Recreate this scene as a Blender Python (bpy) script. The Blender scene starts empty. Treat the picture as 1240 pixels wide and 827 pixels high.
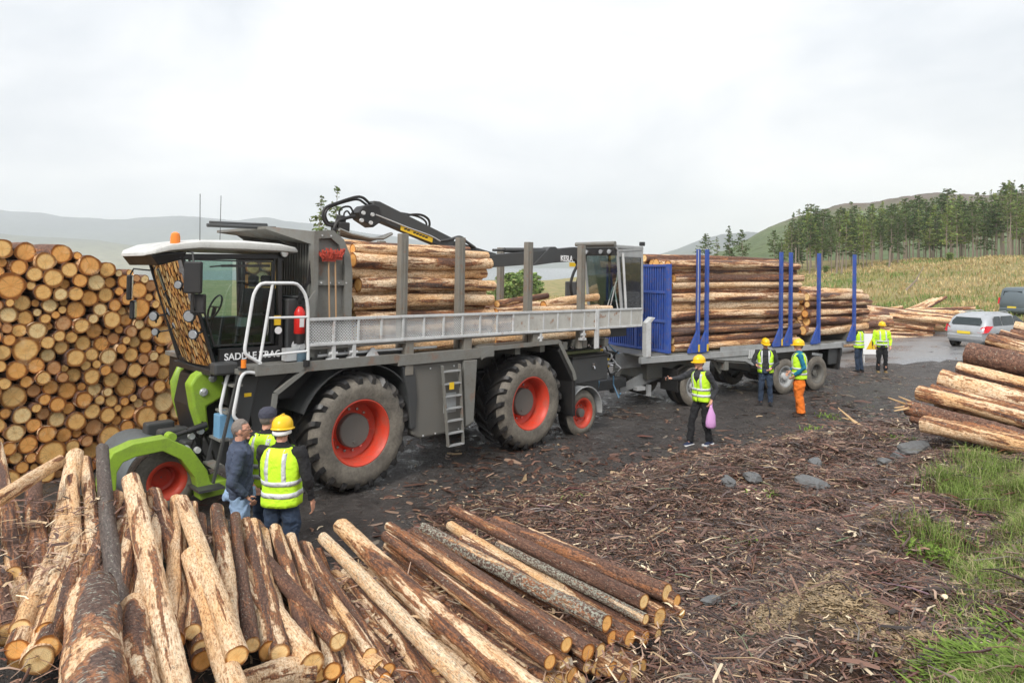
import bpy, bmesh, math, random
import numpy as np
from mathutils import Vector, Matrix

random.seed(7)
R = math.radians
sc = bpy.context.scene
COL = sc.collection

# ------------------------------------------------------------------ camera
F, HZ, CZ = 827.0, 320.0, 3.3
cam_d = bpy.data.cameras.new('camera')
cam_d.sensor_width = 36.0
cam_d.lens = 36.0 * F / 1240.0
cam_d.shift_y = -(413.5 - HZ) / 1240.0
cam_d.clip_start = 0.1
cam_d.clip_end = 30000
cam = bpy.data.objects.new('camera', cam_d)
cam.location = (0, 0, CZ)
cam.rotation_euler = (R(90), 0, 0)
COL.objects.link(cam)
sc.camera = cam

# ------------------------------------------------------------------ world, sun, exposure
SUN_EL, SUN_AZ = 44.0, 200.0          # azimuth measured clockwise from +Y
w = bpy.data.worlds.new('World')
sc.world = w
w.use_nodes = True
nt = w.node_tree
for n in list(nt.nodes): nt.nodes.remove(n)
def wn(t, **k):
    n = nt.nodes.new(t)
    for a, b in k.items(): setattr(n, a, b)
    return n
out = wn('ShaderNodeOutputWorld'); bg = wn('ShaderNodeBackground')
sky = wn('ShaderNodeTexSky', sky_type='NISHITA', sun_disc=False, sun_elevation=R(SUN_EL), sun_rotation=R(SUN_AZ))
tc = wn('ShaderNodeTexCoord')
mp = wn('ShaderNodeMapping'); mp.inputs['Scale'].default_value = (1.0, 1.0, 2.4)
nz = wn('ShaderNodeTexNoise'); nz.inputs['Scale'].default_value = 2.1; nz.inputs['Detail'].default_value = 6; nz.inputs['Roughness'].default_value = .5
nz.inputs['Distortion'].default_value = .35
rp = wn('ShaderNodeValToRGB')
rp.color_ramp.elements[0].position = .36; rp.color_ramp.elements[0].color = (.68, .715, .76, 1)
rp.color_ramp.elements[1].position = .62; rp.color_ramp.elements[1].color = (.985, .985, .985, 1)
e = rp.color_ramp.elements.new(.5); e.color = (.845, .86, .885, 1)
vm = wn('ShaderNodeVectorMath', operation='SCALE'); vm.inputs['Scale'].default_value = 7.9
mx = wn('ShaderNodeMixRGB'); mx.inputs['Fac'].default_value = .94
L = nt.links.new
L(tc.outputs['Generated'], mp.inputs['Vector']); L(mp.outputs['Vector'], nz.inputs['Vector'])
L(nz.outputs['Fac'], rp.inputs['Fac']); L(rp.outputs['Color'], vm.inputs[0])
# an overcast sky brightens steadily from the horizon to the zenith
sxz = wn('ShaderNodeSeparateXYZ'); L(tc.outputs['Generated'], sxz.inputs[0])
mr = wn('ShaderNodeMapRange'); mr.inputs['From Min'].default_value = 0; mr.inputs['From Max'].default_value = 1; mr.inputs['To Min'].default_value = .95; mr.inputs['To Max'].default_value = 1.6
L(sxz.outputs['Z'], mr.inputs['Value']); vm2 = wn('ShaderNodeVectorMath', operation='SCALE'); L(vm.outputs['Vector'], vm2.inputs[0]); L(mr.outputs['Result'], vm2.inputs['Scale'])
L(sky.outputs['Color'], mx.inputs['Color1']); L(vm2.outputs['Vector'], mx.inputs['Color2'])
L(mx.outputs['Color'], bg.inputs['Color']); bg.inputs['Strength'].default_value = .1
L(bg.outputs['Background'], out.inputs['Surface'])

sl = bpy.data.lights.new('sun', 'SUN'); sl.energy = 2.3; sl.angle = R(18); sl.color = (1.0, .96, .9)
so = bpy.data.objects.new('sun', sl); COL.objects.link(so)
az, el = R(SUN_AZ), R(SUN_EL)
sd = Vector((math.sin(az) * math.cos(el), math.cos(az) * math.cos(el), math.sin(el)))
so.rotation_euler = sd.to_track_quat('Z', 'Y').to_euler()
so.location = (0, 0, 40)
sc.view_settings.view_transform = 'Standard'
sc.view_settings.look = 'None'
sc.view_settings.exposure = 0.50
sc.view_settings.gamma = 1
sc.cycles.max_bounces = 6
sc.cycles.diffuse_bounces = 3
sc.cycles.transparent_max_bounces = 12
sc.cycles.volume_bounces = 1

# ------------------------------------------------------------------ node material helpers
class NM:
    def __init__(s, name):
        s.m = bpy.data.materials.new(name); s.m.use_nodes = True
        s.t = s.m.node_tree
        for n in list(s.t.nodes): s.t.nodes.remove(n)
        s.o = s.n('ShaderNodeOutputMaterial'); s.b = s.n('ShaderNodeBsdfPrincipled')
        s.l(s.b.outputs[0], s.o.inputs['Surface'])
    def n(s, t, **k):
        n = s.t.nodes.new(t)
        for a, b in k.items(): setattr(n, a, b)
        return n
    def l(s, a, b): s.t.links.new(a, b)
    def set(s, sock, v):
        if hasattr(v, 'is_output') or hasattr(v, 'links'): s.l(v, sock)
        else:
            if isinstance(v, tuple) and len(v) == 3: v = v + (1,)
            sock.default_value = v
    joined = False
    def coord(s, which='Object', scale=(1, 1, 1), rnd=False):
        c = s.n('ShaderNodeAttribute', attribute_name='log_co').outputs['Vector'] if s.joined else s.n('ShaderNodeTexCoord').outputs[which]
        if rnd and s.joined:
            a = s.n('ShaderNodeVectorMath', operation='ADD'); s.l(c, a.inputs[0]); s.l(s.n('ShaderNodeAttribute', attribute_name='log_off').outputs['Vector'], a.inputs[1]); c = a.outputs[0]
        elif rnd:
            oi = s.n('ShaderNodeObjectInfo')
            v = s.n('ShaderNodeVectorMath', operation='SCALE'); v.inputs[0].default_value = (37, 71, 113)
            s.l(oi.outputs['Random'], v.inputs['Scale'])
            a = s.n('ShaderNodeVectorMath', operation='ADD'); s.l(c, a.inputs[0]); s.l(v.outputs[0], a.inputs[1]); c = a.outputs[0]
        m = s.n('ShaderNodeMapping'); m.inputs['Scale'].default_value = scale
        s.l(c, m.inputs['Vector']); return m.outputs['Vector']
    def noise(s, vec, scale, detail=4, rough=.55, dist=0):
        n = s.n('ShaderNodeTexNoise'); s.l(vec, n.inputs['Vector'])
        n.inputs['Scale'].default_value = scale; n.inputs['Detail'].default_value = detail
        n.inputs['Roughness'].default_value = rough; n.inputs['Distortion'].default_value = dist
        return n.outputs['Fac']
    def voro(s, vec, scale, feature='F1', out='Distance'):
        n = s.n('ShaderNodeTexVoronoi', feature=feature); s.l(vec, n.inputs['Vector']); n.inputs['Scale'].default_value = scale
        return n.outputs[out]
    def ramp(s, fac, *stops, interp='LINEAR'):
        r = s.n('ShaderNodeValToRGB'); s.l(fac, r.inputs['Fac']); cr = r.color_ramp; cr.interpolation = interp
        while len(cr.elements) < len(stops): cr.elements.new(.5)
        for e, (p, c) in zip(cr.elements, stops):
            e.position = p
            if not isinstance(c, tuple): c = (c, c, c)
            e.color = c + (1,) if len(c) == 3 else c
        return r.outputs['Color']
    def math(s, op, a, b=None, c=None, clamp=False):
        m = s.n('ShaderNodeMath', operation=op, use_clamp=clamp)
        s.set(m.inputs[0], a)
        if b is not None: s.set(m.inputs[1], b)
        if c is not None: s.set(m.inputs[2], c)
        return m.outputs[0]
    def mix(s, fac, a, b, mode='MIX'):
        m = s.n('ShaderNodeMixRGB', blend_type=mode)
        s.set(m.inputs['Fac'], fac); s.set(m.inputs['Color1'], a); s.set(m.inputs['Color2'], b)
        return m.outputs['Color']
    def bump(s, h, strength=.3, dist=.02):
        b = s.n('ShaderNodeBump'); s.l(h, b.inputs['Height'])
        b.inputs['Strength'].default_value = strength; b.inputs['Distance'].default_value = dist
        s.l(b.outputs[0], s.b.inputs['Normal'])
    def fin(s, col=None, rough=None, metal=None, spec=None):
        if col is not None: s.set(s.b.inputs['Base Color'], col)
        if rough is not None: s.set(s.b.inputs['Roughness'], rough)
        if metal is not None: s.set(s.b.inputs['Metallic'], metal)
        if spec is not None: s.set(s.b.inputs['Specular IOR Level'], spec)
        return s.m

MUD = (.075, .06, .048)
def paint(name, col, rough=.4, dirt=.35, metal=0, dscale=2.5, dcol=MUD, rust=0):
    k = NM(name); v = k.coord('Object')
    n1 = k.noise(v, dscale, 6, .65); n2 = k.noise(v, dscale * 9, 4, .6)
    f = k.math('MULTIPLY', k.ramp(n1, (.42, 0.0), (.72, 1.0)), k.ramp(n2, (.25, .3), (.7, 1.0)))
    f = k.math('MULTIPLY', f, dirt)
    sp_ = k.math('MULTIPLY', k.ramp(k.noise(v, dscale * 22, 3, .7), (.60, 0.0), (.66, 1.0)), min(1, dirt * 1.1)); f = k.math('MAXIMUM', f, k.math('MULTIPLY', sp_, k.ramp(n1, (.35, .15), (.6, 1.0))))
    base = k.mix(k.math('MULTIPLY', k.ramp(n2, (.3, 0.0), (.7, 1.0)), .12), col, tuple(c * .7 for c in col))
    c = k.mix(f, base, dcol)
    if rust:
        r = k.ramp(k.noise(v, dscale * 1.7, 5, .7), (.58, 0.0), (.66, 1.0))
        c = k.mix(k.math('MULTIPLY', r, rust), c, (.25, .09, .025))
    rr = k.math('ADD', k.math('MULTIPLY', f, .5), rough, clamp=True)
    k.bump(n2, .06, .01)
    return k.fin(c, rr, metal)

M = {}
M['frame_grey'] = paint('frame_grey', (.14, .142, .13), .5, .75, rust=.3, dcol=(.17, .14, .10))
M['plate_grey'] = paint('plate_grey', (.19, .19, .175), .48, .75, dcol=(.14, .115, .085), rust=.35)
M['light_grey'] = paint('light_grey', (.36, .37, .37), .45, .45, rust=.15)
M['galv'] = paint('galvanised', (.58, .59, .59), .42, .4, rust=.35, dscale=3.5)
M['white'] = paint('white_paint', (.60, .60, .57), .35, .4)
M['rail_white'] = paint('rail_white', (.72, .73, .73), .3, .2)
M['green'] = paint('lime_green', (.27, .43, .035), .42, .45, dscale=4)
M['dark_grey'] = paint('dark_grey', (.05, .053, .055), .45, .4)
M['black'] = paint('black_plastic', (.015, .015, .016), .45, .35)
M['rubber_hose'] = paint('rubber_hose', (.01, .01, .011), .5, .3)
M['red'] = paint('red_rim', (.60, .05, .022), .45, .6, dscale=5, dcol=(.16, .10, .07))
M['blue'] = paint('blue_paint', (.022, .075, .36), .5, .6, dcol=(.14, .17, .24), dscale=7, rust=.6)
M['yellow'] = paint('yellow_paint', (.8, .52, .02), .4, .1)
M['roller'] = paint('roller_grey', (.12, .14, .15), .5, .5)
M['chrome'] = paint('chrome', (.6, .6, .6), .2, .1, metal=1)
M['hub_grey'] = paint('hub_grey', (.13, .125, .112), .6, .6, dcol=(.16, .14, .115))
M['rust_red'] = paint('rust_red', (.4, .05, .03), .7, .2)
M['red_plastic'] = paint('red_plastic', (.7, .02, .015), .3, .05)
M['orange_lens'] = paint('orange_lens', (.9, .25, .03), .2, .05)
M['lens'] = paint('lamp_lens', (.62, .64, .66), .12, .25, metal=.6)
M['red_lens'] = paint('red_lens', (.6, .01, .02), .2, .05)
M['wood_handle'] = paint('wood_handle', (.42, .26, .14), .6, .2)
M['blue_can'] = paint('blue_plastic', (.16, .34, .52), .4, .1)
M['silver'] = paint('silver_paint', (.46, .48, .50), .28, .25, metal=.5)
M['van_grey'] = paint('van_grey', (.12, .15, .17), .3, .1, metal=.2)
M['interior'] = paint('interior', (.035, .045, .042), .6, .1)
M['seat_green'] = paint('seat_fabric', (.03, .05, .045), .9, .1)
M['white_print'] = paint('white_print', (.85, .85, .85), .5, 0)
M['plate_yellow'] = paint('plate_yellow', (.8, .6, .05), .4, 0)
M['pink'] = paint('pink_bag', (.66, .34, .66), .35, 0)
M['tarp'] = paint('dark_sheet', (.05, .05, .055), .5, .2)

def mk_tyre():
    k = NM('tyre_rubber'); v = k.coord('Object')
    n = k.noise(v, 3, 6, .7); n2 = k.noise(v, 26, 4, .6)
    f = k.ramp(n, (.3, 0.25), (.62, 1.0))
    c = k.mix(f, (.035, .032, .029), (.21, .185, .15))
    c = k.mix(k.ramp(n2, (.4, 0.0), (.8, .5)), c, (.03, .027, .024))
    k.bump(n2, .2, .02)
    return k.fin(c, .7)
M['tyre'] = mk_tyre()
def mk_tread():
    k = NM('tyre_tread'); v = k.coord('Object')
    n = k.noise(v, 4, 6, .7); n2 = k.noise(v, 26, 4, .6)
    c = k.mix(k.ramp(n, (.45, 0.0), (.75, .6)), (.018, .018, .019), (.09, .075, .06))
    k.bump(n2, .25, .02)
    return k.fin(c, k.ramp(n, (.3, .25), (.7, .6)))
M['tread'] = mk_tread()
def mk_glass(name, tint=(.75, .84, .82), dens=.12, gl=.06):
    k = NM(name); k.t.nodes.remove(k.b)
    tr = k.n('ShaderNodeBsdfTransparent'); tr.inputs[0].default_value = tint + (1,)
    g = k.n('ShaderNodeBsdfGlossy'); g.inputs['Roughness'].default_value = .02
    fr = k.n('ShaderNodeFresnel'); fr.inputs['IOR'].default_value = 1.5
    m = k.n('ShaderNodeMixShader'); a = k.math('ADD', fr.outputs[0], gl, clamp=True)
    k.l(a, m.inputs[0]); k.l(tr.outputs[0], m.inputs[1]); k.l(g.outputs[0], m.inputs[2]); k.l(m.outputs[0], k.o.inputs['Surface'])
    return k.m
M['glass'] = mk_glass('cab_glass', (.62, .78, .76))
M['windscreen'] = mk_glass('windscreen_glass', (.5, .6, .56), gl=.82)
M['dark_glass'] = mk_glass('dark_glass', (.18, .2, .2), gl=.08)

def cloth(name, col, rough=.9, var=.25, scale=6):
    k = NM(name); v = k.coord('Object')
    n = k.noise(v, scale, 4, .6); n2 = k.noise(v, 90, 3, .6)
    c = k.mix(k.ramp(n, (.3, 0.0), (.7, var)), col, tuple(x * .45 for x in col))
    h = k.math('ADD', k.math('MULTIPLY', k.noise(v, 11, 3, .5, 1.2), 1.0), k.math('MULTIPLY', n2, .12))
    k.bump(h, .7, .03)
    return k.fin(c, rough)
for nm, c in dict(navy=(.06, .078, .125), denim_light=(.30, .43, .62), denim_dark=(.03, .05, .09), black_cloth=(.012, .012, .014),
                  charcoal=(.035, .036, .042), orange_cloth=(.85, .2, .02), teal=(.01, .17, .28), cap_grey=(.05, .052, .075),
                  khaki=(.25, .17, .07), brown_shoe=(.05, .03, .022), navy_shoe=(.02, .03, .07), red_cloth=(.6, .1, .06)).items():
    M[nm] = cloth(nm, c)
M['hivis'] = cloth('hi_vis_yellow', (.60, .98, .03), .75, .14, 5)
M['reflective'] = cloth('reflective_band', (.62, .64, .66), .45, .1)
M['helmet'] = paint('helmet_yellow', (.85, .52, .01), .3, .03)
M['skin'] = cloth('skin', (.62, .32, .22), .55, .15)
M['hair_grey'] = cloth('hair_grey', (.2, .17, .15), .8, .4, 20)
M['hair_brown'] = cloth('hair_brown', (.09, .05, .03), .8, .4, 20)
M['white_shoe'] = cloth('white_sole', (.7, .7, .7))

# ---- log bark and sawn wood; object colour = (peeled share, lichen share, tone)
def mk_bark(name='log_bark', joined=False):
    k = NM(name); k.joined = joined
    v = k.coord('Object', (1, 1, .30), True); vf = k.coord('Object', (1, 1, .55), True); vi = k.coord('Object', (1, 1, 1), True)
    oi = k.n('ShaderNodeObjectInfo'); sp = k.n('ShaderNodeSeparateColor')
    k.l(k.n('ShaderNodeVertexColor', layer_name='tint').outputs['Color'] if joined else oi.outputs['Color'], sp.inputs[0])
    peel, lich, tone = sp.outputs[0], sp.outputs[1], sp.outputs[2]
    vs_ = k.coord('Object', (1, 1, .085), True)
    big = k.noise(vs_, 7.5, 4, .55, .5); fine = k.noise(vf, 38, 5, .75); mid = k.noise(v, 19, 6, .72, 1.2)
    fib = k.noise(k.coord('Object', (1, 1, .12), True), 85, 3, .6)
    # peel mask
    a = k.math('ADD', k.math('MULTIPLY', big, .66), k.math('ADD', k.math('MULTIPLY', k.noise(v, 6.0, 5, .6, .8), .20), k.math('ADD', k.math('MULTIPLY', mid, .08), k.math('MULTIPLY', fine, .06))))
    th = k.math('SUBTRACT', .66, k.math('MULTIPLY', peel, .30))
    d = k.math('SUBTRACT', a, th)
    mask = k.math('MULTIPLY', k.math('ADD', d, .0), 45, clamp=True)
    bark = k.ramp(fine, (.30, (.045, .024, .018)), (.46, (.15, .07, .045)), (.6, (.27, .135, .085)), (.76, (.42, .26, .17)))
    plate = k.ramp(k.voro(k.coord('Object', (1, 1, .45), True), 26, 'DISTANCE_TO_EDGE'), (.0, .35), (.09, 1.0))
    bark = k.mix(.75, bark, plate, 'MULTIPLY')
    greyb = k.ramp(fine, (.3, (.05, .045, .042)), (.55, (.14, .128, .118)), (.75, (.27, .255, .235)))
    bark = k.mix(k.math('MULTIPLY', tone, .9), bark, greyb)
    bark = k.mix(k.ramp(big, (.36, .45), (.55, 0.0)), bark, (.06, .032, .026))
    wood = k.ramp(k.math('ADD', k.math('MULTIPLY', fib, .5), k.math('MULTIPLY', fine, .5)), (.32, (.20, .085, .04)), (.41, (.50, .29, .16)), (.50, (.78, .59, .39)), (.64, (.92, .79, .60)))
    pat = k.ramp(k.noise(v, 2.6, 4, .6), (.40, (1, 1, 1)), (.63, (.92, .70, .46)))
    wood = k.mix(.85, wood, pat, 'MULTIPLY')
    chips = k.ramp(k.voro(k.coord('Object', (1, 1, .6), True), 60, 'F1', 'Color'), (.0, 0.0), (.62, 0.0), (.66, 1.0), interp='CONSTANT')
    spk = k.ramp(k.noise(vf, 52, 3, .75), (.55, 0.0), (.60, 1.0))
    wood = k.mix(k.math('MULTIPLY', spk, k.ramp(mid, (.38, .2), (.6, .85))), wood, (.17, .075, .035))
    c = k.mix(mask, bark, wood)
    # thin inner-bark rim (orange) where the peel breaks
    rim = k.math('MULTIPLY', k.math('SUBTRACT', 1.0, k.math('MULTIPLY', k.math('ABSOLUTE', d), 22), clamp=True), .8, clamp=True)
    c = k.mix(k.math('MULTIPLY', rim, k.ramp(fine, (.4, .35), (.55, 1.0))), c, (.50, .20, .075))
    ln = k.math('ADD', k.noise(vi, 30, 4, .7), k.math('MULTIPLY', lich, .17))
    lm = k.ramp(k.math('SUBTRACT', ln, .0), (.66, 0.0), (.70, 1.0))
    lm = k.math('MULTIPLY', lm, k.math('MULTIPLY', k.math('SUBTRACT', 1.0, k.math('MULTIPLY', mask, .45)), .9))
    c = k.mix(lm, c, k.ramp(fine, (.3, (.24, .24, .19)), (.7, (.5, .51, .42))))
    chipw = k.ramp(k.voro(vf, 42, 'F1', 'Distance'), (.10, 1.0), (.15, 0.0))
    c = k.mix(k.math('MULTIPLY', chipw, k.math('MULTIPLY', k.ramp(k.noise(vi, 8, 2), (.45, 0.0), (.6, 1.0)), .7)), c, (.62, .5, .36))
    h = k.math('ADD', k.math('MULTIPLY', fine, .5), k.math('MULTIPLY', k.math('SUBTRACT', 1.0, mask), .7))
    h = k.math('ADD', h, k.math('MULTIPLY', mid, .8))
    h = k.math('ADD', h, k.math('MULTIPLY', plate, k.math('MULTIPLY', k.math('SUBTRACT', 1.0, mask), .35)))
    k.bump(h, 1.0, .02)
    return k.fin(c, k.ramp(fine, (.3, .55), (.7, .85)), spec=.35)
M['bark'] = mk_bark(); M['bark_j'] = mk_bark('log_bark_joined', True)
def mk_end(name='sawn_end', joined=False):
    k = NM(name); k.joined = joined; c0 = k.coord('Object')
    sx = k.n('ShaderNodeSeparateXYZ'); k.l(c0, sx.inputs[0])
    v = k.coord('Object', (1, 1, 1), True); oi = k.n('ShaderNodeObjectInfo')
    ws = k.noise(v, 9, 3, .5)
    r = k.math('SQRT', k.math('ADD', k.math('MULTIPLY', sx.outputs[0], sx.outputs[0]), k.math('MULTIPLY', sx.outputs[1], sx.outputs[1])))
    r = k.math('ADD', r, k.math('MULTIPLY', ws, .03))
    ring = k.math('SINE', k.math('MULTIPLY', r, 520))
    base = k.ramp(k.n('ShaderNodeVertexColor', layer_name='tint').outputs['Alpha'] if joined else oi.outputs['Alpha'], (0.0, (.66, .36, .17)), (.33, (.95, .50, .16)), (.66, (1.0, .64, .25)), (1.0, (1.0, .78, .42)))
    rad = k.ramp(r, (.0, (.86, .66, .46)), (.045, (1, .93, .84)), (.090, (1, .96, .9)), (.100, (.74, .54, .38)), (.109, (.28, .17, .11)))
    c = k.mix(1, base, rad, 'MULTIPLY')
    c = k.mix(k.math('MULTIPLY', k.ramp(k.math('MULTIPLY', ring, .5), (.0, 0.0), (.5, 1.0)), .2), c, (.36, .17, .06))
    st = k.noise(k.coord('Object', (1, 4, 1), True), 14, 5, .7)
    c = k.mix(k.ramp(st, (.5, 0.0), (.75, .45)), c, (.50, .24, .08))
    c = k.mix(k.ramp(k.noise(v, 7, 4, .6), (.56, 0.0), (.72, .4)), c, (.95, .70, .42))
    c = k.mix(k.ramp(k.noise(v, 5, 4, .7), (.60, 0.0), (.74, .6)), c, (.28, .13, .06))
    # radial drying cracks
    ang = k.math('ARCTAN2', sx.outputs[1], sx.outputs[0])
    an = k.n('ShaderNodeTexNoise', noise_dimensions='2D')
    cb = k.n('ShaderNodeCombineXYZ'); k.l(k.math('MULTIPLY', ang, 1.6), cb.inputs[0]); k.l(k.math('MULTIPLY', oi.outputs['Random'], 90), cb.inputs[1]); k.l(cb.outputs[0], an.inputs['Vector'])
    an.inputs['Scale'].default_value = 3.5; an.inputs['Detail'].default_value = 2
    cr = k.ramp(k.math('ABSOLUTE', k.math('SUBTRACT', an.outputs['Fac'], .5)), (.0, 1.0), (.016, 0.0))
    c = k.mix(k.math('MULTIPLY', cr, .7), c, (.12, .06, .03))
    k.bump(st, .35, .01)
    return k.fin(c, .8, spec=.25)
M['end'] = mk_end(); M['end_j'] = mk_end('sawn_end_joined', True)

# ------------------------------------------------------------------ mesh helpers
def setp(o, label=None, cat=None, group=None, kind=None):
    if label: o['label'] = label
    if cat: o['category'] = cat
    if group: o['group'] = group
    if kind: o['kind'] = kind
    return o
def empty(name, mat=None, label=None, cat=None, group=None):
    o = bpy.data.objects.new(name, None); COL.objects.link(o); o.empty_display_size = .3
    if mat is not None: o.matrix_world = mat
    return setp(o, label, cat, group)
def link(name, me, parent=None):
    o = bpy.data.objects.new(name, me); COL.objects.link(o)
    if parent: o.parent = parent
    return o

class MB:
    """collects shapes into one mesh"""
    def __init__(s): s.v = []; s.f = []; s.m = []; s.cur = 0
    def add(s, vs, fs):
        b = len(s.v); s.v.extend([tuple(p) for p in vs])
        for f in fs: s.f.append(tuple(b + i for i in f)); s.m.append(s.cur)
        return s
    def box(s, c, d, rot=None):
        hx, hy, hz = d[0] / 2, d[1] / 2, d[2] / 2
        pts = [Vector((x, y, z)) for x in (-hx, hx) for y in (-hy, hy) for z in (-hz, hz)]
        if rot is not None: pts = [rot @ p for p in pts]
        c = Vector(c)
        return s.add([p + c for p in pts], [(0, 1, 3, 2), (4, 6, 7, 5), (0, 4, 5, 1), (2, 3, 7, 6), (0, 2, 6, 4), (1, 5, 7, 3)])
    def bx(s, x0, x1, y0, y1, z0, z1): return s.box(((x0 + x1) / 2, (y0 + y1) / 2, (z0 + z1) / 2), (abs(x1 - x0), abs(y1 - y0), abs(z1 - z0)))
    def bar(s, a, b, w, h, up=(0, 0, 1)):
        a, b = Vector(a), Vector(b); d = (b - a); ln = d.length; d.normalize(); up = Vector(up)
        if abs(d.dot(up)) > .98: up = Vector((1, 0, 0))
        x = d.cross(up).normalized(); z = x.cross(d)
        rot = Matrix((d, x, z)).transposed()
        return s.box((a + b) / 2, (ln, w, h), rot)
    def tube(s, path, r, seg=8, cap=True, closed=False):
        P = [Vector(p) for p in path]; n = len(P)
        rs = r if isinstance(r, (list, tuple)) else [r] * n
        b = len(s.v); prev = None
        for i, p in enumerate(P):
            t = (P[min(i + 1, n - 1)] - P[max(i - 1, 0)])
            if closed: t = P[(i + 1) % n] - P[(i - 1) % n]
            t.normalize()
            if prev is None:
                up = Vector((0, 0, 1)) if abs(t.z) < .9 else Vector((1, 0, 0))
                x = t.cross(up).normalized()
            else: x = (prev - t * prev.dot(t)).normalized()
            prev = x; y = t.cross(x)
            rr = rs[i]; rx, ry = rr if isinstance(rr, tuple) else (rr, rr)
            for k in range(seg):
                a = 2 * math.pi * k / seg; s.v.append(tuple(p + x * (rx * math.cos(a)) + y * (ry * math.sin(a))))
        for i in range(n if closed else n - 1):
            j = (i + 1) % n
            for k in range(seg):
                s.f.append((b + i * seg + k, b + i * seg + (k + 1) % seg, b + j * seg + (k + 1) % seg, b + j * seg + k)); s.m.append(s.cur)
        if cap and not closed:
            s.f.append(tuple(b + k for k in range(seg))); s.m.append(s.cur)
            s.f.append(tuple(b + (n - 1) * seg + k for k in range(seg))); s.m.append(s.cur)
        return s
    def ball(s, c, r, seg=12, rings=8):
        rx, ry, rz = r if isinstance(r, tuple) else (r, r, r); c = Vector(c); vs = [c + Vector((0, 0, -rz))]
        for i in range(1, rings):
            t = math.pi * i / rings
            for k in range(seg):
                a = 2 * math.pi * k / seg
                vs.append(c + Vector((rx * math.sin(t) * math.cos(a), ry * math.sin(t) * math.sin(a), -rz * math.cos(t))))
        vs.append(c + Vector((0, 0, rz))); fs = []
        for k in range(seg): fs.append((0, 1 + (k + 1) % seg, 1 + k))
        for i in range(rings - 2):
            for k in range(seg):
                a = 1 + i * seg + k; b = 1 + i * seg + (k + 1) % seg; fs.append((a, b, b + seg, a + seg))
        l = len(vs) - 1; b0 = 1 + (rings - 2) * seg
        for k in range(seg): fs.append((b0 + k, b0 + (k + 1) % seg, l))
        return s.add(vs, fs)
    def lathe(s, prof, c=(0, 0, 0), seg=48, a0=0, a1=2 * math.pi):
        """profile (r, y) turned round the local Y axis"""
        full = abs(a1 - a0 - 2 * math.pi) < 1e-6; n = len(prof); m = seg if full else seg + 1; b = len(s.v)
        for k in range(m):
            a = a0 + (a1 - a0) * k / seg
            for r, y in prof: s.v.append((c[0] + r * math.cos(a), c[1] + y, c[2] + r * math.sin(a)))
        for k in range(seg):
            k2 = (k + 1) % m
            for i in range(n - 1): s.f.append((b + k * n + i, b + k * n + i + 1, b + k2 * n + i + 1, b + k2 * n + i)); s.m.append(s.cur)
        return s
    def prism(s, pts, y0, y1):
        """polygon of (x, z) extruded along Y"""
        n = len(pts); vs = [(x, y0, z) for x, z in pts] + [(x, y1, z) for x, z in pts]
        fs = [tuple(range(n)), tuple(range(n, 2 * n))] + [(i, (i + 1) % n, n + (i + 1) % n, n + i) for i in range(n)]
        return s.add(vs, fs)
    def loft(s, rings, cap=True):
        n = len(rings[0]); b = len(s.v)
        for r in rings: s.v.extend([tuple(p) for p in r])
        for i in range(len(rings) - 1):
            for k in range(n): s.f.append((b + i * n + k, b + i * n + (k + 1) % n, b + (i + 1) * n + (k + 1) % n, b + (i + 1) * n + k)); s.m.append(s.cur)
        if cap:
            s.f.append(tuple(b + k for k in range(n))); s.m.append(s.cur)
            s.f.append(tuple(b + (len(rings) - 1) * n + k for k in range(n))); s.m.append(s.cur)
        return s
    def mesh(s, name, mats, smooth=False, bevel=0, fix=True):
        me = bpy.data.meshes.new(name); me.from_pydata(s.v, [], s.f)
        for m in (mats if isinstance(mats, (list, tuple)) else [mats]): me.materials.append(M[m] if isinstance(m, str) else m)
        me.polygons.foreach_set('material_index', s.m)
        if fix or bevel:
            bm = bmesh.new(); bm.from_mesh(me)
            if fix: bmesh.ops.recalc_face_normals(bm, faces=bm.faces)
            if bevel:
                es = [e for e in bm.edges if len(e.link_faces) == 2 and e.calc_face_angle(0) > .5]
                bmesh.ops.bevel(bm, geom=es, offset=bevel, segments=2, affect='EDGES', profile=.5, clamp_overlap=True)
            bm.to_mesh(me); bm.free()
        if smooth:
            me.polygons.foreach_set('use_smooth', [True] * len(me.polygons))
            if smooth != 'all':
                try: me.set_sharp_from_angle(angle=R(38))
                except Exception: pass
        me.update(); return me
    def build(s, name, mats, parent=None, smooth=False, bevel=0, fix=True):
        return link(name, s.mesh(name, mats, smooth, bevel, fix), parent)

def np_mesh(name, V, Fc, mat, cols=None, smooth=False):
    """V (n,3); Fc (m,k) equal sided faces; cols (n,3) vertex colours"""
    me = bpy.data.meshes.new(name); n = len(V); m, k = Fc.shape
    me.vertices.add(n); me.vertices.foreach_set('co', np.asarray(V, np.float32).ravel())
    me.loops.add(m * k); me.loops.foreach_set('vertex_index', Fc.astype(np.int32).ravel())
    me.polygons.add(m); me.polygons.foreach_set('loop_start', np.arange(0, m * k, k, dtype=np.int32))
    try: me.polygons.foreach_set('loop_total', np.full(m, k, np.int32))
    except Exception: pass
    if smooth: me.polygons.foreach_set('use_smooth', np.ones(m, bool))
    if cols is not None:
        a = me.color_attributes.new('tint', 'FLOAT_COLOR', 'POINT')
        c = np.ones((n, 4), np.float32); c[:, :np.shape(cols)[1]] = cols; a.data.foreach_set('color', c.ravel())
    me.materials.append(mat); me.update(calc_edges=True); me.validate(); return me
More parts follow.
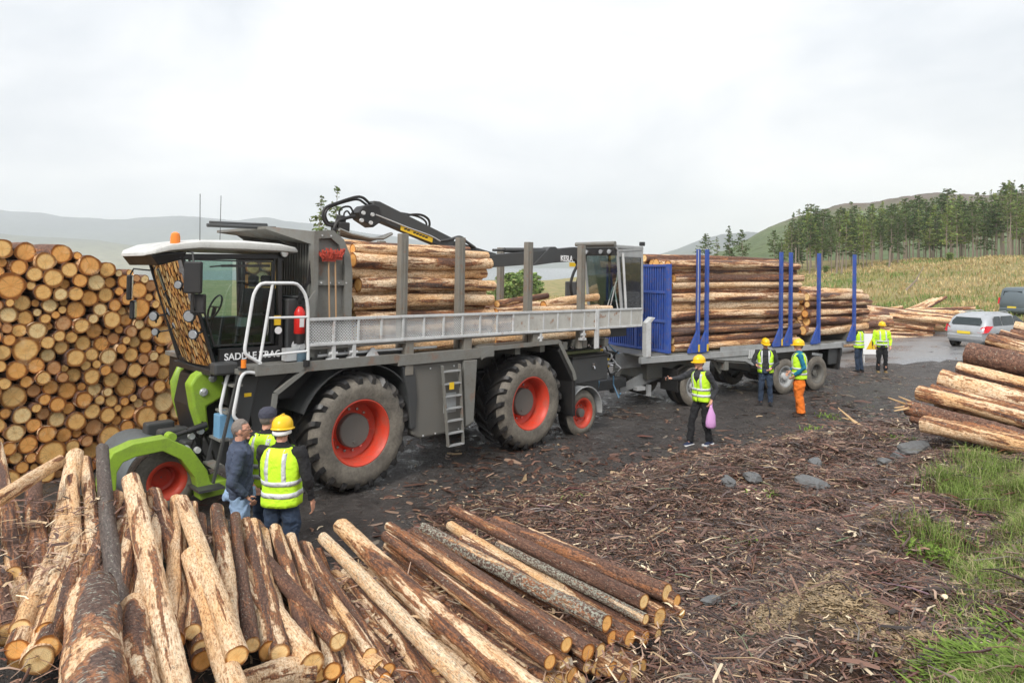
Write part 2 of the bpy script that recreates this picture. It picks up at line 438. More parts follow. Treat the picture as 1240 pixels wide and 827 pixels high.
def tint_mat(name, rough=.8, spec=.3, trans=0, noise=0):
    k = NM(name); a = k.n('ShaderNodeVertexColor', layer_name='tint')
    c = a.outputs['Color']
    if noise:
        n = k.noise(k.coord('Object'), noise, 3, .6)
        c = k.mix(k.ramp(n, (.3, .5), (.7, 0.0)), c, (.02, .02, .015))
    k.fin(c, rough, spec=spec)
    if trans:
        tl = k.n('ShaderNodeBsdfTranslucent'); k.l(c, tl.inputs['Color']); m = k.n('ShaderNodeMixShader'); m.inputs[0].default_value = trans
        k.l(k.b.outputs[0], m.inputs[1]); k.l(tl.outputs[0], m.inputs[2]); k.l(m.outputs[0], k.o.inputs['Surface'])
    return k.m

# vectorised value noise
_rs = np.random.RandomState(3); _T = _rs.rand(256, 256)
def vnoise(x, y):
    xi = np.floor(x).astype(int); yi = np.floor(y).astype(int); fx = x - xi; fy = y - yi
    fx = fx * fx * (3 - 2 * fx); fy = fy * fy * (3 - 2 * fy)
    a = _T[xi & 255, yi & 255]; b = _T[(xi + 1) & 255, yi & 255]; c = _T[xi & 255, (yi + 1) & 255]; d = _T[(xi + 1) & 255, (yi + 1) & 255]
    return (a * (1 - fx) + b * fx) * (1 - fy) + (c * (1 - fx) + d * fx) * fy - .5
def fbm(x, y, o=4):
    s = 0; a = 1; f = 1
    for i in range(o): s = s + a * vnoise(x * f + 17.3 * i, y * f + 9.1 * i); a *= .5; f *= 2.03
    return s
def ss(x, a, b):
    t = np.clip((x - a) / (b - a), 0, 1); return t * t * (3 - 2 * t)

def P(px, py, d): return Vector(((px - 620) / F * d, d, CZ - (py - HZ) / F * d))
def Pz(px, py, z):
    d = (CZ - z) * F / (py - HZ); return Vector(((px - 620) / F * d, d, z))

# ================================================================== GROUND
EX = [-2.4, -1.6, -1.0, 1.1, 3.8, 7.3, 9.9, 14]; EY = [6.6, 8.6, 10.0, 11.2, 13.2, 15.2, 16.3, 17]
def yard_z(x, y):
    b = np.where(y < 60, -.024 * y, -1.44)
    return b
def bank_s(x, y): return (x - 1.75) * .756 - (y - 4.5) * .655
def slash_mask(x, y):
    e = np.interp(x, EX, EY) + .9 * fbm(x * .9, y * .9, 3)
    return ss(e - y, -.15, .7) * ss(x + .32 * y, .2, 1.2) * ss(y, -2, -1)
def ztop(x, y):      # nominal top of the log heap in the foreground
    left = ss(-x, 1.6, 3.6)
    return .34 + left * (.62 + .10 * np.clip(y - 4, -1, 3)) + .12 * ss(-x, .2, 1.6)
def gh(x, y, rough=True):
    x = np.asarray(x, float); y = np.asarray(y, float)
    z = yard_z(x, y)
    far = ss(y, 185, 460); z = z - far * 11.5 * ss(-x, -260, -120)
    z = z + np.clip(x - 12, 0, 46) * .118 * ss(y, 36, 78)
    z = z + (.42 + .035 * np.clip(x - 18, 0, 14)) * ss(x, 12.5, 18.5) * ss(y, 21, 27) * ss(-y, -62, -42)
    s = bank_s(x, y)
    fade = ss(-y, -17.5, -12.0)
    z = z + (.50 * ss(s, -1.7, .1) + .62 * ss(s, .15, 2.6)) * fade
    berm = np.exp(-((s + .05) / .42) ** 2) * fade * ss(-y, -11, -7)
    z = z + .20 * berm
    # bank beneath the foreground heap
    hp = ss(-y, -6.9, -6.2) * ss(-x - .15 * y, -.6, .8)
    z = np.maximum(z, z + hp * (ztop(x, y) - .55 - z))
    if rough:
        sm = slash_mask(x, y)
        near = ss(-y, -60, -30)
        ed = np.interp(x, EX, EY) - y
        z = z + sm * (.20 * np.exp(-((ed - 1.5) / 1.0) ** 2) * ss(x, .5, 2.5) + .06 * ss(x, 1.5, 3.5) + .16 * ss(x - .2 * y, .0, 1.6) * fbm(x * 1.1, y * 1.1, 4) + .05 * fbm(x * 5, y * 5, 3))
        yard = near * (1 - sm)
        # tyre ruts follow the vehicles
        t = (x + 2.34) * .71 + (y - 10.62) * .703; vv = (x + 2.34) * .704 - (y - 10.62) * .7105
        rut = (np.exp(-((vv - 1.15) / .28) ** 2) + np.exp(-((vv - 2.1) / .22) ** 2)) * .05 * ss(t, -1, 2)
        z = z + yard * (.045 * fbm(x * .8, y * .8, 3) + .035 * fbm(x * 4, y * 4, 3) - rut)
        z = z + ss(y, 38, 60) * .35 * fbm(x * .22, y * .22, 4) + ss(y, 34, 45) * .12 * fbm(x * .9, y * .9, 3)
        z = z + ss(s, .6, 1.6) * fade * .10 * fbm(x * 1.7, y * 1.7, 4)
    return z
def gz(x, y): return float(gh(np.array([x]), np.array([y]))[0])

def axis(segs):
    a = []
    for lo, hi, st in segs: a += list(np.arange(lo, hi, st))
    return np.array(a)
def geo(start, end, f=1.13, st=.3):
    a = []; x = start
    while x < end: a.append(x); x += st; st *= f
    a.append(end); return np.array(a)
xs = np.concatenate([-geo(12, 6000)[::-1], np.arange(-11.9, 13, .085), geo(13, 6000, 1.08)])
ys = np.concatenate([-geo(1, 1500)[::-1], np.arange(-.9, 1.5, .4), np.arange(1.5, 19, .085), geo(19, 9000, 1.035, .12)])
X, Y = np.meshgrid(xs, ys); Z = gh(X, Y)
Z = np.where(Y > 440, np.where(X < 250, -13.2, Z), Z)
nx, ny = len(xs), len(ys); idx = np.arange(nx * ny).reshape(ny, nx)
def dust(x, y):
    s = bank_s(x, y); return np.clip(1.2 * ss(fbm(x * 1.7 + 2, y * 1.1 - x * .5, 4) + .40 * np.exp(-((s + .55) / .6) ** 2), .22, .52), 0, 1) * ss(-y, -8.6, -6.6) * ss(s, -2.6, -1.5)
Fq = np.stack([idx[:-1, :-1], idx[:-1, 1:], idx[1:, 1:], idx[1:, :-1]], -1).reshape(-1, 4)
sm = slash_mask(X, Y); S_ = bank_s(X, Y)
def soil(x, y): return np.clip(1.25 * np.exp(-(((x - 3.35) / .75) ** 2 + ((y - 4.75 - .25 * (x - 3.35)) / .42) ** 2)) + ss(fbm(x * 1.6 + 9, y * 1.6, 3), .12, .35), 0, 1)
gr = ss(S_ + .9 * fbm(X * .8, Y * .8, 4), .75, 1.5) * ss(-Y, -15, -11) * ss(Y, 1.5, 2.5) * (1 - .93 * soil(X, Y))
gr = np.clip(gr * ss(fbm(X * .55 + 5, Y * .55, 3) + .34, 0, .35), 0, 1)
fl = ss(Y + 2.2 * fbm(X * .4, Y * .4, 3) - 4.0 * ss(X, 14, 22) * 0, 34.5, 37.0)
lf = ss(-X, 11.5, 14) * ss(Y, 14, 18); fl = np.maximum(fl, lf)
def mk_ground():
    k = NM('ground'); a = k.n('ShaderNodeVertexColor', layer_name='tint'); sp = k.n('ShaderNodeSeparateColor'); k.l(a.outputs['Color'], sp.inputs[0])
    v = k.coord('Object')
    n1 = k.noise(v, .9, 6, .65); n2 = k.noise(v, 7, 5, .65); n3 = k.noise(v, 45, 4, .7); n0 = k.noise(v, .09, 4, .6)
    mud = k.ramp(n2, (.3, (.026, .022, .020)), (.55, (.062, .053, .048)), (.75, (.12, .104, .094)))
    mud = k.mix(k.ramp(n1, (.45, 0.0), (.68, .6)), mud, (.115, .10, .09))
    grav = k.ramp(k.voro(v, 30, 'F1', 'Distance'), (.12, 1.0), (.2, 0.0))
    mud = k.mix(k.math('MULTIPLY', grav, k.ramp(n1, (.35, 0.0), (.6, .55))), mud, (.22, .20, .18))
    sl = k.ramp(n3, (.3, (.028, .016, .011)), (.5, (.085, .046, .028)), (.7, (.19, .115, .065)))
    sl = k.mix(k.ramp(n1, (.5, 0.0), (.7, .4)), sl, (.16, .10, .06))
    sl = k.mix(k.math('MULTIPLY', a.outputs['Alpha'], .9), sl, k.ramp(n3, (.3, (.13, .085, .045)), (.55, (.32, .23, .12)), (.75, (.50, .38, .22))))
    grs = k.ramp(n2, (.3, (.03, .05, .012)), (.7, (.11, .16, .035)))
    fld = k.ramp(k.noise(v, .55, 5, .7), (.3, (.13, .16, .045)), (.42, (.24, .24, .08)), (.55, (.36, .29, .13)), (.72, (.44, .33, .16)))
    fld = k.mix(k.ramp(n3, (.35, .5), (.6, 0.0)), fld, (.07, .06, .025))
    # far plain beyond the water turns to pasture and moor
    c = k.mix(sp.outputs[0], mud, sl); c = k.mix(sp.outputs[1], c, grs); c = k.mix(sp.outputs[2], c, fld)
    wet = k.mix(k.ramp(k.noise(v, 2.6, 5, .7, .5), (.40, 1.0), (.47, 0.0)), k.ramp(n2, (.35, .42), (.6, .7)), (.10, .10, .10))
    mud = k.mix(k.ramp(k.noise(v, 2.6, 5, .7, .5), (.40, .6), (.47, 0.0)), mud, (.018, .015, .014))
    r = k.mix(sp.outputs[0], wet, (.75, .75, .75)); r = k.mix(k.math('MAXIMUM', sp.outputs[1], sp.outputs[2]), r, (.95, .95, .95))
    h = k.math('ADD', k.math('MULTIPLY', n2, 1.0), k.math('MULTIPLY', n3, .45))
    k.bump(h, 1.0, .11)
    return k.fin(c, r, spec=.45)
M['ground'] = mk_ground()
V = np.stack([X, Y, Z], -1).reshape(-1, 3)
cols = np.stack([sm, gr, fl, dust(X, Y)], -1).reshape(-1, 4)
g = link('ground', np_mesh('ground', V, Fq, M['ground'], cols, True)); setp(g, kind='structure')

# wet tarmac road behind the trailer
def mk_road():
    k = NM('wet_tarmac'); v = k.coord('Object'); n1 = k.noise(v, .7, 5, .6); n2 = k.noise(v, 22, 4, .7)
    c = k.ramp(n2, (.3, (.11, .11, .115)), (.7, (.19, .19, .195))); c = k.mix(k.ramp(n1, (.4, 0.0), (.7, .6)), c, (.27, .265, .26))
    k.bump(n2, .3, .02); return k.fin(c, k.ramp(n1, (.35, .16), (.65, .5)), spec=.6)
M['road'] = mk_road()
rx = np.arange(7, 75, .8); nb = 14
near_e = np.interp(rx, [7, 10, 14, 18, 26, 75], [25.2, 25.4, 26.0, 25.2, 22.5, 8.0]); far_e = np.interp(rx, [7, 10, 14, 20, 30, 75], [31.0, 31.8, 33.8, 36.2, 37, 24])
T_ = np.linspace(0, 1, nb); RX = np.repeat(rx[:, None], nb, 1); RY = near_e[:, None] * (1 - T_) + far_e[:, None] * T_
RY = RY + .35 * fbm(RX * .7, RY * .5, 3) * (np.abs(T_ - .5) * 2) ** 2
RZ = gh(RX, RY) + .05; RZ[:, 0] -= .09; RZ[:, -1] -= .09
ri = np.arange(RX.size).reshape(RX.shape)
rq = np.stack([ri[:-1, :-1], ri[1:, :-1], ri[1:, 1:], ri[:-1, 1:]], -1).reshape(-1, 4)
setp(link('road', np_mesh('road', np.stack([RX, RY, RZ], -1).reshape(-1, 3), rq, M['road'], None, True)), kind='structure')

# loch
def mk_water():
    k = NM('loch_water'); v = k.coord('Object', (1, .25, 1)); k.bump(k.noise(v, .12, 4, .6), .25, 1.5)
    return k.fin((.02, .03, .035), .12, spec=.6)
M['water'] = mk_water()
b = MB(); b.add([(-5000, 430, -10), (900, 430, -10), (900, 4200, -10), (-5000, 4200, -10)], [(0, 1, 2, 3)])
setp(b.build('loch', 'water', fix=False), kind='structure')

# hills: ridges given as (bearing x/y, height) at a distance
def mk_hill(name, c1, c2, c3, sc_):
    k = NM(name); v = k.coord('Object'); n = k.noise(v, sc_, 6, .65); n2 = k.noise(v, sc_ * 7, 4, .6)
    sx = k.n('ShaderNodeSeparateXYZ'); k.l(k.n('ShaderNodeTexCoord').outputs['Generated'], sx.inputs[0])
    hgt = k.math('ADD', sx.outputs[2], k.math('MULTIPLY', k.math('SUBTRACT', n, .5), .9))
    c = k.ramp(hgt, (.22, c1), (.55, c2), (.8, c3)); c = k.mix(k.ramp(n2, (.45, 0.0), (.65, .55)), c, tuple(q * .42 for q in c2))
    k.bump(n, .8, 8); return k.fin(c, .95, spec=.1)
def ridge(name, prof, D0, D1, zb, mat, step, jag=.06, nr=34):
    px = np.array([p[0] for p in prof], float); py = np.array([p[1] for p in prof], float)
    qx = np.arange(px[0], px[-1] + .1, step); H = CZ - (np.interp(qx, px, py) - HZ) / F * D1 - zb
    ang = (qx - 620) / F; t = np.linspace(0, 1.35, nr); A, T = np.meshgrid(ang, t); Hh = np.repeat(H[None], nr, 0)
    D = D0 + (D1 - D0) * T; XX = A * D; YY = D + 0 * A
    prof_t = np.where(T <= 1, ss(T, -.15, 1.0), 1 - ss(T, 1.0, 1.7) * .8)
    nz = fbm(XX / (D1 * .07), YY / (D1 * .07), 5)
    ZZ = zb + Hh * prof_t * (1 + jag * 4 * nz * np.where(T <= 1, 1 - T ** 3 * .8, .2)) - 6 * (T <= 0)
    ii = np.arange(XX.size).reshape(XX.shape)
    q = np.stack([ii[:-1, :-1], ii[:-1, 1:], ii[1:, 1:], ii[1:, :-1]], -1).reshape(-1, 4)
    setp(link(name, np_mesh(name, np.stack([XX, YY, ZZ], -1).reshape(-1, 3), q, mat, None, True)), kind='structure')
hm_far = mk_hill('far_moor', (.10, .12, .09), (.07, .09, .09), (.055, .07, .085), .004)
hm_low = mk_hill('shore_slope', (.24, .23, .14), (.18, .18, .11), (.11, .12, .09), .006)
hm_near = mk_hill('green_hillside', (.085, .12, .045), (.115, .145, .06), (.13, .095, .08), .02)
ridge('hills', [(-500, 262), (-200, 250), (-60, 256), (0, 255), (45, 257), (75, 264), (140, 265), (200, 262), (235, 262), (290, 268), (330, 267), (380, 273), (440, 281), (520, 293), (600, 306), (660, 313), (720, 317), (760, 312), (800, 311)], 2300, 3300, -12, hm_far, 3)
ridge('hills', [(-600, 300), (-300, 282), (0, 283), (60, 288), (120, 291), (175, 299), (250, 308), (330, 314), (430, 318)], 1500, 2100, -12, hm_low, 3, .05)
ridge('hills', [(700, 322), (780, 314), (820, 303), (846, 292), (875, 284), (905, 281), (940, 283), (1020, 290), (1100, 300)], 1500, 2300, -12, hm_far, 3)
ridge('hills', [(780, 322), (840, 317), (880, 303), (905, 291), (930, 277), (960, 267), (1000, 256), (1050, 250), (1090, 245), (1110, 243), (1180, 241), (1240, 238), (1320, 236), (1500, 240), (1900, 262)], 240, 620, -3, hm_near, 3, .05, 60)

# ================================================================== LOGS
def log_mesh(name, seed, segn, rings, r0=.1, L0=3.2, irr=.05, ragged=False):
    rn = random.Random(seed); n = segn
    lob = [(rn.uniform(-1, 1), rn.uniform(0, 6.28)) for _ in range(4)]
    bend = (rn.uniform(-1, 1), rn.uniform(-1, 1)); taper = rn.uniform(.10, .24)
    knots = [(rn.uniform(.05, .95), rn.uniform(0, 6.28), rn.uniform(.05, .14)) for _ in range(9)]
    V = []; Fs = []; Mi = []
    for i in range(rings + 1):
        t = i / rings; z = t * L0
        off = Vector((bend[0] * .3 * r0 * math.sin(math.pi * t), bend[1] * .3 * r0 * math.sin(math.pi * t * 1.3), 0))
        rr = r0 * (1 + taper * (.5 - t))
        if i in (0, rings): rr *= .985
        for k in range(n):
            a = 2 * math.pi * k / n
            q = 1 + irr * sum(lo[0] * math.cos((j + 2) * a + lo[1] + t * 2 * (j - 1)) for j, lo in enumerate(lob)) * .45
            q += irr * .5 * math.sin(t * 17 + 3 * a + lob[0][1]) + rn.uniform(-.45, .45) * irr
            for kt, ka, ks in knots:
                da = (a - ka + math.pi) % (2 * math.pi) - math.pi
                q += ks * math.exp(-(da / .28) ** 2 - ((t - kt) * L0 / .05) ** 2)
            zz = z
            if ragged and i == rings: zz += rn.uniform(-.12, .05)
            V.append((off.x + rr * q * math.cos(a), off.y + rr * q * math.sin(a), zz))
    for i in range(rings):
        for k in range(n): Fs.append((i * n + k, i * n + (k + 1) % n, (i + 1) * n + (k + 1) % n, (i + 1) * n + k)); Mi.append(0)
    for base, fl, zc in ((0, 1, 0), (rings * n, 0, L0)):
        c = Vector((0, 0, 0))
        for k in range(n): c += Vector(V[base + k])
        c /= n; cb = len(V)
        tl = rn.uniform(-.06, .06)
        for k in range(n):
            p = Vector(V[base + k]).lerp(c, .13); V.append((p.x, p.y, p.z + (-.0015 if fl == 0 else .0015)))
        V.append(tuple(c)); cc = len(V) - 1
        for k in range(n):
            k2 = (k + 1) % n
            f = (base + k, cb + k, cb + k2, base + k2); h = (cb + k, cc, cb + k2)
            if not fl: f = f[::-1]; h = h[::-1]
            Fs += [f, h]; Mi += [1, 1]
    me = bpy.data.meshes.new(name); me.from_pydata(V, [], Fs); me.materials.append(M['bark']); me.materials.append(M['end'])
    me.polygons.foreach_set('material_index', Mi)
    me.polygons.foreach_set('use_smooth', [m == 0 for m in Mi]); me.update(); me.set_sharp_from_angle(angle=R(50)); return me
LOG_HI = [log_mesh('log', 100 + i, 28, 70, irr=.06, ragged=(i == 0)) for i in range(7)]
LOG_MID = [log_mesh('log', 200 + i, 16, 18, irr=.07) for i in range(8)]
LOG_END = [log_mesh('log', 300 + i, 22, 4, irr=.085) for i in range(12)]
lr = random.Random(11)
JOIN = []
def put_log(a, c, r, pool, colr, label, group=None, name='log', tone=None, join=False):
    """log from point a (its sawn end nearer the viewer) to point c"""
    a, c = Vector(a), Vector(c); d = c - a; L_ = d.length
    me = pool if not isinstance(pool, list) else lr.choice(pool)
    q = d.to_track_quat('Z', 'Y')
    from mathutils import Quaternion
    qq = q @ Quaternion((0, 0, 1), lr.uniform(0, 6.28)); scl = (r / .1, r / .1 * lr.uniform(.95, 1.05), L_ / 3.2)
    if tone is None: tone = lr.choice([.35, .5, .66, .75, .9, 1.0])
    if join:
        JOIN.append((me, Matrix.LocRotScale(a, qq, scl), (colr[0], colr[1], colr[2], tone), lr.uniform(0, 50))); return None
    o = link(name, me); o.rotation_mode = 'QUATERNION'; o.rotation_quaternion = qq
    o.location = a; o.scale = scl
    o.color = (colr[0], colr[1], colr[2], tone)
    setp(o, label, 'log', group); return o

# ---- tall stack at the left, seen end on
A0 = Vector((-8.35, 10.2)); A1 = Vector((-5.75, 13.9)); ud = (A1 - A0).normalized(); LEN = (A1 - A0).length
nd = Vector((ud.y, -ud.x)); axis_d = Vector((-nd.x, -nd.y, .0))
def top_prof(s): return float(np.interp(s, [-.6, .45, .9, 1.5, 2.0, 2.6, 3.1, 3.6, LEN], [3.8, 4.0, 3.85, 3.85, 3.65, 3.45, 3.2, 2.75, 2.2]))
cx = np.array([-9.0]); cz = np.array([-9.0]); cr = np.array([.1]); placed = []
rs = random.Random(5); cand = np.linspace(-.75, LEN + .05, 300); fails = 0
while len(placed) < 420 and fails < 60:
    u_ = rs.random(); r_ = .060 + .042 * rs.random() if u_ < .38 else (.102 + .048 * rs.random() if u_ < .90 else .155 + .05 * rs.random())
    dx = np.abs(cand[:, None] - cx[None]); rr = cr[None] + r_ + .004
    zt = np.where(dx < rr, cz[None] + np.sqrt(np.maximum(rr ** 2 - dx ** 2, 0)), -9).max(1); zt = np.maximum(zt, r_)
    tp = np.interp(cand, [-.6, .45, .9, 1.5, 2.0, 2.6, 3.1, 3.6, LEN], [3.8, 4.0, 3.85, 3.85, 3.65, 3.45, 3.2, 2.75, 2.2])
    zt2 = np.where(zt + r_ * .6 > tp, 99, zt); i = int(np.argmin(zt2 + .0 * zt2))
    if zt2[i] > 90: fails += 1; continue
    cx = np.append(cx, cand[i]); cz = np.append(cz, zt[i]); cr = np.append(cr, r_); placed.append((cand[i], zt[i], r_))
gb = -.27
for s_, z_, r_ in placed:
    size = 'thick' if r_ > .16 else ('medium' if r_ > .11 else 'thin')
    dz_ = top_prof(s_) - z_
    where = 'top row' if dz_ < .42 else ('second layer' if dz_ < .85 else ('upper middle' if dz_ < 1.5 else ('lower middle' if dz_ < 2.4 else 'low part')))
    side = 'far left' if s_ < .75 else ('left of centre' if s_ < 1.4 else ('centre' if s_ < 2.0 else ('right of centre' if s_ < 2.7 else 'beside the cab')))
    tone, tn = rs.choice([(.0, 'brown'), (.33, 'orange'), (.38, 'orange'), (.28, 'orange'), (.6, 'golden'), (.66, 'golden'), (.7, 'golden'), (.72, 'golden'), (1.0, 'pale')])
    lab = f'{size} {tn} log end in the {where} of the tall left stack, {side}'
    sh = rs.uniform(-.10, .06)
    p = Vector((A0.x + ud.x * s_, A0.y + ud.y * s_, gb + z_)) + axis_d * (-sh)
    q = p + axis_d * (3.1 + rs.uniform(-.1, .2)) + Vector((0, 0, rs.uniform(-.03, .03)))
    put_log(p, q, r_, LOG_END, (rs.uniform(.1, .6), rs.uniform(0, .3), rs.uniform(0, .3)), lab, f'{size} {tn} logs, {where} of the left stack, {side}', tone=tone, join=(z_ < .42 or s_ > 3.35))

# ---- foreground heap: near end px, far end px, widths, heights
FG = [
 ((46, 789), (92, 546), 36, 28, .92, 1.34, (.92, .15, .1), 'long pale peeled log with a round white near end, left foreground heap'),
 ((-95, 662), (72, 553), 24, 17, 1.42, 1.50, (.80, .15, .1), 'pale log lying across the others at the far left top of the heap'),
 ((9, 760), (-34, 590), 30, 24, .98, 1.30, (.45, .1, .2), 'brown log cut off by the left picture edge with its sawn face showing'),
 ((24, 792), (50, 610), 26, 20, .80, 1.14, (.5, .1, .1), 'log under the long pale peeled one, its orange face just showing'),
 ((36, 765), (8, 606), 30, 25, .86, 1.22, (.62, .2, .1), 'broad peeling log left of the long pale one'),
 ((16, 690), (-2, 535), 18, 15, 1.08, 1.36, (.5, .1, .2), 'thin log standing out at the far left edge behind the crossing log'),
 ((55, 715), (38, 572), 26, 22, 1.0, 1.26, (.38, .1, .15), 'red-brown half peeled log behind the crossing log'),
 ((118, 728), (103, 552), 22, 17, .94, 1.30, (.66, .1, .1), 'orange peeled log between the long pale log and the grey-barked one'),
 ((146, 735), (123, 540), 25, 18, 1.02, 1.36, (.04, .25, .95), 'grey-barked log with moss on it, middle of the left heap'),
 ((95, 730), (91, 640), 22, 18, .90, 1.12, (.7, .1, .1), 'short stretch of yellow log sunk beside the long pale one'),
 ((172, 800), (160, 640), 26, 22, .80, 1.12, (.2, .1, .1), 'dark red log sunk between the grey-barked and the thick pale log'),
 ((222, 868), (158, 574), 40, 26, .92, 1.34, (.72, .25, .45), 'thick pale log with grey bark near its lower end, beside the roller'),
 ((246, 792), (188, 592), 28, 22, .76, 1.18, (.42, .15, .05), 'red chip-strewn log right of the thick pale log'),
 ((287, 787), (219, 600), 27, 22, .92, 1.16, (.90, .05, .05), 'pale yellow peeled log whose brown near end stops halfway down the heap'),
 ((302, 872), (243, 700), 34, 28, .76, 1.0, (.82, .05, .05), 'smooth yellow log with two oblong strips of brown bark left on it'),
 ((338, 782), (254, 636), 22, 18, .58, .86, (.62, .2, .1), 'speckled pale log between the yellow log and the split-faced one'),
 ((378, 797), (262, 636), 30, 24, .60, .76, (.78, .25, .1), 'thick speckled log with a cracked orange sawn face'),
 ((410, 770), (290, 640), 24, 18, .62, .72, (.34, .12, .1), 'dark red log with a pale middle and a clean round end'),
 ((386, 742), (328, 656), 20, 16, .44, .56, (.2, .1, .1), 'dark log sunk behind the dark red one with the clean end'),
 ((448, 788), (340, 646), 18, 16, .42, .58, (.5, .35, .1), 'half peeled log with a pale strip, behind the thick speckled one'),
 ((470, 806), (372, 660), 16, 15, .36, .5, (.35, .3, .1), 'thin brown log left of the long greenish pole'),
 ((430, 815), (330, 690), 17, 15, .34, .46, (.3, .3, .1), 'low thin log in shade under the half peeled ones'),
 ((577, 836), (390, 646), 23, 15, .50, .54, (.94, .75, .1), 'long straight greenish-cream pole lying on top of the heap'),
 ((652, 840), (411, 632), 34, 24, .42, .50, (.70, .2, .1), 'thickest mottled log of the middle heap beside the cream pole'),
 ((540, 850), (425, 700), 18, 16, .34, .40, (.5, .2, .1), 'dark peeling log under the thickest mottled one'),
 ((666, 796), (466, 645), 18, 15, .40, .46, (.42, .3, .1), 'thin red-brown log with a clean pale end, upper middle heap'),
 ((686, 775), (472, 633), 17, 15, .46, .48, (.45, .35, .1), 'straight log with a strip of bare wood, beside the thin red-brown one'),
 ((712, 784), (500, 640), 20, 15, .34, .42, (.30, .3, .2), 'brown log with a dark blackened end'),
 ((735, 749), (512, 636), 19, 14, .46, .48, (.34, .95, .35), 'log crusted with grey-green lichen'),
 ((700, 730), (546, 632), 15, 15, .34, .42, (.88, .05, .0), 'orange freshly peeled log tucked under the two topmost ones'),
 ((780, 723), (548, 613), 17, 15, .48, .50, (.22, .25, .1), 'upper of the two dark red logs along the right of the heap'),
 ((808, 711), (598, 628), 24, 14, .44, .46, (.3, .1, .15), 'rightmost long log of the heap with a clean round yellow end'),
 ((782, 746), (655, 682), 13, 11, .40, .42, (.3, 1.0, .4), 'slim lichen-spotted log between the two rightmost ones'),
 ((763, 767), (560, 650), 20, 16, .30, .38, (.5, .3, .1), 'log whose broad round yellow end sits low at the right of the heap'),
 ((741, 767), (540, 655), 16, 14, .30, .36, (.4, .3, .1), 'log with a small end left of the broad yellow end'),
 ((781, 767), (600, 660), 17, 14, .26, .34, (.5, .1, .1), 'log with an end right of the broad yellow end'),
 ((799, 741), (620, 645), 24, 17, .32, .38, (.5, .2, .1), 'thick log with an oval end just under the rightmost long one'),
 ((820, 723), (640, 640), 14, 12, .36, .38, (.4, .2, .1), 'thin log peeping out behind the rightmost long one'),
 ((826, 739), (660, 655), 11, 11, .28, .32, (.4, .2, .1), 'thinnest log at the far right bottom corner of the heap'),
 ((797, 764), (630, 670), 11, 11, .22, .28, (.4, .2, .1), 'thin log at the foot of the right end of the heap'),
 ((727, 783), (520, 660), 17, 14, .28, .34, (.4, .3, .1), 'log with an orange oval end beside the blackened one'),
 ((721, 804), (500, 670), 14, 13, .16, .26, (.4, .3, .1), 'low log in the third layer with a small pale end'),
 ((737, 808), (530, 680), 14, 13, .14, .24, (.3, .3, .1), 'low log in the third layer with a dull brown end'),
 ((711, 802), (490, 665), 15, 14, .20, .28, (.4, .3, .1), 'log end wedged between the orange oval and the lower ends'),
 ((693, 812), (480, 670), 18, 15, .20, .28, (.6, .3, .1), 'log with a flat orange end in the second layer'),
 ((703, 823), (485, 690), 15, 14, .10, .2, (.3, .3, .1), 'lowest log end at the bottom of the middle heap'),
 ((675, 820), (460, 675), 18, 15, .20, .28, (.5, .3, .1), 'log with a scalloped end at the picture bottom'),
 ((686, 799), (470, 655), 20, 16, .28, .36, (.5, .3, .1), 'log with a warm yellow end beside the thin red-brown one'),
 ((751, 791), (560, 672), 20, 16, .16, .26, (.05, .3, .5), 'dark rough-barked log low at the right of the heap'),
 ((473, 838), (400, 740), 26, 20, .28, .36, (.92, .05, .0), 'bright yellow log wedged across under the pale ones'),
 ((610, 850), (440, 690), 18, 16, .24, .34, (.5, .3, .1), 'brown log hidden between the mottled and the thin red-brown one'),
 ((640, 848), (470, 690), 17, 15, .20, .32, (.4, .3, .1), 'low brown log right of the mottled one'),
 ((520, 850), (380, 690), 18, 16, .28, .38, (.3, .3, .1), 'low red log beneath the cream pole'),
 ((560, 860), (420, 720), 18, 16, .22, .34, (.5, .3, .1), 'low mottled log beneath the cream pole'),
 ((200, 800), (150, 700), 30, 26, .70, .92, (.3, .2, .1), 'dark log low between the charred log and the thick pale one'),
]
fgr = random.Random(3)
for i, (n_, f_, wn_, wf_, zn, zf, c_, lab) in enumerate(FG):
    a = Pz(n_[0], n_[1], zn); c = Pz(f_[0], f_[1], zf)
    r_ = .5 * (.68 * wn_ / F * a.y + .32 * wf_ / F * c.y)
    d = c - a
    if d.length < 1.5: c = a + d * (1.9 / d.length)
    r_ = min(max(r_, .036), .115) * (.84 if zn > .55 else .92)
    put_log(a - Vector((0, 0, r_ * .6)), c - Vector((0, 0, r_ * .6)), r_ * 1.07, LOG_HI[1:], c_, lab, name='log')
# big charred log at the bottom
put_log(Pz(118, 960, 1.22), Pz(112, 722, 1.10) + Vector((0, 0, .02)), .158, LOG_HI[0], (.52, .5, .45), 'thickest charred log with a ragged broken top, bottom left foreground')
put_log(Pz(178, 900, .98), Pz(160, 735, 1.0), .10, LOG_HI[2], (.62, .3, .1), 'yellow torn log leaning on the thickest charred log')
put_log(Pz(377, 796, .55) + Vector((.0, -.03, -.06)), Pz(262, 838, .62), .085, LOG_HI[3], (.72, .3, .2), 'short log turned crossways under the split-faced log at the bottom')
put_log(Pz(372, 822, .42), Pz(262, 868, .45), .08, LOG_HI[4], (.7, .3, .2), 'second crossways log, below the short turned one')
put_log(Pz(460, 812, .32) + Vector((.0, .0, 0)), Pz(398, 775, .40) + Vector((-1.2, .9, 0)), .075, LOG_HI[5], (.9, .05, .0), 'bright orange-yellow log ending under the clean-ended dark red one')
put_log(Pz(395, 822, .30), Pz(300, 700, .5), .085, LOG_HI[5], (.6, .2, .0), 'log with a torn orange end below the split sawn face')
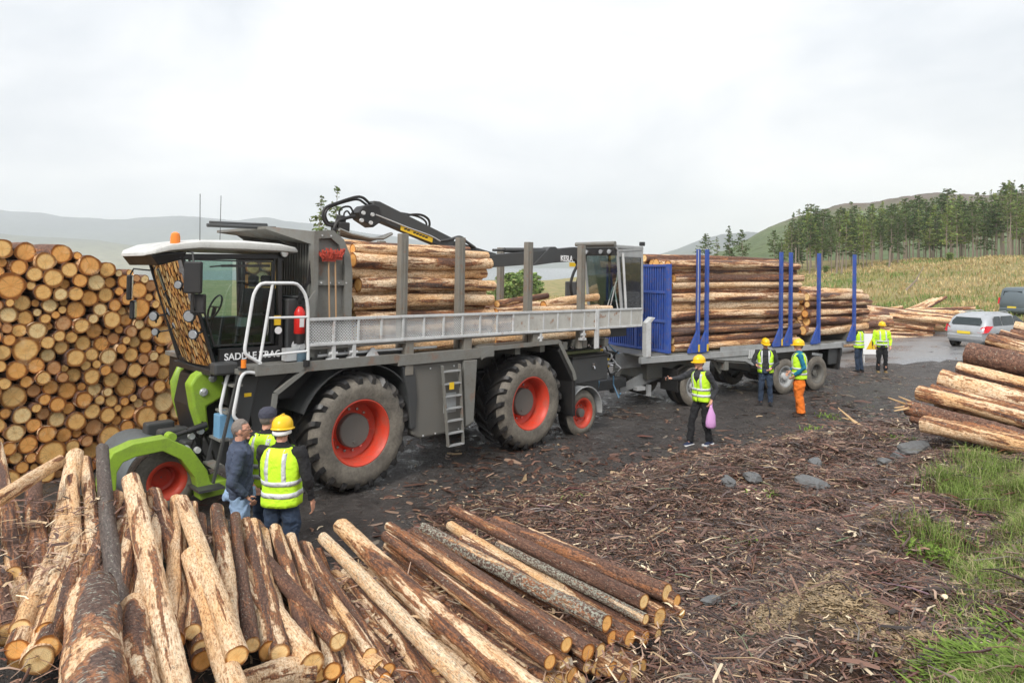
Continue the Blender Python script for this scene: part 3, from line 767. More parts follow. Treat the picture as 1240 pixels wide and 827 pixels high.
# packing layers under the visible ones
for i in range(52):
    x0 = -4.3 + i * .085; yn = 4.3 + .28 * (x0 + 4.3); zt_ = float(ztop(np.array([x0]), np.array([5.0]))[0]) - .20 - (i % 2) * .05
    dirx = -.42 if x0 < -2 else -.66
    a = Vector((x0 + 1.0, yn - .1 + fgr.uniform(-.1, .1), zt_)); ln = 2.3; c = a + Vector((dirx * ln, math.sqrt(1 - dirx ** 2) * ln, .10 if x0 < -2 else 0))
    put_log(a, c, fgr.uniform(.05, .072), LOG_HI[1:], (fgr.uniform(.3, .8), fgr.uniform(.1, .4), fgr.uniform(0, .3)), '', None, join=True)

# ---- heap at the right
RG = [((1118, 513), (1240, 540), 21, 11.6, (.72, .25, .3), 'pale tan log lowest at the front of the right-hand stack'),
 ((1099, 494), (1240, 532), 19, 12.0, (.25, .3, .1), 'dark red log second from the bottom of the right-hand stack, jutting out left'),
 ((1112, 475), (1240, 510), 19, 12.2, (.60, .25, .2), 'mottled log third from the bottom of the right-hand stack'),
 ((1128, 470), (1240, 499), 12, 12.5, (.35, .2, .1), 'thin split log with a pale edge in the right-hand stack'),
 ((1140, 459), (1240, 485), 25, 12.6, (.62, .2, .35), 'thick yellow and brown log midway up the right-hand stack'),
 ((1160, 446), (1240, 464), 17, 12.9, (.60, .2, .2), 'straight tan log above the thick two-tone one, right-hand stack'),
 ((1171, 428), (1240, 443), 28, 13.0, (.12, .2, .1), 'thickest dark brown log near the top of the right-hand stack'),
 ((1196, 411), (1240, 423), 17, 13.2, (.6, .2, .2), 'tan log resting on the thickest dark one at the right edge'),
 ((1224, 404), (1260, 409), 11, 13.6, (.3, .2, .1), 'thin dark log near the top of the right-hand stack'),
 ((1229, 395), (1262, 402), 13, 13.9, (.75, .2, .2), 'pale log topmost on the right-hand stack'),
 ((1134, 486), (1240, 515), 13, 12.15, (.5, .2, .1), 'thin mottled log between the third and fourth logs of the right-hand stack'),
 ((1153, 470), (1240, 490), 12, 12.7, (.8, .2, .1), 'thin pale log just under the straight tan one, right-hand stack'),
 ((1186, 438), (1240, 452), 12, 12.95, (.65, .2, .1), 'thin tan log tucked under the thickest dark brown one, right-hand stack'),
 ((1211, 404), (1250, 414), 10, 13.45, (.45, .2, .1), 'thin brown log behind the tan one at the right edge'),
 ((1104, 506), (1240, 545), 11, 11.9, (.3, .2, .1), 'thin dark log between the two lowest ones of the right-hand stack'),
 ((1175, 482), (1260, 504), 20, 12.4, (.4, .2, .1), 'brown log tucked behind the thin split one, right-hand stack')]
for n_, f_, w_, d_, c_, lab in RG:
    a = P(n_[0], n_[1], d_); e_ = P(f_[0], f_[1], d_ - 1.25 * (f_[0] - n_[0]) / 122.)
    dd = (e_ - a).normalized(); put_log(a, a + dd * 3.3, w_ / F * d_ / 2 * .92, LOG_HI[1:], c_, lab)
for i in range(26):
    t = i % 6; lay = i // 6
    a = P(1150 + 14 * t + 12 * lay, 505 - 16 * t, 12.7 + .28 * lay + .05 * t); a.z = min(a.z, 1.95)
    dd = Vector((.63, -.77, -.02)); put_log(a, a + dd * 3.2, .12, LOG_MID, (fgr.uniform(.2, .7), .2, .2), '', None, join=True)

# ================================================================== VEHICLE FRAMES
def vframe(o, vx, vy):
    d = Vector(((vx - 620) / F, 1, -(vy - HZ) / F)).normalized()
    y = Vector((-d.y, d.x, 0)).normalized()          # local Y points to the far side of the vehicle
    return Matrix.Translation(o) @ Matrix((d, y, d.cross(y))).transposed().to_4x4()
TM = vframe(P(438, 597, 10.62), 1455, 348)
_rw = P(990, 472.4, 20.6); _d = Vector((1376 / F, 1, -21 / F)).normalized()
LM = vframe(_rw - _d * 6.07, 1996, 341)
def onplane(Mx, px, py, y):
    """point where the view ray of a measured picture point meets the plane y of a vehicle -> (u, y, z)"""
    inv = Mx.inverted(); a = inv @ Vector((0, 0, CZ)); b_ = inv @ P(px, py, 1.0)
    t = (y - a.y) / (b_.y - a.y); return a + (b_ - a) * t
def T3(px, py, y): return onplane(TM, px, py, y)

WS = bpy.data.scenes.new('work')          # a scratch scene for evaluating modifiers, removed at the end
def evaluate(o):
    WS.collection.objects.link(o); vl = WS.view_layers[0]; vl.update(); me = bpy.data.meshes.new_from_object(o.evaluated_get(vl.depsgraph)); bpy.data.objects.remove(o); return me
def text_part(name, txt, size, loc, rot, mat, parent, ext=.004, align='LEFT', sx=1.0):
    c = bpy.data.curves.new(name, 'FONT'); c.body = txt; c.size = size; c.extrude = ext; c.align_x = align; c.offset = size * .02
    c.materials.append(M[mat]); o = bpy.data.objects.new(name, c)
    me = evaluate(o); o = link(name, me, parent); o.location = loc; o.rotation_euler = rot; o.scale = (sx, 1, 1); return o

# ---- big lugged wheel
def tyre_mesh(R_, W, rb, lugs=0, mat='tyre', lugh=.055, tread='tread'):
    b = MB()
    prof = [(rb, W * .10), (rb + .03, W * .035), (rb + (R_ - rb) * .4, 0.0), (R_ - .16 * R_, W * .015), (R_ - .075 * R_, W * .09)]
    rt = R_ - (lugh if lugs else .0)
    tr = [(rt, W * .16), (rt + .006, W * .35), (rt + .008, W * .5), (rt + .006, W * .65), (rt, W * .84)]
    b.lathe(prof[:-1] + [(rt - .03, W * .09)] + tr[:1], seg=56); b.cur = 1; b.lathe(tr, seg=56); b.cur = 0
    b.lathe([tr[-1], (rt - .03, W * .91)] + [(r, W - y) for r, y in prof[:-1][::-1]], seg=56)
    b.cur = 1
    if lugs:
        for sd in (0, 1):
            for i in range(lugs):
                a0 = 2 * math.pi * (i + .5 * sd) / lugs; path = []
                for t, da, hh, wd in ((.52, 0, 1, .075), (.40, .10, 1, .075), (.28, .20, 1, .085), (.15, .29, .95, .10), (.06, .34, .62, .10), (.01, .36, -.2, .085)):
                    y = W * t if sd == 0 else W * (1 - t); path.append((a0 - da, y, rt + lugh * hh, wd))
                vs = []
                for a, y, rr, wd in path:
                    for k, (r2, s2) in enumerate(((rr - .09, -.62), (rr, -.42), (rr, .42), (rr - .09, .62))):
                        aa = a + s2 * wd / R_; vs.append((r2 * math.cos(aa), y, r2 * math.sin(aa)))
                n = len(path); fs = [(0, 1, 2, 3), tuple(4 * (n - 1) + j for j in range(4))]
                for q in range(n - 1):
                    for j in range(4): fs.append((4 * q + j, 4 * q + (j + 1) % 4, 4 * q + 4 + (j + 1) % 4, 4 * q + 4 + j))
                b.add(vs, fs)
    else:
        for i in range(40):
            a = 2 * math.pi * i / 40
            for q in (.28, .5, .72): b.box((math.cos(a) * (rt + .002), W * q, math.sin(a) * (rt + .002)), (.012, W * .19, .05), Matrix.Rotation(-a, 3, 'Y'))
    return b.mesh('tyre', [mat, tread], smooth=True)
def rim_mesh(rb, W, mat, depth, lipw=.03):
    b = MB(); b.lathe([(rb + .035, W * .10 + .01), (rb + .03, W * .05), (rb + .008, W * .04), (rb - .012, W * .07), (rb - .035, W * .11), (rb - .055, W * .22), (rb - .06, depth), (rb - .12, depth + .03), (rb * .62, depth + .035), (rb * .55, depth), (.01, depth)], seg=56)
    b.lathe([(rb - .055, W * .22), (rb - .05, W * .9)], seg=40)
    return b.mesh('rim', mat, smooth=True)
BT = tyre_mesh(.925, .80, .50, 21); BR = rim_mesh(.50, .80, 'red', .34)
def bolts_mesh(r, n, y, s=.016):
    b = MB()
    for i in range(n):
        a = 2 * math.pi * i / n; c = (r * math.cos(a), y, r * math.sin(a)); b.tube([c, (c[0], y - .03, c[2])], s, 6)
    return b.mesh('wheel_nut', 'chrome')
BN = bolts_mesh(.335, 14, .375, .024)
b = MB(); b.lathe([(.27, .36), (.268, .24), (.25, .222), (.06, .215), (.0, .215)], seg=40); b.tube([(0, .22, -.17), (0, .20, -.17)], .025, 8); BH = b.mesh('hub', 'hub_grey', smooth=True)
def put_wheel(parent, x, y, z, parts, flip=False, spin=0, name='wheel'):
    t = link(name, parts[0], parent); t.location = (x, y, z); t.rotation_euler = (0, spin, 0)
    if flip: t.rotation_euler = (0, spin, math.pi)
    for nm, me in parts[1:]: link(nm, me, t)
    return t
WB = [BT, ('rim', BR), ('hub', BH), ('wheel_nuts', BN)]

tr = empty('log_hauling_tractor', TM, 'green and grey forestry tractor carrying logs, with huge red-rimmed tyres and a loading crane', 'tractor')
put_wheel(tr, 0, 0, .925, WB, spin=.1); put_wheel(tr, 3.84, 0, .925, WB, spin=.5)
put_wheel(tr, 0, 3.0, .925, WB, True, spin=.3); put_wheel(tr, 3.84, 3.0, .925, WB, True)
ST = tyre_mesh(.49, .36, .30); SR = rim_mesh(.30, .36, 'red', .14); SN = bolts_mesh(.16, 10, .14, .012)
b = MB(); b.lathe([(.10, .16), (.09, .05), (.0, .04)], seg=20); SH = b.mesh('hub', 'hub_grey', smooth=True)
put_wheel(tr, 5.56, .12, .50, [ST, ('rim', SR), ('hub', SH), ('wheel_nuts', SN)]); put_wheel(tr, 5.56, 2.9, .50, [ST, ('rim', SR), ('hub', SH), ('wheel_nuts', SN)], True)
b = MB(); pts = [(5.56 + .56 * math.cos(a), .50 + .56 * math.sin(a)) for a in np.linspace(-.1, 2.3, 16)]
for p, q in zip(pts, pts[1:]): b.bar((p[0], .28, p[1]), (q[0], .28, q[1]), .42, .012, (0, 0, 1) if abs(q[1] - p[1]) < abs(q[0] - p[0]) else (1, 0, 0))
for off in (.07, .49): b.tube([(p[0] + .0, off, p[1] + .012) for p in pts], .014, 6)
b.build('small_mudguard', 'light_grey', tr, smooth=True)

# chassis
b = MB(); b.bx(-1.9, 7.2, 1.0, 1.25, .95, 1.45); b.bx(-1.9, 7.2, 1.75, 2.0, .95, 1.45)
for u in (-1.5, -.7, .9, 2.2, 3.0, 4.6, 5.6, 6.6): b.bx(u - .1, u + .1, 1.25, 1.75, 1.0, 1.4)
for u in (0, 3.84): b.tube([(u, .5, .92), (u, 2.5, .92)], .16, 14); b.ball((u, 1.5, .92), (.38, .3, .36)); b.tube([(u, .45, .92), (u, .62, .92)], .3, 18)
b.tube([(0, 1.5, .9), (3.84, 1.5, .9)], .07, 10)
b.build('chassis', 'dark_grey', tr, bevel=.01)
b = MB(); b.bx(-1.3, 7.3, .95, 2.05, 1.55, 1.92); b.build('deck_frame', 'frame_grey', tr, bevel=.01)
b = MB()
for u in (.87, 1.5, 2.1, 2.8, 3.5, 4.2, 4.9, 5.55, 6.3): b.bx(u - .07, u + .07, .1, 2.9, 1.90, 2.06)
b.build('cross_bearers', 'frame_grey', tr, bevel=.006)
# near side platform edge and front guard
b = MB(); b.bx(-1.75, .62, -.02, .5, 2.02, 2.10); b.bx(-1.75, .62, -.03, 0.0, 1.97, 2.12); b.bx(.62, 2.6, -.03, .12, 1.92, 2.10); b.bx(-1.95, -1.2, .02, 3.0, 2.0, 2.07)
b.bx(2.35, 2.75, -.035, .12, 1.93, 2.13)
b.build('side_platform', 'plate_grey', tr, bevel=.006)
b = MB(); b.bx(-1.9, .5, .52, 2.95, 1.5, 2.0); b.build('engine_bay', 'black', tr, bevel=.02)
# front wheel liner: dark arch in front of the tyre
b = MB()
an = np.linspace(.55, 2.75, 16); R1 = 1.06
for a, c in zip(an, an[1:]):
    p = (R1 * math.cos(a), .925 + R1 * math.sin(a)); q = (R1 * math.cos(c), .925 + R1 * math.sin(c))
    b.add([(p[0], .05, p[1]), (p[0], .85, p[1]), (q[0], .85, q[1]), (q[0], .05, q[1]), (p[0] * 1.02, .05, p[1] + .02), (p[0] * 1.02, .85, p[1] + .02), (q[0] * 1.02, .85, q[1] + .02), (q[0] * 1.02, .05, q[1] + .02)],
          [(0, 1, 2, 3), (4, 5, 6, 7), (0, 4, 7, 3), (1, 5, 6, 2), (0, 1, 5, 4), (3, 2, 6, 7)])
b.build('front_wheel_arch', 'dark_grey', tr)
# dark guard plate behind ladder, sloping
b = MB(); b.prism([(-1.78, 2.0), (-1.05, 2.0), (-1.32, 1.72), (-1.42, 1.05), (-1.62, 1.05)], .28, .34); b.build('guard_plate', 'dark_grey', tr, bevel=.006)
b = MB(); b.bar((-1.45, .0, 1.70), (-1.0, .0, 2.0), .06, .06, (0, 1, 0)); b.bar((-1.45, .0, 1.70), (-1.5, .0, 1.25), .06, .06, (0, 1, 0)); b.build('guard_strut', 'plate_grey', tr)
# central tank
b = MB(); b.prism([(.76, 1.92), (2.30, 1.92), (2.30, .72), (2.05, .66), (1.12, .66), (.98, .74), (.93, 1.25)], .04, 1.0); b.build('side_tank', 'hub_grey', tr, bevel=.035)
b = MB(); b.prism([(2.02, 1.90), (2.34, 1.90), (2.28, .80), (2.10, .74)], -.03, .04); b.build('tank_cover', 'plate_grey', tr, bevel=.012)
b = MB(); b.prism([(.72, 1.90), (.98, 1.88), (1.05, 1.35), (1.02, .85), (.92, .85), (.86, 1.4)], .0, .5); b.build('tank_fairing', 'dark_grey', tr, bevel=.02)
# boarding ladder in tank
lad = MB()
for u0, u1 in ((1.52, 1.68), (1.90, 2.02)): lad.bar((u0, -.05, 1.86), (u1, -.05, .45), .035, .05, (0, 1, 0))
LAD = lad.build('tank_ladder', 'plate_grey', tr, bevel=.004)
for i in range(7):
    z = .46 + i * .215; u0 = 1.68 - (z - .45) * .113; u1 = 2.02 - (z - .45) * .085
    b = MB(); b.bx(u0, u1, -.08, .0, z - .012, z + .012); b.build('rung', 'light_grey', LAD)
b = MB(); b.bx(1.66, 1.76, -.085, -.078, 1.44, 1.56); b.build('warning_sticker', 'yellow', tr)
b = MB(); b.bx(1.63, 1.90, .02, .04, 1.02, 1.36); b.build('number_panel', 'light_grey', tr)
# rear mudguard
b = MB(); mg = [(2.42, 1.95), (2.75, 2.10), (4.55, 2.12), (5.03, 1.45), (5.08, 1.30)]
for p, q in zip(mg, mg[1:]): b.bar((p[0], .42, p[1]), (q[0], .42, q[1]), .90, .018, (0, 0, 1)); b.bar((p[0], -.03, p[1] - .02), (q[0], -.03, q[1] - .02), .02, .085, (0, 0, 1))
b.build('rear_mudguard', 'plate_grey', tr)
b = MB(); b.prism([(4.62, 1.98), (5.03, 1.36), (5.10, 1.28), (5.12, .52), (5.02, .52), (5.0, 1.25), (4.55, 1.9)], -.02, .84); b.build('mudflap', 'black', tr, bevel=.01)
# toolbox
tb = MB(); tb.bx(5.32, 6.55, .25, .85, 1.12, 1.66); TB = tb.build('toolbox', 'dark_grey', tr, bevel=.02)
b = MB(); b.bx(5.29, 6.58, .22, .88, 1.66, 1.70); b.build('lid', 'black', TB, bevel=.006)
b = MB(); b.bx(5.98, 6.06, .23, .25, 1.40, 1.52); b.tube([(6.02, .22, 1.46), (6.02, .20, 1.40)], .02, 6); b.build('catch', 'chrome', TB)
b = MB(); b.bx(4.95, 6.6, .5, 1.0, 1.72, 1.78); b.build('moss_streaked_shelf', paint('mossy', (.12, .13, .06), .9, .3), tr)
b = MB(); b.bx(4.7, 6.9, .6, 1.0, 1.82, 2.02); b.bx(5.1, 6.7, .55, .62, 1.86, 1.98); b.build('valve_block', 'black', tr, bevel=.01)
rv = random.Random(21)
for i in range(5):
    b = MB(); u = 4.9 + i * .3; b.tube([(u, .52, 1.9), (u, .44, 1.9)], .035, 8); b.tube([(u + .1, .52, 1.86), (u + .1, .47, 1.86)], .02, 6); b.build('fitting', 'chrome', tr, smooth=True)
# clutter of hoses and couplings behind
cols_ = ['rubber_hose', 'rubber_hose', 'rubber_hose', 'galv', 'yellow', 'rubber_hose', 'blue_can', 'chrome']
for i in range(26):
    u = rv.uniform(6.5, 7.9); y = rv.uniform(.9, 2.0); z = rv.uniform(.9, 2.25); p = [Vector((u, y, z))]
    for k in range(4): p.append(p[-1] + Vector((rv.uniform(-.12, .3), rv.uniform(-.2, .2), rv.uniform(-.32, .2))))
    sm_ = []
    for a, c in zip(p, p[1:]): sm_ += [a, a.lerp(c, .5)]
    b = MB(); b.tube(sm_, .018, 6); b.build('hydraulic_hose', cols_[i % 8], tr, smooth=True)
for i in range(22):
    b = MB(); c = (rv.uniform(6.6, 7.7), rv.uniform(.8, 1.3), rv.uniform(1.2, 2.1)); b.tube([c, (c[0] + .08, c[1] - .05, c[2])], .028, 8); b.build('coupling', ['chrome', 'yellow', 'galv', 'red_plastic'][i % 4], tr)
b = MB(); b.bx(6.6, 8.6, 1.2, 1.8, .62, .86); b.tube([(8.4, 1.5, .95), (8.4, 1.5, .45)], .08, 12); b.bx(6.2, 7.2, 1.0, 2.0, .7, 1.5); b.build('hitch', 'dark_grey', tr, bevel=.02)
# crane pedestal
b = MB(); b.tube([(6.85, 1.55, 1.5), (6.85, 1.55, 3.3)], .2, 18); b.bx(6.2, 8.3, 1.0, 2.1, 1.95, 2.2); b.bx(6.6, 8.5, .75, 2.2, 2.36, 2.5); b.bx(7.3, 8.2, .6, 1.2, 2.2, 2.36); b.build('crane_pedestal', 'dark_grey', tr, bevel=.02)

# stakes
def stake_part(u, y, z0, z1):
    b = MB(); b.bx(u - .075, u + .075, y - .06, y + .06, z0, z1); b.bx(u - .02, u + .02, y - .075, y - .06, z0 + .1, z1 - .1)
    b.build('stake', 'stake', tr, bevel=.008)
M['stake'] = paint('weathered_stake', (.20, .19, .165), .7, .6, dcol=(.16, .11, .07), rust=.35, dscale=4)
for u in (.86, 2.12, 3.9, 5.55):
    stake_part(u, .24, 1.72 if u < 3 else 2.0, 4.09); stake_part(u, 2.76, 1.9, 4.09)
# walkway screen
wk = MB(); U0, U1 = -.98, 7.46
wk.bar((U0, -.02, 2.725), (U1, -.02, 2.70), .045, .045); wk.bar((U0, -.02, 2.355), (U1, -.02, 2.31), .045, .045)
wk.bar((U0, .18, 2.34), (U1, .18, 2.30), .04, .04)
WK = wk.build('walkway_frame', 'galv', tr, bevel=.006)
us = np.linspace(U0, U1, 21)
for i, u in enumerate(us):
    zt, zb_ = 2.725 - .003 * (u - U0), 2.355 - .0053 * (u - U0)
    b = MB(); b.bx(u - .018, u + .018, -.035, -.005, zb_ + .02, zt - .02); b.build('upright', 'galv', WK)
    if i == 20: break
    v2 = us[i + 1]; b = MB()
    if i < 10:
        n = 8; w_ = (v2 - u) / n; hh = zt - zb_ - .05; sl_ = hh / (w_ * 1.0)
        a0, a1, z0, z1 = u + .018, v2 - .018, zb_ + .022, zt - .022; W_ = a1 - a0; H_ = z1 - z0; st = .047
        k = -H_
        while k < W_:
            for sg in (1, -1):
                p0 = [max(k, 0), max(-k, 0)]; p1 = [min(W_, k + H_), 0]; p1[1] = p1[0] - k
                if p1[0] > p0[0] + .004:
                    f_ = (lambda q: (a0 + q[0], .0 if sg > 0 else -.004, z0 + q[1])) if sg > 0 else (lambda q: (a1 - q[0], -.004, z0 + q[1]))
                    b.bar(f_(p0), f_(p1), .004, .013, (0, 0, 1))
            k += st
        b.build('mesh_infill', 'galv', WK, fix=False)
    else:
        b.bx(u + .018, v2 - .018, -.022, -.014, zb_ + .022, zt - .022); b.build('screen_panel', 'screen', WK) if 'screen' in M else None
        if 'screen' not in M:
            M['screen'] = paint('screen_panel', (.50, .49, .45), .5, .35, rust=.75, dscale=2.2); b.build('screen_panel', 'screen', WK)
b = MB(); b.bx(-.9, 7.3, .0, .16, 2.28, 2.30); b.build('tread_plate', 'plate_grey', WK)
for u in (-.55, -.2, 4.02, 5.35):
    b = MB(); b.bx(u - .03, u + .03, -.03, .12, 2.12, 2.34); b.tube([(u - .07, .0, 2.2), (u + .07, .0, 2.2)], .03, 8); b.bx(u - .09, u + .09, -.02, .06, 2.08, 2.13); b.build('hinge_bracket', 'galv', tr, bevel=.004)
b = MB(); b.bx(5.72, 5.84, -.05, .0, 1.88, 2.72); b.bx(5.76, 5.80, -.065, -.05, 1.9, 2.7); b.build('drop_post', 'galv', tr, bevel=.005)
for q_ in ((5.28, 5.40, .05, .15, 1.9, 2.28), (.78, .94, -.01, .12, 1.75, 2.34), (2.04, 2.22, -.01, .12, 1.85, 2.34), (3.82, 3.98, .0, .14, 2.08, 2.32)): b = MB(); b.bx(*q_); b.build('stake_foot', 'stake', tr, bevel=.006)

# headboard
b = MB()
b.bx(-.62, -.55, .35, 2.75, 2.05, 3.95)
for i in range(27): y = .40 + i * .086; b.bx(-.72, -.62, y, y + .036, 2.55, 3.90)
HB = b.build('headboard', 'frame_grey', tr)
b = MB(); ck = [(-.78, 2.1), (-.78, 4.04), (-.46, 4.07), (-.27, 3.93), (-.15, 3.68), (-.11, 3.4), (-.11, 2.1)]
ci = [(-.70, 2.25), (-.70, 3.93), (-.50, 3.95), (-.36, 3.85), (-.27, 3.66), (-.24, 3.40), (-.24, 2.25)]
n = len(ck)
vs = [(x, .22, z) for x, z in ck] + [(x, .22, z) for x, z in ci] + [(x, .34, z) for x, z in ck] + [(x, .30, z) for x, z in ci]
fs = []
for i in range(n):
    j = (i + 1) % n; fs += [(i, j, n + j, n + i), (n + i, n + j, 3 * n + j, 3 * n + i), (i, j, 2 * n + j, 2 * n + i)]
fs += [tuple(3 * n + i for i in range(n)), tuple(2 * n + i for i in range(n))]
b.add(vs, fs); b.bx(-.70, -.24, .235, .30, 3.22, 3.30); b.bx(-.70, -.24, .235, .30, 2.68, 2.74)
b.add([(x, y + .0, z) for (x, z) in ck for y in (.34, .38)], [(2 * i, 2 * i + 1, 2 * ((i + 1) % n) + 1, 2 * ((i + 1) % n)) for i in range(n)])
b.build('side_cheek', 'plate_grey', tr)
b = MB(); b.bx(-.78, -.11, 2.6, 2.78, 2.1, 4.0); b.build('side_cheek', 'plate_grey', tr, bevel=.01)
b = MB()
b.add([(-.55, .42, 4.06), (-.55, 2.75, 4.06), (-1.30, 2.6, 4.10), (-1.30, .75, 4.10), (-.78, .30, 4.04),
       (-.55, .42, 4.01), (-.55, 2.75, 4.01), (-1.30, 2.6, 4.06), (-1.30, .75, 4.06), (-.78, .30, 3.84)], [(0, 1, 2, 3, 4), (5, 6, 7, 8, 9), (0, 1, 6, 5), (1, 2, 7, 6), (2, 3, 8, 7), (3, 4, 9, 8), (4, 0, 5, 9)])
for y in (.9, 1.5, 2.1): b.prism([(-.62, 4.0), (-1.25, 4.06), (-.62, 3.7)], y, y + .03)
b.build('canopy', 'plate_grey', tr)
for y, z, u1 in ((1.05, 4.10, -2.05), (1.35, 4.16, -1.9)):
    b = MB(); b.tube([(-1.0, y, z), (u1, y, z - .02)], .028, 8); b.build('canopy_pipe', 'dark_grey', tr)
b = MB(); b.bx(-1.12, -.78, .35, 1.8, 2.1, 3.02); b.bx(-1.0, -.78, .32, .8, 3.02, 3.06); b.build('air_filter_box', 'dark_grey', tr, bevel=.02)
b = MB(); b.prism([(-.93, 2.15), (-.93, 2.95), (-.78, 3.15), (-.78, 2.15)], .14, .18); b.build('box_plate', 'plate_grey', tr)
b = MB(); b.tube([(-.98, .16, 2.32), (-.98, .28, 2.32)], .10, 18); b.tube([(-.98, .13, 2.32), (-.98, .16, 2.32)], .05, 12); b.bx(-1.22, -1.06, .15, .3, 2.12, 2.30); b.build('hose_reel', 'galv', tr, smooth=True)
b = MB(); b.tube([(-.98, .12, 2.10), (-.98, .12, 2.26)], .085, 14); b.build('fluid_pot', paint('blue_grey', (.08, .13, .17)), tr, smooth=True)

for z, y, u0, u1, r_, mt in ((2.17, .10, -.75, 1.5, .022, 'galv'), (2.13, .16, -.6, .8, .03, 'dark_grey'), (1.86, .50, 4.2, 6.9, .02, 'rubber_hose'), (1.80, .54, 4.3, 6.6, .02, 'rubber_hose')):
    b = MB(); b.tube([(u0, y, z), (u0 * .6 + u1 * .4, y, z + .015), (u1, y, z)], r_, 8); b.build('pipe', mt, tr, smooth=True)
b = MB(); b.prism([(.05, 2.1), (.30, 2.1), (.20, 2.24), (.15, 2.24)], .03, .06); b.build('lashing_eye', 'galv', tr)
for i in range(7):
    u = -.95 + i * .02; b = MB(); b.tube([(u, .34, 2.4), (u - .03 - .02 * i, .28, 2.9 + .05 * i), (u + .12, .3, 3.3), (u + .2, .36, 3.7)], .011, 5); b.build('cable', 'rubber_hose', tr, smooth=True)
for u in (-.65, -.5, -.35, -.22):
    for z in (2.2, 3.26, 3.98 if u < -.4 else 2.7): b = MB(); b.tube([(u, .225, z), (u, .21, z)], .014, 6); b.build('bolt', 'galv', tr)
for i in range(9):
    b = MB(); b.tube([(1.2 + i * .13, .045, .70 + (i % 2) * 1.12), (1.2 + i * .13, .03, .70 + (i % 2) * 1.12)], .016, 6); b.build('bolt', 'galv', tr)
# --- cab
cab = MB(); CF, CB_ = .40, 1.86
def pil(a, c, w=.06, d=.07): cab.bar(a, c, w, d, (0, 1, 0))
for y in (CF + .03, CB_ - .03):
    pil((-2.12, y, 2.05), (-2.60, y, 3.62), .045, .045); pil((-1.18, y, 2.05), (-1.24, y, 3.64), .06, .09); pil((-2.60, y, 3.60), (-1.24, y, 3.64), .07, .07)
    cab.bx(-2.08, -1.15, y - .035, y + .035, 2.02, 2.33)
cab.bar((-2.60, CF, 3.60), (-2.60, CB_, 3.60), .07, .07); cab.bar((-1.2, CF, 3.62), (-1.2, CB_, 3.62), .07, .07); cab.bx(-2.2, -1.15, CF, CB_, 1.96, 2.04)
cab.prism([(-2.15, 2.12), (-2.12, 1.98), (-2.04, 1.98), (-2.06, 2.12)], CF + .05, CB_ - .05); cab.bx(-1.24, -1.16, CF + .05, CB_ - .05, 2.04, 2.75)
cab.bx(-1.33, -1.30, CF - .01, CF + .02, 2.36, 3.6); cab.bx(-1.14, -.99, CF + .15, 1.6, 2.0, 2.95)
CABF = cab.build('cab_frame', 'black', tr, bevel=.008)
b = MB(); vs = []; NY, NZ = 14, 10
for iz in range(NZ + 1):
    for iy in range(NY + 1):
        ty, tz = iy / NY, iz / NZ; y = CF + .04 + (CB_ - CF - .08) * ty; z = 2.08 + 1.50 * tz
        vs.append((-2.10 - .475 * tz - .10 * (1 - (2 * ty - 1) ** 2) - .03 * math.sin(math.pi * tz), y, z))
b.add(vs, [(q_, q_ + 1, q_ + NY + 2, q_ + NY + 1) for r_ in range(NZ) for q_ in range(r_ * (NY + 1), r_ * (NY + 1) + NY)])
b.build('windscreen', 'windscreen', tr, smooth='all', fix=False)
def pane(pts, nm='side_window', mt='glass'):
    b = MB(); b.add(pts, [tuple(range(len(pts)))]); b.build(nm, mt, tr, fix=False)
for y in (CF + .01, CB_ - .01): pane([(-2.14, y, 2.36), (-1.33, y, 2.36), (-1.33, y, 3.58), (-2.53, y, 3.58)], 'door_glass' if y < 1 else 'side_window')
pane([(-1.18, CF + .08, 2.75), (-1.18, CB_ - .08, 2.75), (-1.21, CB_ - .08, 3.58), (-1.21, CF + .08, 3.58)], 'rear_window')
for pts in (((-2.16, CF - .01, 2.38), (-2.52, CF - .01, 3.56)), ((-2.52, CF - .01, 3.56), (-1.35, CF - .01, 3.56)), ((-1.35, CF - .01, 3.56), (-1.35, CF - .01, 2.38)), ((-1.35, CF - .01, 2.38), (-2.16, CF - .01, 2.38))):
    b = MB(); b.bar(pts[0], pts[1], .02, .035, (0, 1, 0)); b.build('door_frame', 'black', tr)
b = MB(); b.tube([(-1.42, CF - .03, 2.5), (-1.42, CF - .06, 2.55), (-1.42, CF - .06, 2.8), (-1.42, CF - .03, 2.85)], .012, 6); b.build('door_handle', 'chrome', tr)
b = MB(); b.bar((-2.25, CF - .03, 3.47), (-1.95, CF - .04, 3.50), .02, .02); b.bar((-2.1, CF - .04, 3.485), (-1.4, CF - .03, 3.50), .02, .035); b.build('side_wiper', 'black', tr)
b = MB(); b.bar((-2.33, CF + .4, 2.95), (-2.50, 1.1, 3.45), .015, .02); b.bar((-2.60, 1.1, 3.55), (-2.43, 1.1, 3.05), .012, .03, (0, 1, 0)); b.build('front_wiper', 'black', tr)
text_part('cab_lettering', 'SADDLE TRAC', .135, (-2.02, CF - .012, 2.17), (R(90), 0, 0), 'white_print', tr, .003, sx=.95)
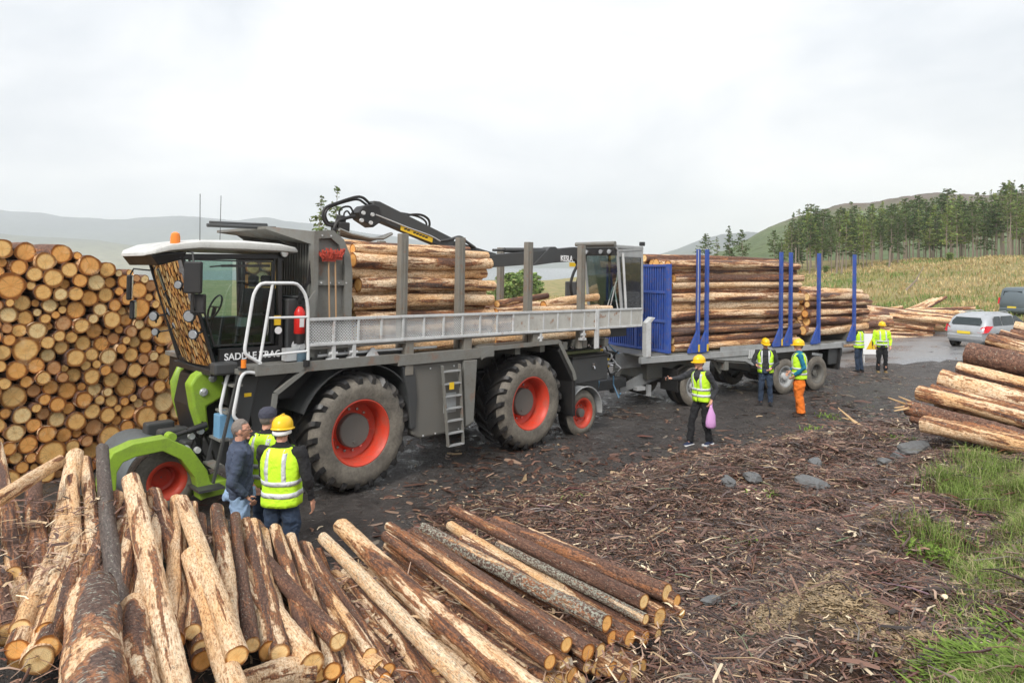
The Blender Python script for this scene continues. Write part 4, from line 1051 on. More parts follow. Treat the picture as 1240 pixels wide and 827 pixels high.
# roof (white) lofted along u
rings = []
for u, y0, y1, z0, z1 in ((-2.99, .62, 1.72, 3.60, 3.64), (-2.93, .42, 1.88, 3.61, 3.70), (-2.75, .34, 1.94, 3.65, 3.78), (-2.4, .30, 1.97, 3.69, 3.84), (-1.8, .29, 1.98, 3.69, 3.86), (-1.25, .30, 1.97, 3.69, 3.84), (-1.0, .36, 1.93, 3.69, 3.80), (-.94, .42, 1.88, 3.70, 3.76)):
    r_ = []; ym, zm = (y0 + y1) / 2, (z0 + z1) / 2; hy, hz = (y1 - y0) / 2, (z1 - z0) / 2
    for k in range(28):
        a = 2 * math.pi * k / 28; ca, sa = math.cos(a), math.sin(a)
        r_.append((u, ym + hy * math.copysign(abs(ca) ** .3, ca), zm + hz * math.copysign(abs(sa) ** .45, sa)))
    rings.append(r_)
b = MB(); b.loft(rings); ROOF = b.build('cab_roof', 'white', tr, smooth=True)
b = MB(); b.add([(-2.96, .5, 3.61), (-2.96, 1.8, 3.61), (-2.55, 1.9, 3.67), (-2.55, .36, 3.67), (-2.86, .52, 3.47), (-2.86, 1.78, 3.47), (-2.6, 1.86, 3.56), (-2.6, .40, 3.56)], [(0, 1, 2, 3), (4, 5, 6, 7), (0, 1, 5, 4), (1, 2, 6, 5), (2, 3, 7, 6), (3, 0, 4, 7)]); b.build('sun_visor', 'black', tr, bevel=.02)
def lamp(c, d, r, nm='work_lamp', lens='lens'):
    c, d = Vector(c), Vector(d).normalized(); b = MB(); b.tube([c - d * r * 1.1, c - d * r * .4, c, c + d * .01], [r * .5, r * .95, r * 1.05, r], 14)
    b.tube([c - d * r * .8, c - d * r * .8 - Vector((0, 0, r * 1.5))], .012, 6); o = b.build(nm, 'black', tr, smooth=True)
    b = MB(); b.tube([c + d * .008, c + d * .02], [r * .88, r * .8], 14); b.build('lens', lens, o, smooth=True); return o
def lamp_px(px, py, y, r, d=(-1, -.75, -.15)): lamp(T3(px, py, y), d, r)
for px, py, y in ((170, 307, 1.55), (186, 306.5, 1.05)): lamp(T3(px, py, y) + Vector((-.02, -.02, 0)), (-1, -.5, -.1), .065)
lamp_px(229, 383, .32, .085); lamp_px(234, 405, .32, .07); lamp_px(216, 345, .38, .06); lamp_px(186, 383, 1.95, .075); lamp_px(188, 402, 1.95, .06)
lamp_px(344, 306, .38, .08, (.3, -1, 0))
for px, py, y in ((229, 383, .32), (234, 405, .32), (186, 383, 1.95), (188, 402, 1.95)):
    p = T3(px, py, y); b = MB(); b.tube([p + Vector((.05, .02, 0)), Vector((-2.15 - (p.z - 2.1) * .30, .44 if y < 1 else 1.82, p.z + .03))], .014, 6); b.build('lamp_bracket', 'black', tr)
# beacon
p = T3(212, 301, .42); b = MB(); b.tube([p, p + Vector((0, 0, .04))], .055, 14); BE = b.build('beacon_base', 'black', tr)
b = MB(); b.tube([p + Vector((0, 0, z)) for z in (.04, .14, .20, .22)], [.062, .062, .05, .02], 14); b.build('beacon', 'orange_lens', tr, smooth=True)
b = MB(); b.tube([(-2.4, .35, 3.8), (-2.42, .33, 4.45)], .005, 5); b.build('aerial', 'black', tr)
b = MB(); b.tube([(-1.6, 1.7, 3.8), (-1.6, 1.7, 4.6)], .005, 5); b.build('aerial', 'black', tr)
# mirrors
def mirror(c, w_, h_, ang):
    m = Matrix.Rotation(ang, 3, 'Z'); b = MB(); b.box(c, (.07, w_, h_), m); o = b.build('mirror', 'black', tr, bevel=.02)
    b = MB(); b.box(Vector(c) + m @ Vector((.038, 0, 0)), (.004, w_ - .04, h_ - .05), m); b.build('mirror_glass', 'chrome', o)
c = T3(234, 336, .12); mirror(c, .24, .42, R(38)); b = MB(); b.tube([c + Vector((0, 0, .20)), c + Vector((.0, .05, .33)), (-2.55, .38, c.z + .34)], .013, 6); b.tube([c + Vector((0, 0, -.2)), c + Vector((.02, .02, -.42)), (-2.3, .38, c.z - .45)], .013, 6); b.build('mirror_arm', 'black', tr)
c = T3(240, 368, .16); mirror(c, .20, .26, R(38))
c = T3(157, 348, 2.15); mirror(c, .24, .38, R(-20)); b = MB(); b.tube([c + Vector((0, 0, .18)), c + Vector((.02, -.1, .28)), (-2.56, 1.86, c.z + .26)], .013, 6); b.build('mirror_arm', 'black', tr)
c = T3(161, 375, 2.12); mirror(c, .12, .28, R(-35))
# interior
b = MB(); b.bx(-1.62, -1.28, .85, 1.4, 2.45, 2.58); b.bx(-1.36, -1.24, .88, 1.38, 2.55, 3.15); b.bx(-1.34, -1.26, 1.0, 1.26, 3.18, 3.35); b.bx(-1.55, -1.35, .95, 1.3, 2.05, 2.45); b.build('driver_seat', 'seat_green', tr, bevel=.03)
b = MB(); ring = [(-1.88 + .07 * math.sin(a), 1.12 + .19 * math.cos(a), 2.88 + .17 * math.sin(a)) for a in np.linspace(0, 2 * math.pi, 20, endpoint=False)]
b.tube(ring, .014, 6, closed=True); b.tube([(-1.88, 1.12, 2.88), (-2.0, 1.12, 2.3)], .03, 8); b.bar((-1.88, .94, 2.88), (-1.88, 1.3, 2.88), .02, .02); b.build('steering_wheel', 'black', tr, smooth=True)
b = MB(); b.bx(-2.1, -1.9, .8, 1.5, 2.3, 2.48); b.bx(-1.95, -1.3, 1.45, 1.75, 2.35, 2.7); b.bx(-2.1, -1.2, CF + .06, CB_ - .06, 2.04, 2.08); b.build('console', 'interior', tr, bevel=.03)
b = MB(); b.bx(-1.75, -1.6, .5, .7, 2.62, 2.75); b.build('paper_pad', 'lens', tr)
# handrail gate
def rail(name, pts, r=.022, mat='rail_white', par=None, y=-.03):
    pp = [T3(px, py, y) for px, py in pts]; q = [pp[0]]
    for a, c, e_ in zip(pp, pp[1:], pp[2:]):
        q += [c.lerp(a, min(.35, .07 / max((c - a).length, .01))), c.lerp(a, .0) * .5 + (c.lerp(a, min(.35, .07 / max((c - a).length, .01))) + c.lerp(e_, min(.35, .07 / max((e_ - c).length, .01)))) * .25, c.lerp(e_, min(.35, .07 / max((e_ - c).length, .01)))]
    q.append(pp[-1]); b = MB(); b.tube(q, r, 8); return b.build(name, mat, par or tr, smooth=True)
rail('handrail', [(316, 440), (298, 430), (296, 424), (307, 356), (315, 343), (360, 343), (370, 356), (373, 372), (373, 436)], .024)
rail('handrail', [(330, 344), (314, 441)], .022); rail('handrail', [(325, 385), (372, 384)], .018); rail('handrail', [(318, 431), (373, 425)], .018)
b = MB(); p = T3(371, 436, -.03); b.tube([p, p + Vector((0, 0, -.09))], .05, 10); b.build('rail_foot', 'black', tr)
# access ladder at front
LD = MB(); a0, a1 = T3(289, 452, .12), T3(258, 585, .12); LD.bar(a0, a1, .03, .05, (0, 1, 0)); LD.bar(a0 + Vector((0.02, .38, 0)), a1 + Vector((.02, .38, 0)), .03, .05, (0, 1, 0)); LDO = LD.build('cab_ladder', 'dark_grey', tr)
for t in (.12, .37, .62, .86): c = a0.lerp(a1, t); b = MB(); b.box(c + Vector((.03, .19, 0)), (.14, .38, .03)); b.build('step', 'plate_grey', LDO)
c = a1 + Vector((-.02, .18, -.08)); b = MB(); b.box(c, (.34, .42, .03)); b.build('step', 'dark_grey', LDO)
rail('grab_rail', [(285, 449), (276, 452), (266, 497), (273, 508)], .024, y=.30); rail('grab_rail', [(311, 452), (297, 450), (291, 458), (282, 504), (289, 510)], .024, y=.02)
c0, c1 = T3(291, 455, .2), T3(311, 522, .2); b = MB(); b.prism([(c0.x, c0.z), (c1.x + .02, c0.z), (c1.x - .13, c1.z), (c0.x - .06, c1.z)], .20, .42); b.build('side_cover', 'dark_grey', tr, bevel=.02)
p = T3(288, 479, .19); p = T3(300, 478, .195); b = MB(); b.bx(p.x - .05, p.x + .05, .19, .199, p.z - .025, p.z + .025); b.build('warning_sticker', 'yellow', tr)
p = T3(295, 441, .0); b = MB(); b.tube([p + Vector((0, 0, -.05)), p + Vector((0, 0, .06))], .035, 10); b.build('indicator_lamp', 'orange_lens', tr, smooth=True); b = MB(); b.bx(p.x - .05, p.x + .05, .0, .06, p.z - .08, p.z - .05); b.build('lamp_bracket', 'dark_grey', tr)
p = T3(273, 445, .25); b = MB(); b.bx(p.x - .16, p.x + .16, .2, .4, p.z - .10, p.z + .07); b.build('side_bumper', 'dark_grey', tr, bevel=.03)
# nose: green bands, grille, headlamp panel
def gband(pts, y, w_, nm, mat, thick=.10):
    q = [T3(px, py, y) for px, py in pts]; b = MB(); b.tube(q, [(thick * .5, w_)] * len(q), 10); b.build(nm, mat, tr, smooth=True)
gband([(247, 437), (232, 441), (221, 449), (215, 462), (217, 480), (223, 500), (236, 522), (249, 538), (252, 560)], 2.0, .11, 'nose_band', 'green', .17)
p = T3(240, 480, 1.4); b = MB(); b.prism([(p.x - .12, 1.02), (p.x - .22, 1.45), (p.x - .14, 1.88), (p.x + .1, 2.0), (p.x + .6, 2.0), (p.x + .6, .9)], 1.0, 1.82); b.build('grille', 'black', tr, bevel=.05)
hp_ = [(229, 466), (236, 455), (248, 447), (266, 452), (276, 462), (272, 478), (258, 487), (249, 492), (252, 520), (243, 524), (234, 496)]
q = [T3(px, py, .75) for px, py in hp_]; b = MB(); b.prism([(v.x, v.z) for v in q], .70, .95); b.build('headlamp_panel', 'green', tr, bevel=.03)
for px, py in ((258, 458), (247, 475)):
    p = T3(px, py, .69); b = MB(); b.lathe([(.0, -.02), (.05, -.012), (.06, .0), (.062, .02)], c=(p.x, .69, p.z), seg=16); b.build('headlight', 'lens', tr, smooth=True)
q = [T3(px, py, .9) for px, py in ((318, 450), (322, 490), (312, 520), (285, 530), (292, 500), (305, 470))]; b = MB(); b.prism([(v.x, v.z) for v in q], .8, 1.0); b.build('side_fairing', 'green', tr, bevel=.03)
q = [T3(px, py, .6) for px, py in ((300, 440), (330, 440), (318, 478), (304, 520), (292, 515), (303, 470))]; b = MB(); b.prism([(v.x, v.z) for v in q], .5, .6); b.build('air_duct', 'black', tr, bevel=.02)
# linkage, cylinders, hoses in front
b = MB(); b.bx(-2.35, -1.7, .9, 2.1, .55, 1.0); b.bx(-2.6, -2.2, 1.1, 1.3, .5, 1.15); b.bx(-2.6, -2.2, 1.7, 1.9, .5, 1.15); b.build('front_linkage', 'dark_grey', tr, bevel=.03)
a_, c_ = T3(207, 529, .5), T3(250, 514, .5); b = MB(); b.tube([a_, a_.lerp(c_, .45)], .03, 10); b.tube([a_.lerp(c_, .45), c_], .045, 10); b.build('steering_cylinder', 'black', tr, smooth=True)
b = MB(); b.tube([a_ + Vector((0, -.05, 0)), a_ + Vector((0, .1, 0))], .06, 12); b.build('pivot', 'green', tr)
for px, py in ((232, 528), (243, 522), (239, 545), (226, 543)):
    p = T3(px, py, .55); b = MB(); b.lathe([(.0, -.03), (.04, -.03), (.045, .03)], c=tuple(p), seg=12); b.build('fitting', 'galv', tr)
for i in range(9):
    p = T3(rv.uniform(232, 252), rv.uniform(510, 530), .6); q = T3(rv.uniform(232, 262), rv.uniform(550, 590), .7); m_ = p.lerp(q, .5) + Vector((rv.uniform(-.2, .1), 0, -.1))
    b = MB(); b.tube([p, p.lerp(m_, .6), m_, q.lerp(m_, .5), q], .014, 6); b.build('front_hose', 'rubber_hose', tr, smooth=True)
p = T3(272, 516, .28); b = MB(); b.bx(p.x - .10, p.x + .10, .22, .42, p.z - .17, p.z + .17); b.tube([(p.x, .32, p.z + .17), (p.x, .32, p.z + .22)], .03, 8); b.build('fluid_can', 'blue_can', tr, bevel=.035)
p = T3(291, 520, .5); b = MB(); b.tube([p, p + Vector((0, 0, -.3))], .07, 10); b.build('reservoir', 'lens', tr)
# green arch arm and the press wheel
arch = [(127, 612), (129, 570), (140, 552), (160, 543), (196, 536), (222, 548), (240, 572), (247, 600)]
q = [T3(px, py, .42) for px, py in arch]; b = MB()
b.loft([[(v.x + s_ * nx_, y, v.z + s_ * nz_) for s_, y in ((-.088, .30), (.088, .30), (.088, .54), (-.088, .54))] for v, nx_, nz_ in
        [(v, -(q[min(i + 1, 7)] - q[max(i - 1, 0)]).normalized().z, (q[min(i + 1, 7)] - q[max(i - 1, 0)]).normalized().x) for i, v in enumerate(q)]])
b.build('press_wheel_arm', 'green', tr, bevel=.012)
p = T3(256, 590, .4); b = MB(); b.bx(p.x - .16, p.x + .18, .3, .7, p.z - .10, p.z + .10); b.build('arm_socket', 'green', tr, bevel=.015)
PT = tyre_mesh(.43, .34, .235); PR = rim_mesh(.235, .34, 'red', .26)
p = T3(203, 583, .50); put_wheel(tr, p.x, .50, p.z, [PT, ('rim', PR)], name='press_wheel')
b = MB(); b.lathe([(.02, .9), (.40, .9), (.41, .93), (.41, 2.2), (.40, 2.23), (.02, 2.23)], c=(p.x, 0, p.z), seg=48); b.build('press_drum', 'roller', tr, smooth=True)

# --- crane
def boom(name, a, c, h0, h1, w_, mat='dark_grey', par=None):
    a, c = Vector(a), Vector(c); d = (c - a).normalized(); up = Vector((-d.z, 0, d.x));
    if up.z < 0: up = -up
    s_ = Vector((0, 1, 0)); b = MB()
    b.loft([[p + up * e1 * h / 2 + s_ * e2 * w_ / 2 for e1, e2 in ((-1, -1), (1, -1), (1, 1), (-1, 1))] for p, h in ((a, h0 * .8), (a.lerp(c, .06), h0), (c, h1))]); return b.build(name, mat, par or tr, bevel=.012)
YC = 1.5
b1 = boom('main_boom', (6.95, YC, 3.98), (3.35, YC, 3.66), .34, .25, .2)
pts = [T3(px, py, YC) for px, py in ((640, 322), (662, 299), (668, 299), (690, 315))]; b = MB(); b.prism([(v.x, v.z) for v in pts], YC - .12, YC + .12); b.build('lug_plate', 'dark_grey', b1, bevel=.01)
a_, c_ = T3(597, 303, YC), T3(662, 303, YC); b = MB(); b.tube([a_, a_.lerp(c_, .2)], .03, 10); b.tube([a_.lerp(c_, .2), c_], .055, 12); b.build('lift_cylinder', 'dark_grey', b1, smooth=True)
a_, c_ = T3(678, 306, YC - .13), T3(708, 306, YC - .13)
text_part('boom_lettering', 'KESLA', .185, (T3(674, 316, YC).x, YC - .125, T3(674, 316, YC).z), (R(90), 0, 0), 'white_print', b1, .004, sx=.85)
p = T3(689, 318, YC); b = MB(); b.bx(p.x - .13, p.x + .13, YC - .13, YC - .12, p.z - .10, p.z + .0); b.build('rating_plate', 'yellow', b1)
j0, j1 = T3(447, 252, YC), T3(545, 297, YC); b2 = boom('crane_jib', j0, j1, .34, .26, .2)
boom('crane_jib_extension', j1, T3(598, 312, YC), .20, .17, .14)
hd = [T3(px, py, YC) for px, py in ((429, 258), (436, 250), (447, 248), (455, 251), (458, 268), (447, 276), (432, 266))]; b = MB(); b.prism([(v.x, v.z) for v in hd], YC - .14, YC + .14)
b.build('crane_head', 'black', tr, bevel=.015)
for px, py in ((440, 258), (451, 260), (438, 267), (449, 270)):
    p = T3(px, py, YC - .15); b = MB(); b.lathe([(.0, -.02), (.035, -.02), (.038, .02)], c=tuple(p), seg=12); b.build('pivot_pin', 'galv', tr)
sg = [T3(px, py, YC - .115) for px, py in ((485, 273), (485, 279), (523, 294), (524, 288))]; b = MB(); b.prism([(v.x, v.z) for v in sg], YC - .125, YC - .115); b.build('warning_strip', 'yellow', b2)
for i in range(9):
    if i in (2, 8): continue
    p = sg[1].lerp(sg[2], .1 + i * .095) + Vector((0, 0, .035)); b = MB(); b.bx(p.x, p.x + .06, YC - .13, YC - .126, p.z, p.z + .03); b.build('strip_mark', 'black', b2)
def hose_px(pts, y, r=.024, nm='crane_hose', mat='rubber_hose'):
    q = [T3(px, py, y) for px, py in pts]; out_ = []
    for i in range(len(q) - 1):
        p0, p1, p2, p3 = q[max(i - 1, 0)], q[i], q[i + 1], q[min(i + 2, len(q) - 1)]
        for k in range(5):
            t = k / 5; out_.append(.5 * ((2 * p1) + (p2 - p0) * t + (2 * p0 - 5 * p1 + 4 * p2 - p3) * t * t + (3 * p1 - p0 - 3 * p2 + p3) * t ** 3))
    out_.append(q[-1]); b = MB(); b.tube(out_, r, 7); b.build(nm, mat, tr, smooth=True)
hose_px([(430, 262), (420, 264), (410, 268), (405, 276), (406, 282)], YC - .1, .032)
hose_px([(407, 274), (396, 272), (391, 262), (394, 252), (408, 246), (430, 239), (440, 240), (450, 248), (470, 255), (490, 261)], YC - .05, .026)
hose_px([(408, 272), (398, 270), (394, 260), (400, 251), (420, 244), (434, 242), (447, 250), (468, 258), (484, 263), (500, 268), (514, 277)], YC + .08, .022)
hose_px([(490, 261), (508, 260), (518, 265), (520, 273), (515, 279), (506, 277), (498, 271), (480, 262)], YC - .05, .024)
hose_px([(485, 258), (505, 262), (515, 268), (516, 275), (511, 279)], YC + .06, .02)
hose_px([(412, 268), (411, 256), (416, 251), (424, 251), (428, 258)], YC, .018); hose_px([(416, 266), (417, 258), (421, 256), (425, 262)], YC + .1, .016)
hose_px([(455, 260), (475, 268), (495, 276), (520, 285), (533, 292)], YC - .14, .012, mat='galv')
hose_px([(533, 292), (545, 290), (557, 287), (565, 293), (575, 300)], YC - .1, .03, mat='dark_grey'); hose_px([(598, 311), (620, 313), (640, 314), (655, 309)], YC - .05, .014)
hose_px([(694, 313), (699, 320), (694, 332), (691, 345), (693, 358), (700, 366), (704, 362)], YC - .45, .035); hose_px([(697, 318), (703, 325), (699, 340), (700, 355), (706, 362)], YC - .4, .025)
# grapple resting on the load
for k in range(3):
    a_ = T3(411, 278 + k * 3, YC - .3 + k * .2); pp = [a_, T3(425, 284 + k * 2, YC - .3 + k * .2), T3(448, 289 + k, YC - .3 + k * .2), T3(463, 289 - k, YC - .3 + k * .2), T3(474, 283, YC - .3 + k * .2)]
    b = MB(); b.tube(pp, [(.05, .03)] * 5, 6); b.build('grapple_tine', 'plate_grey', tr, smooth=True)
b = MB(); p = T3(412, 275, YC); b.box(p, (.22, .3, .16)); b.tube([p, p + Vector((.02, 0, .2))], .09, 12); b.build('rotator', 'black', tr, bevel=.02)
# crane cab
cc = MB(); U0c, U1c, Y0c, Y1c, Z0c = 7.35, 8.35, .62, 1.62, 2.52
def cp(a, c, w_=.06): cc.bar(a, c, w_, w_, (0, 1, 0))
fb, ft, rt_, rb_ = U0c + .22, U0c, U1c, U1c + .05
for y in (Y0c, Y1c): cp((fb, y, Z0c), (ft, y, 4.05)); cp((rb_, y, Z0c), (rt_, y, 4.12)); cp((ft, y, 4.05), (rt_, y, 4.12)); cp((fb, y, Z0c), (rb_, y, Z0c)); cp((ft + .02, y, 4.05), (fb - .3, y, 4.13))
for u, z in ((fb, Z0c), (ft, 4.05), (rb_, Z0c), (rt_, 4.12)): cc.bar((u, Y0c, z), (u, Y1c, z), .06, .06)
CC = cc.build('crane_cab_frame', 'light_grey', tr, bevel=.012)
b = MB(); b.add([(fb, Y0c + .03, Z0c), (fb, Y1c - .03, Z0c), (ft, Y1c - .03, 4.03), (ft, Y0c + .03, 4.03)], [(0, 1, 2, 3)]); b.build('front_glass', 'glass', CC, fix=False)
for y in (Y0c, Y1c): b = MB(); b.add([(fb + .03, y, Z0c + .03), (rb_ - .03, y, Z0c + .03), (rt_ - .02, y, 4.06), (ft + .03, y, 4.02)], [(0, 1, 2, 3)]); b.build('side_glass', 'dark_glass', CC, fix=False)
b = MB(); b.add([(rb_, Y0c + .03, Z0c), (rb_, Y1c - .03, Z0c), (rt_, Y1c - .03, 4.1), (rt_, Y0c + .03, 4.1)], [(0, 1, 2, 3)]); b.build('rear_glass', 'dark_glass', CC, fix=False)
b = MB(); b.bx(ft - .1, rt_ + .05, Y0c - .03, Y1c + .03, 4.10, 4.20); b.bx(ft + .05, rt_ + .02, Y0c - .02, Y0c + .03, 3.9, 4.1); b.build('crane_cab_roof', 'light_grey', CC, bevel=.03)
b = MB(); b.tube([(ft - .16, Y0c - .05, 4.22), (ft - .16, Y1c + .15, 4.22)], .055, 10); b.build('roof_blind', 'plate_grey', CC, smooth=True)
b = MB(); b.bx(ft - .12, ft - .02, Y0c, Y1c, 3.94, 4.12); b.build('lamp_bar', 'black', CC, bevel=.01)
for y in (.75, 1.0, 1.45): b = MB(); b.tube([(ft - .12, y, 4.03), (ft - .17, y, 4.03)], [.05, .055], 12); b.build('lamp', 'lens', CC, smooth=True)
b = MB(); b.bx(7.85, 8.25, .85, 1.4, 2.65, 2.85); b.bx(8.15, 8.28, .87, 1.38, 2.8, 3.5); b.build('crane_seat', 'black', CC, bevel=.04)
b = MB(); b.tube([(fb - .02, .72, 2.6), (fb - .05, .8, 3.1), (ft + .1, .66, 3.6), (ft + .06, .66, 3.85)], .018, 6); b.tube([(fb - .02, 1.0, 2.55), (ft + .12, .74, 3.3)], .015, 6); b.tube([(fb - .02, 1.1, 2.55), (ft + .16, .84, 3.2)], .015, 6); b.build('guard_rods', 'galv', CC, smooth=True)
b = MB(); b.tube([(ft + .3, Y0c - .06, 2.6), (ft + .14, Y0c - .06, 4.0)], .03, 8); b.build('door_rail', 'galv', CC)
b = MB(); b.box((rt_ + .02, Y0c, 4.26), (.1, .12, .1)); b.build('work_lamp', 'black', CC, bevel=.015)

# ---- things hung on the tractor
M['bristles'] = cloth('red_bristles', (.55, .08, .05), .9, .5, 40)
def Tw(p): return TM @ Vector(p)
def on_tractor(name, label, cat, u, y, z):
    return empty(name, TM @ Matrix.Translation((u, y, z)), label, cat)
for k, (px, bt, tp, lab) in enumerate(((398, 388, 316, 'red-headed broom with a pale handle hung on the grey headboard, left one'), (406, 388, 314, 'second red broom hung close behind the other on the grey headboard, darker handle'))):
    p = T3(px, tp, .18); q = T3(px + 1, bt, .18); o = on_tractor('broom', lab, 'broom', q.x, q.y, q.z)
    b = MB(); b.tube([(0, 0, 0), (p.x - q.x, 0, p.z - q.z)], .013, 8); b.build('handle', 'wood_handle', o)
    b = MB(); hz_ = p.z - q.z
    for j in range(60):
        a = rv.uniform(-1, 1); cpt = Vector((a * .10 - .04, rv.uniform(-.05, .05), hz_ + .03)); tip = cpt + Vector((a * .06 + rv.uniform(-.03, .03), rv.uniform(-.05, .03), rv.uniform(.04, .14))); b.tube([cpt, tip], [.014, .010], 4)
    b.build('bristles', 'bristles', o)
    b = MB(); b.bx(-.13, .07, -.03, .03, hz_ - .01, hz_ + .04); b.build('brush_block', 'rust_red', o)
o = on_tractor('fire_extinguisher', 'red fire extinguisher with a black foot standing beside the cab behind the white handrail', 'extinguisher', -1.0, .2, 2.46)
b = MB(); b.tube([(0, 0, .04), (0, 0, .06), (0, 0, .36), (0, 0, .42), (0, 0, .45)], [.07, .08, .08, .05, .025], 18); b.build('cylinder', 'red_plastic', o, smooth=True)
b = MB(); b.tube([(0, 0, -.1), (0, 0, .05)], .076, 18); b.build('foot_ring', 'black', o, smooth=True)
b = MB(); b.bx(-.02, .08, -.015, .015, .46, .48); b.tube([(0, 0, .44), (.0, -.02, .47)], .02, 8); b.tube([(.03, 0, .47), (.09, -.03, .42), (.09, -.05, .2)], .01, 6); b.build('valve', 'black', o)
b = MB(); b.bx(-.04, .03, -.083, -.078, .15, .30); b.build('label_plate', 'white_print', o)
for px, py, mt in ((336, 388, 'yellow'), (337, 400, 'white_print')):
    p = T3(px, py, .38); b = MB(); b.bx(p.x - .05, p.x + .05, .375, .39, p.z - .07, p.z + .07) if mt == 'yellow' else b.lathe([(.0, 0), (.055, 0), (.055, .01)], c=(p.x, .375, p.z), seg=16); b.build('sticker', mt, tr)

# ================================================================== TRACTOR LOAD
ld = random.Random(9)
def load_log(Mx, u0, u1, y, z, r, c_, lab, grp=None, pool=None, tilt=0):
    put_log(Mx @ Vector((u0, y, z)), Mx @ Vector((u1, y, z + tilt)), r, pool or LOG_HI[1:], c_, lab, grp)
def fill(Mx, u0, u1, y0, y1, z0, z1, tag_, prof=None, rr=(.09, .15), seed=1, near_labels=None):
    rn = random.Random(seed); C = []
    cand_ = np.linspace(y0, y1, 60); pc = np.array([[-9., -9., .1]]); fl_ = 0
    while fl_ < 25:
        r_ = rn.uniform(*rr); dx = np.abs(cand_[:, None] - pc[None, :, 0]); R2 = pc[None, :, 2] + r_ + .004
        zt = np.where(dx < R2, pc[None, :, 1] + np.sqrt(np.maximum(R2 ** 2 - dx ** 2, 0)), -9).max(1); zt = np.maximum(zt, z0 + r_)
        ok = (cand_ - r_ > y0 - .001) & (cand_ + r_ < y1 + .001) & (zt + r_ < z1 + (prof(cand_) if prof else 0)); zt = np.where(ok, zt, 99); i = int(zt.argmin())
        if zt[i] > 90: fl_ += 1; continue
        pc = np.vstack([pc, [cand_[i], zt[i], r_]]); C.append((cand_[i], zt[i], r_))
    # nearest column first, for the labels
    out_ = []
    for y, z, r_ in C:
        vis = not any((abs(z - z2) < r_ * .9 and y2 < y - .05) for y2, z2, r2 in C)
        out_.append((y, z, r_, vis))
    vi = sorted([c for c in out_ if c[3]], key=lambda c: -c[1]); ords = ['topmost', 'second from the top', 'third from the top', 'fourth from the top', 'fifth from the top', 'sixth from the top', 'seventh from the top', 'eighth from the top', 'ninth from the top', 'tenth from the top', 'eleventh from the top', 'twelfth from the top', 'thirteenth from the top', 'fourteenth from the top', 'fifteenth from the top', 'sixteenth from the top', 'lowest']
    for k, (y, z, r_, vis) in enumerate(vi + [c for c in out_ if not c[3]]):
        pe = rn.uniform(.42, .86) if 'tractor' in tag_ else rn.uniform(.3, .85); c_ = (pe, rn.uniform(.0, .3), rn.choice([.05, .1, .1, .5]))
        kind_ = 'yellow peeled' if pe > .65 else ('mottled brown' if pe > .42 else 'dark red-brown')
        if vis: lab, grp = f'{kind_} log, {ords[min(k, 16)]} on {tag_}', None
        else: lab, grp = f'log in the inner part of {tag_}', f'inner logs of {tag_}'
        e0, e1 = rn.uniform(-.10, .10), rn.uniform(-.14, .12)
        put_log(Mx @ Vector((u0 + e0, y, z)), Mx @ Vector((u1 + e1, y, z + rn.uniform(-.02, .02))), r_, LOG_HI[1:] if vis else LOG_MID, c_, lab, grp, join=not vis)
    return out_
fill(TM, 0.06, 3.15, .36, 2.66, 2.07, 3.80, 'the front load on the tractor', lambda y: .22 * np.sin(np.clip((y - .36) / 2.3, 0, 1) * math.pi) ** .5, (.08, .135), 4)
fill(TM, 3.25, 6.85, .36, 2.66, 2.07, 2.80, 'the low rear load on the tractor', None, (.07, .12), 5)
put_log(TM @ Vector((4.7, .55, 2.80)), TM @ Vector((6.6, .62, 2.98)), .085, LOG_HI[3], (.9, .1, .05), 'pale log lying loose on top of the low rear load beside the crane cab')
put_log(TM @ Vector((3.3, .5, 2.86)), TM @ Vector((5.2, .9, 3.0)), .07, LOG_HI[4], (.45, .1, .1), 'short brown log lying aslant on the low rear load')

# ================================================================== TRAILER
tl = empty('log_trailer', LM, 'grey timber trailer with blue headboard and stakes, loaded with two bays of logs', 'trailer')
YL = 2.5
b = MB(); b.bx(-.95, 7.35, 0, .10, 1.22, 1.38); b.bx(-.95, 7.35, YL - .1, YL, 1.22, 1.38); b.bx(-.95, 7.35, .8, 1.0, 1.0, 1.40); b.bx(-.95, 8.0, 1.5, 1.7, 1.0, 1.40); b.bx(7.0, 8.05, .05, .25, 1.3, 1.40); b.bx(7.25, 7.35, 0, YL, 1.2, 1.38)
b.build('trailer_frame', 'light_grey', tl, bevel=.008)
for i in range(14):
    u = -.85 + i * .63; b = MB(); b.bx(u, u + .60, .1, YL - .1, 1.385, 1.41); b.build('deck_plate', 'plate_grey', tl)
b = MB(); b.prism([(.95, 1.36), (4.15, 1.38), (4.15, 1.10), (3.9, .95), (3.2, .92), (2.9, 1.05), (1.2, 1.22)], .03, .06); b.prism([(1.9, 1.5), (3.85, 1.5), (3.85, 1.38), (1.9, 1.38)], .02, .05); b.build('side_beam', 'light_grey', tl, bevel=.006)
for k in range(3): b = MB(); b.bx(3.0 + k * .09, 3.06 + k * .09, -.01, .03, 1.12, 1.36); b.build('beam_rib', 'galv', tl, bevel=.008)
b = MB(); b.bar((1.8, .1, 1.15), (3.5, .1, .95), .06, .08); b.bar((1.9, .3, 1.1), (2.2, .3, .75), .05, .1, (1, 0, 0)); b.bx(2.1, 2.25, .05, .3, .85, 1.15); b.bx(3.7, 4.2, .1, .5, .75, 1.0); b.build('underframe_brace', 'plate_grey', tl, bevel=.006)
b = MB(); b.bx(-.25, 1.75, .55, 1.95, .70, 1.18); b.bx(3.9, 6.8, .7, 1.8, .62, 1.15); b.build('bogie', 'frame_grey', tl, bevel=.02)
